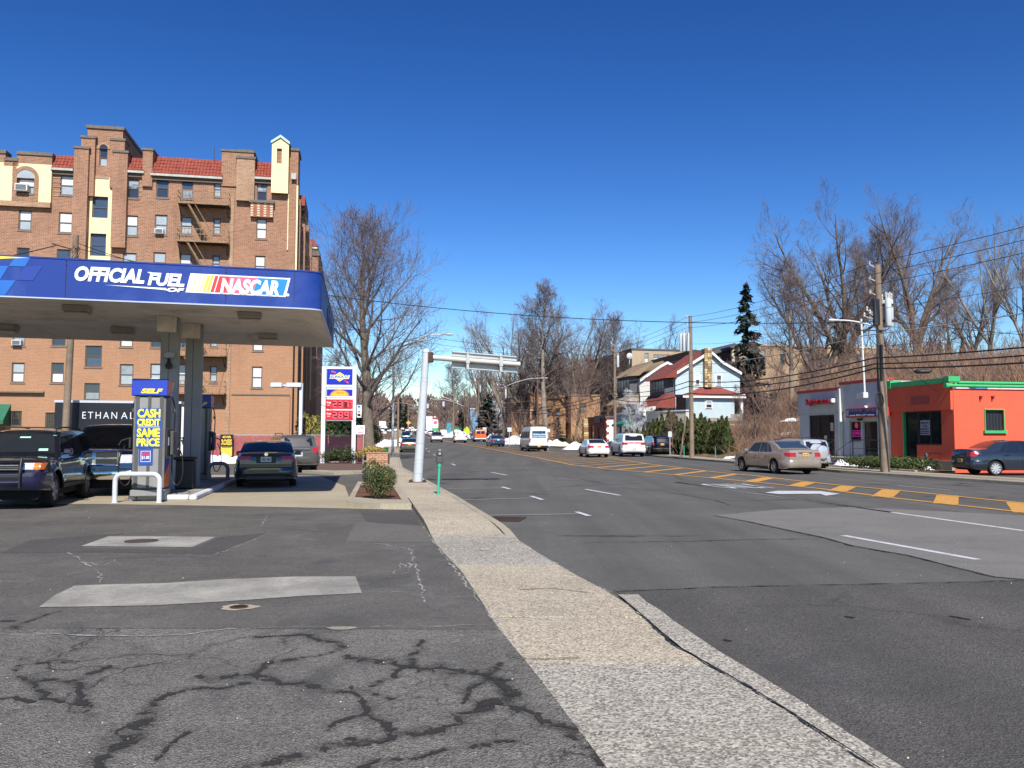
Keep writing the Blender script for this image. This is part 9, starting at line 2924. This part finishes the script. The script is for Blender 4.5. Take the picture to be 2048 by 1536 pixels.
def pole(px,Y,top_py,label,r=.16,m=None,lean=0,transformers=0,arms=(),pins=0,boxes=0,name='utility_pole',X=None,detail=True):
 X=at(px,860,Y).x if X is None else X
 zt=at(px,top_py,Y).z;z0=ground_z(X,Y)+(.1 if Y<100 else 0)
 p=empty(name,(X,Y,z0),0,label,'utility pole');h=zt-z0
 m=m or M_POLE
 mb=MB();mb.tube([(0,0,-.1),(lean*.5,0,h*.5),(lean,0,h)],[r,r*.86,r*.7],12 if Y<100 else 6);mb.build('pole_shaft',parent=p,mat=m,smooth=50)
 if transformers:
  for k in range(transformers):
   a=-.6+k*1.0
   cx,cy=lean*.8+.30+.17*(k%2)+.04*k,-.25+.28*k
   mb=MB();zc=h*(.70 if transformers>1 else .78)
   mb.lathe([(0,0),(.12,0),(.135,.04),(.135,1.15),(.11,1.22),(0,1.24)],sides=14,c=(cx,cy,zc));mb.build('transformer',parent=p,mat=M_XF,smooth=40)
   for q in(-.08,.08):
    mb=MB();mb.lathe([(0,0),(.03,0),(.045,.06),(.025,.1),(.045,.16),(.02,.26),(0,.27)],sides=8,c=(cx+q,cy,zc+1.24));mb.build('bushing',parent=p,mat=M_INS)
  mb=MB();mb.box(lean*.8-.02,lean*.8+.6,-.12,-.04,zc+.2,zc+.3);mb.box(lean*.8-.02,lean*.8+.6,-.12,-.04,zc+.9,zc+1.0);mb.build('transformer_bracket',parent=p,mat=M_BLACKP)
 for(z,L,side)in arms:
  mb=MB();mb.box(min(0,side*L)+lean-(.0),max(0,side*L)+lean,-.14,-.04,z-.05,z+.05);mb.build('crossarm',parent=p,mat=m)
 for k in range(pins):
  z=h+.05-k*.62
  mb=MB();mb.tube([(lean,0,z-.2),(lean-.32,0,z-.05)],.025,6);mb.lathe([(0,0),(.05,0),(.06,.08),(.03,.12),(.055,.16),(0,.2)],sides=8,c=(lean-.33,0,z-.08));mb.build('insulator',parent=p,mat=M_INS)
 return p,Vector((X,Y,z0)),h
P1=pole(1768,37.0,530,'near right utility pole with two grey transformers, standing before the shop terrace',r=.19,lean=-.12,transformers=3,pins=3)
P2=pole(1383,63.0,632,'utility pole with three pale transformer tanks, standing in front of the pointed hedge',r=.19,pins=3)
P3=pole(1230,87.0,688,'weathered utility pole in front of the small red brick shop',r=.17,transformers=1,pins=2)
def extra_on_poles():
 p,b_,h=P2
 for k,(dx,dy)in enumerate(((-.50,-.1),(-.28,-.32),(-.68,.15))):
  zc=at(1375,703,63).z-b_.z
  mb=MB();mb.lathe([(0,0),(.12,0),(.135,.04),(.135,1.3),(.11,1.36),(0,1.38)],sides=14,c=(dx,dy,zc));mb.build('transformer',parent=p,mat=M_XF,smooth=40)
  mb=MB();mb.lathe([(0,0),(.03,0),(.045,.08),(.02,.12),(.04,.2),(0,.26)],sides=8,c=(dx,dy,zc+1.38));mb.build('bushing',parent=p,mat=M_INS)
 mb=MB();mb.tube([(-.9,-.3,0),(-.45,-.15,3.1)],.08,8);mb.build('leaning_stub',parent=p,mat=M_POLE,smooth=50)
 p,b_,h=P1
 zc=lambda py:at(1757,py,37).z-b_.z
 mb=MB();mb.box(-1.1,.0,-.25,-.18,zc(663),zc(661));mb.build('crossarm',parent=p,mat=M_BLACKP)
 mb=MB();mb.box(-.40,-.18,-.3,-.05,zc(652),zc(600));mb.build('black_box',parent=p,mat=M_BLACKP)
 for k,(x,z)in enumerate(((-.55,zc(628)),(-.8,zc(634)),(-.68,zc(622)))):
  mb=MB();mb.tube([(-.2,-.1,z-.15),(x,-.15,z)],.02,5);mb.lathe([(0,0),(.05,0),(.03,.06),(.05,.12),(0,.2)],sides=8,c=(x,-.15,z));mb.build('cutout',parent=p,mat=M_INS)
 mb=MB();n=14
 mb.tube([(-.25+.17*cos(2*pi*k/n),-.18-.002*k,zc(800)+.32*sin(2*pi*k/n))for k in range(n*2+1)],.014,5);mb.build('cable_coil',parent=p,mat=M_WIRE)
 mb=MB();mb.tube([(-.24,-.1,.6),(-.26,-.1,zc(700))],.04,6);mb.build('riser_conduit',parent=p,mat=M_BLACKP)
 mb=MB();mb.tube([(-.10,-.16,zc(760)),(-.10,-.16,zc(690))],.07,6);mb.build('cable_bundle',parent=p,mat=M_WIRE)
 mb=MB();mb.tube([(.16,.12,0),(.10,.1,zc(745))],[.12,.10],8);mb.build('pole_stub',parent=p,mat=M_POLE,smooth=50)
extra_on_poles()
def mast():
 b0=at(1730,795,41.0)
 r=empty('street_lamp',(b0.x,41.0,0),0,'slim white lamp mast fixed to the grey shop front by its sign banner','street lamp')
 zt=at(1726,638,41).z;m=mat('mast_white',(.66,.67,.66),.5,.05)
 mb=MB();mb.tube([(0,0,b0.z),(-.1,0,zt)],.05,8);mb.build('mast',parent=r,mat=m,smooth=50)
 mb=MB();mb.bevbox(-.1,.14,-.06,.8,b0.z-.03,b0.z+.25,.02);mb.build('wall_bracket',parent=r,mat=m)
mast()
P1b=P1[1]
street_lamp(P1b.x-.12,P1b.y,at(1750,650,37).z,2.1,pi-.15,'cobra-head street lamp on a curved arm of the near right utility pole',z0=0,pole=False,tip=.34,m=mat('lamp_white',(.62,.61,.58),.4,.05),brace=False)
far_poles=[(1007,118,770,M_POLED,'dark brown utility pole behind the dark blue sedan',1),(957,160,758,M_POLE,'utility pole with transformers left of the blue-green spruce',1),(929,185,781,M_POLED,'thin dark utility pole by the yellow crossing sign',0),(907,150,779,M_POLE,'bare tan pole with a lamp arm, between the far poles',0),(866,250,791,M_POLED,'utility pole with two crossarms near the white roadside building',2),(1075,125,745,M_POLED,'dark utility pole among the trunks of the middle clump',1),
    (836,300,796,M_POLED,'distant pole just left of the gantry post',1),(816,330,812,M_POLE,'distant tan pole above the far traffic',0),(773,430,816,M_POLED,'distant pole near the crest of the road',0),(782,400,826,M_POLED,'distant short pole near the crest',1),(762,520,832,M_POLED,'tiny pole farthest up the road',0)]
for px,Y,tp,m,lab,arms in far_poles:
 h=at(px,tp,Y).z-ground_z(at(px,860,Y).x,Y)
 pole(px,Y,tp,lab,r=.13+Y*.0003,m=m,arms=[(h-.5-.9*k,1.3,1)for k in range(arms)]+[(h-.5-.9*k,1.3,-1)for k in range(arms)],transformers=1 if Y in(160,118)else 0)
pole(796,92,786,'tan wooden pole directly behind the left street lamp',r=.14)
for px,Y,zpy,side,ln,lab in((1002,118,775,1,6.5,'street lamp arm reaching right from the dark brown pole'),(905,150,800,-1,5.5,'street lamp arm reaching left from the bare tan pole'),(929,185,812,-1,7,'street lamp arm reaching left from the thin dark pole'),(835,300,815,-1,8,'tiny street lamp arm left of the gantry post'),(866,250,826,-1,7,'small street lamp arm on the pole with two crossarms'),(790,340,822,-1,9,'distant street lamp arm above the oncoming queue')):
 X=at(px,860,Y).x;zt=at(px,zpy,Y).z
 street_lamp(X,Y,zt,ln,0 if side>0 else pi,lab,z0=grade(Y),pole=False,m=MATS['lamp_aluminium'],brace=False)
LPx=at(130,860,45)
def left_pole():
 r=empty('utility_pole',(LPx.x,45,0),0,'grey wooden utility pole rising behind the blue canopy at the left','utility pole')
 zt=at(148,470,45).z
 mb=MB();mb.tube([(0,0,-.1),(.12,0,zt*.5),(.22,0,zt)],[.20,.17,.14],12);mb.build('pole_shaft',parent=r,mat=M_POLE,smooth=50)
 mb=MB();z=zt-.6;mb.tube([(-1.0,-.1,z+.1),(-.3,-.1,z-.1),(.1,-.05,z-.2)],.03,6);mb.build('wire_bracket',parent=r,mat=M_BLACKP)
 rn=random.Random(8)
 for k in range(5):
  mb=MB();a=rn.uniform(0,6);mb.tube([(.2,-.1,z-.1*k),(.2+.5*cos(a),-.3,z-.25+.2*sin(a)),(.2+.35*cos(a+1),-.25,z-.55-.1*k),(.2,-.12,z-.9)],.014,5);mb.build('jumper_wire',parent=r,mat=M_WIRE,smooth=60)
left_pole()
def wire(a,b_,sag,r,label,m=None,n=24,name='overhead_wire',group=None):
 a,b_=Vector(a),Vector(b_)
 mb=MB();pts=[]
 for k in range(n+1):
  t=k/n;p=a.lerp(b_,t);p.z-=4*sag*t*(1-t);pts.append(p-a)
 mb.tube(pts,r,5,caps=False)
 o=mb.build(name,mat=m or M_WIRE,smooth=60,label=label,cat='wire',group=group);o.location=a
 return o
def zat(px,py,Y):return at(px,py,Y).z
X1,X2,X3=P1b.x-.15,P2[1].x,P3[1].x
X0,Y0=P1b.x+6.3,10.5
X4,Y4=at(1007,860,118).x,118
lv=[
 ('top primary wire',[9.1,zat(1752,528,37),10.6,11.2,8.6],.35,.013,M_WIRE,-.33),
 ('second primary wire',[8.7,zat(1752,550,37),10.2,10.8,8.2],.35,.013,M_WIRE,-.33),
 ('third primary wire',[8.3,zat(1752,571,37),9.8,10.3,7.9],.35,.013,M_WIRE,-.33),
 ('thin secondary wire below the primaries',[7.35,7.3,8.6,8.7,7.4],.45,.009,M_WIRE,.1),
 ('pale grey cable',[6.2,zat(1740,671,37),zat(1385,731,63),zat(1228,766,87),6.3],.30,.022,M_WIREG,-.6),
 ('thin service wire',[5.7,5.6,6.4,6.6,6.0],.35,.008,M_WIRE,-.2),
 ('upper thick telephone cable',[5.1,zat(1753,716,37),zat(1383,763,63),zat(1228,783,87),5.6],.42,.032,M_WIRE,-.2),
 ('middle thick telephone cable',[4.85,zat(1753,728,37),zat(1383,773,63),zat(1228,790,87),5.3],.45,.030,M_WIRE,-.2),
 ('lowest thick telephone cable',[4.6,zat(1753,737,37),zat(1383,786,63),zat(1228,797,87),5.0],.50,.034,M_WIRE,-.2),
]
spans=['running right from the near right pole','from the near right pole to the hedge pole','from the hedge pole to the brick shop pole','from the brick shop pole to the dark pole beyond']
for nm,zs,sag,rad,m,dx in lv:
 pts=[(X0+dx,Y0,zs[0]),(X1+dx,37.0,zs[1]),(X2+dx,63,zs[2]),(X3+dx,87,zs[3]),(X4+dx,Y4,zs[4])]
 for k in range(4):
  wire(pts[k],pts[k+1],sag*(1.0 if k!=3 else 1.6),rad,f'{nm} {spans[k]}',m,group='overhead wires on the far side')
wire((LPx.x+.2,45,11.7),(X1,37,zat(1716,643,37)),1.32,.019,'long dark cable crossing the sky from the left pole to the near right pole',n=40)
wire((LPx.x+.2,45,11.2),(X3,87,9.95),1.15,.015,'upper thin wire crossing the road towards the brick shop pole',n=40)
wire((LPx.x+.2,45,10.7),(X3,87,9.5),1.15,.013,'lower thin wire crossing the road towards the brick shop pole',n=40)
p=at(0,527,43);wire((LPx.x-.8,44.9,zat(118,492,45)),(p.x-10,41,p.z-1.2),.5,.03,'thick cable running left from the pole behind the canopy')
p=at(330,523,60);wire((LPx.x+.3,45,zat(165,486,45)),(p.x+3,66,p.z-.3),.4,.018,'service cable running from the left pole to the brick block')
q=at(1905,795,41);wire((X1+.1,37,zat(1770,690,37)),(q.x-.25,q.y,q.z),.15,.012,'service wire dropping from the near right pole to the orange shop corner')
wire((X1+.1,37,zat(1770,640,37)),(X0+9,24,4.0),.4,.014,'service wire slanting down to the right from the near right pole')
mb=MB();c=at(1845,743,34.8);mb.tube([(-.32,.1,.02),(-.22,.07,0),(.22,-.07,0),(.32,-.1,.0)],[.03,.09,.09,.03],10);o=mb.build('splice_case',mat=M_BLACKP,smooth=50,label='black splice case hanging on the thick cables right of the near right pole',cat='splice case');o.location=c
def post_sign(px,Y,py0,py1,w,m,label,shape='rect',text=None,cat='sign',post_to=None):
 c=at(px,py1,Y);zt=at(px,py0,Y).z;z0=ground_z(c.x,Y)
 r=empty('road_sign',(c.x,Y,z0),.1,label,cat)
 mb=MB();mb.tube([(0,.04,0),(0,.04,zt-z0+.05)],.03+Y*.0002,6);mb.build('post',parent=r,mat=MATS['galvanised'])
 h0,h1=c.z-z0,zt-z0
 mb=MB()
 if shape=='rect':mb.box(-w/2,w/2,-.02,.0,h0,h1)
 elif shape=='diamond':mb.prism_y([(0,h0),(w/2,(h0+h1)/2),(0,h1),(-w/2,(h0+h1)/2)],-.02,0)
 elif shape=='penta':mb.prism_y([(-w/2,h0),(w/2,h0),(w/2,h0+(h1-h0)*.6),(0,h1),(-w/2,h0+(h1-h0)*.6)],-.02,0)
 b_=mb.build('board',parent=r,mat=m)
 return r,b_
M_NEONY=mat('sign_lime',(.62,.78,.03),.5,.03);M_SGR=mat('sign_green',(.02,.25,.12),.5,.03)
post_sign(933.5,165,853,867,1.2,M_NEONY,'lime yellow pedestrian crossing sign at the far curb beside the orange van','penta')
post_sign(817,290,841,850,1.7,mat('sign_amber',(.75,.42,.02),.5,.03),'small amber diamond sign far up the road above the traffic','diamond')
post_sign(916,190,855,859,1.6,M_SGR,'green street name sign between the white minivan and the poles')
r,b_=post_sign(1019,112,855,863.5,.55,mat('sign_pale_green',(.55,.68,.62),.5,.05),'pale parking sign beside the dark brown pole behind the blue sedan')
post_sign(1096,92,858,864,.42,M_PRINTW,'small white sign on a post right of the white passenger van')
post_sign(768,130,863,867,.7,M_PRINTW,'small white sign on a grey post along the left sidewalk beyond the big tree')
post_sign(1340,70,863,874,.32,mat('sign_weathered',(.52,.54,.52),.6,.15),'weathered white parking sign on a dark post in front of the hedge')
post_sign(969,150,855,866,.7,M_PRINTW,'white roadside banner sign left of the blue-green spruce')
def tall_sign():
 Y=235;c=at(871,862,Y);z0=c.z
 r=empty('station_sign',(c.x,Y,ground_z(c.x,Y)),.1,'tall white roadside sign with a red top and green foot beyond the oncoming utility','sign')
 F=Facade((c.x,Y,0),.1);dz=ground_z(c.x,Y)
 for y0,y1,m in((835,839,M_REDCAP),(839.2,852,M_PRINTW),(852.2,856,M_PRINTW),(856.2,862,M_GREEN)):
  s0,z1=F.sz(865.5,y0);s1,z0_=F.sz(876.5,y1);mb=MB();mb.box(s0,s1,-.2,.2,z0_-dz,z1-dz);mb.build('sign_panel',parent=r,mat=m)
 s0,z1=F.sz(868,842,.22);s1,z0_=F.sz(874,848,.22);mb=MB();mb.box(s0,s1,-.23,-.201,z0_-dz,z1-dz);mb.build('sign_mark',parent=r,mat=M_PPINK)
tall_sign()
for px,py,Y,lab in((855.5,812,200,'white-backed traffic signal hanging right of the gantry post'),(887,808,190,'white-backed traffic signal hanging farther right, under the gantry sign'),(835,808,210,'round pale traffic signal seen just left of the gantry post')):
 c=at(px,py,Y);r=empty('traffic_signal',c,0,lab,'traffic signal')
 mb=MB();mb.bevbox(-.25,.25,-.2,.2,-.6,.55,.08);mb.build('signal_head',parent=r,mat=M_XF)
 mb=MB();mb.tube([(0,0,.55),(0,0,1.3)],.04,5);mb.build('hanger',parent=r,mat=M_BLACKP)
wire((at(820,790,205).x-3,205,at(835,797,205).z),(at(930,790,185).x,185,at(929,793,185).z),.4,.03,'span wire carrying the traffic signals far down the road')
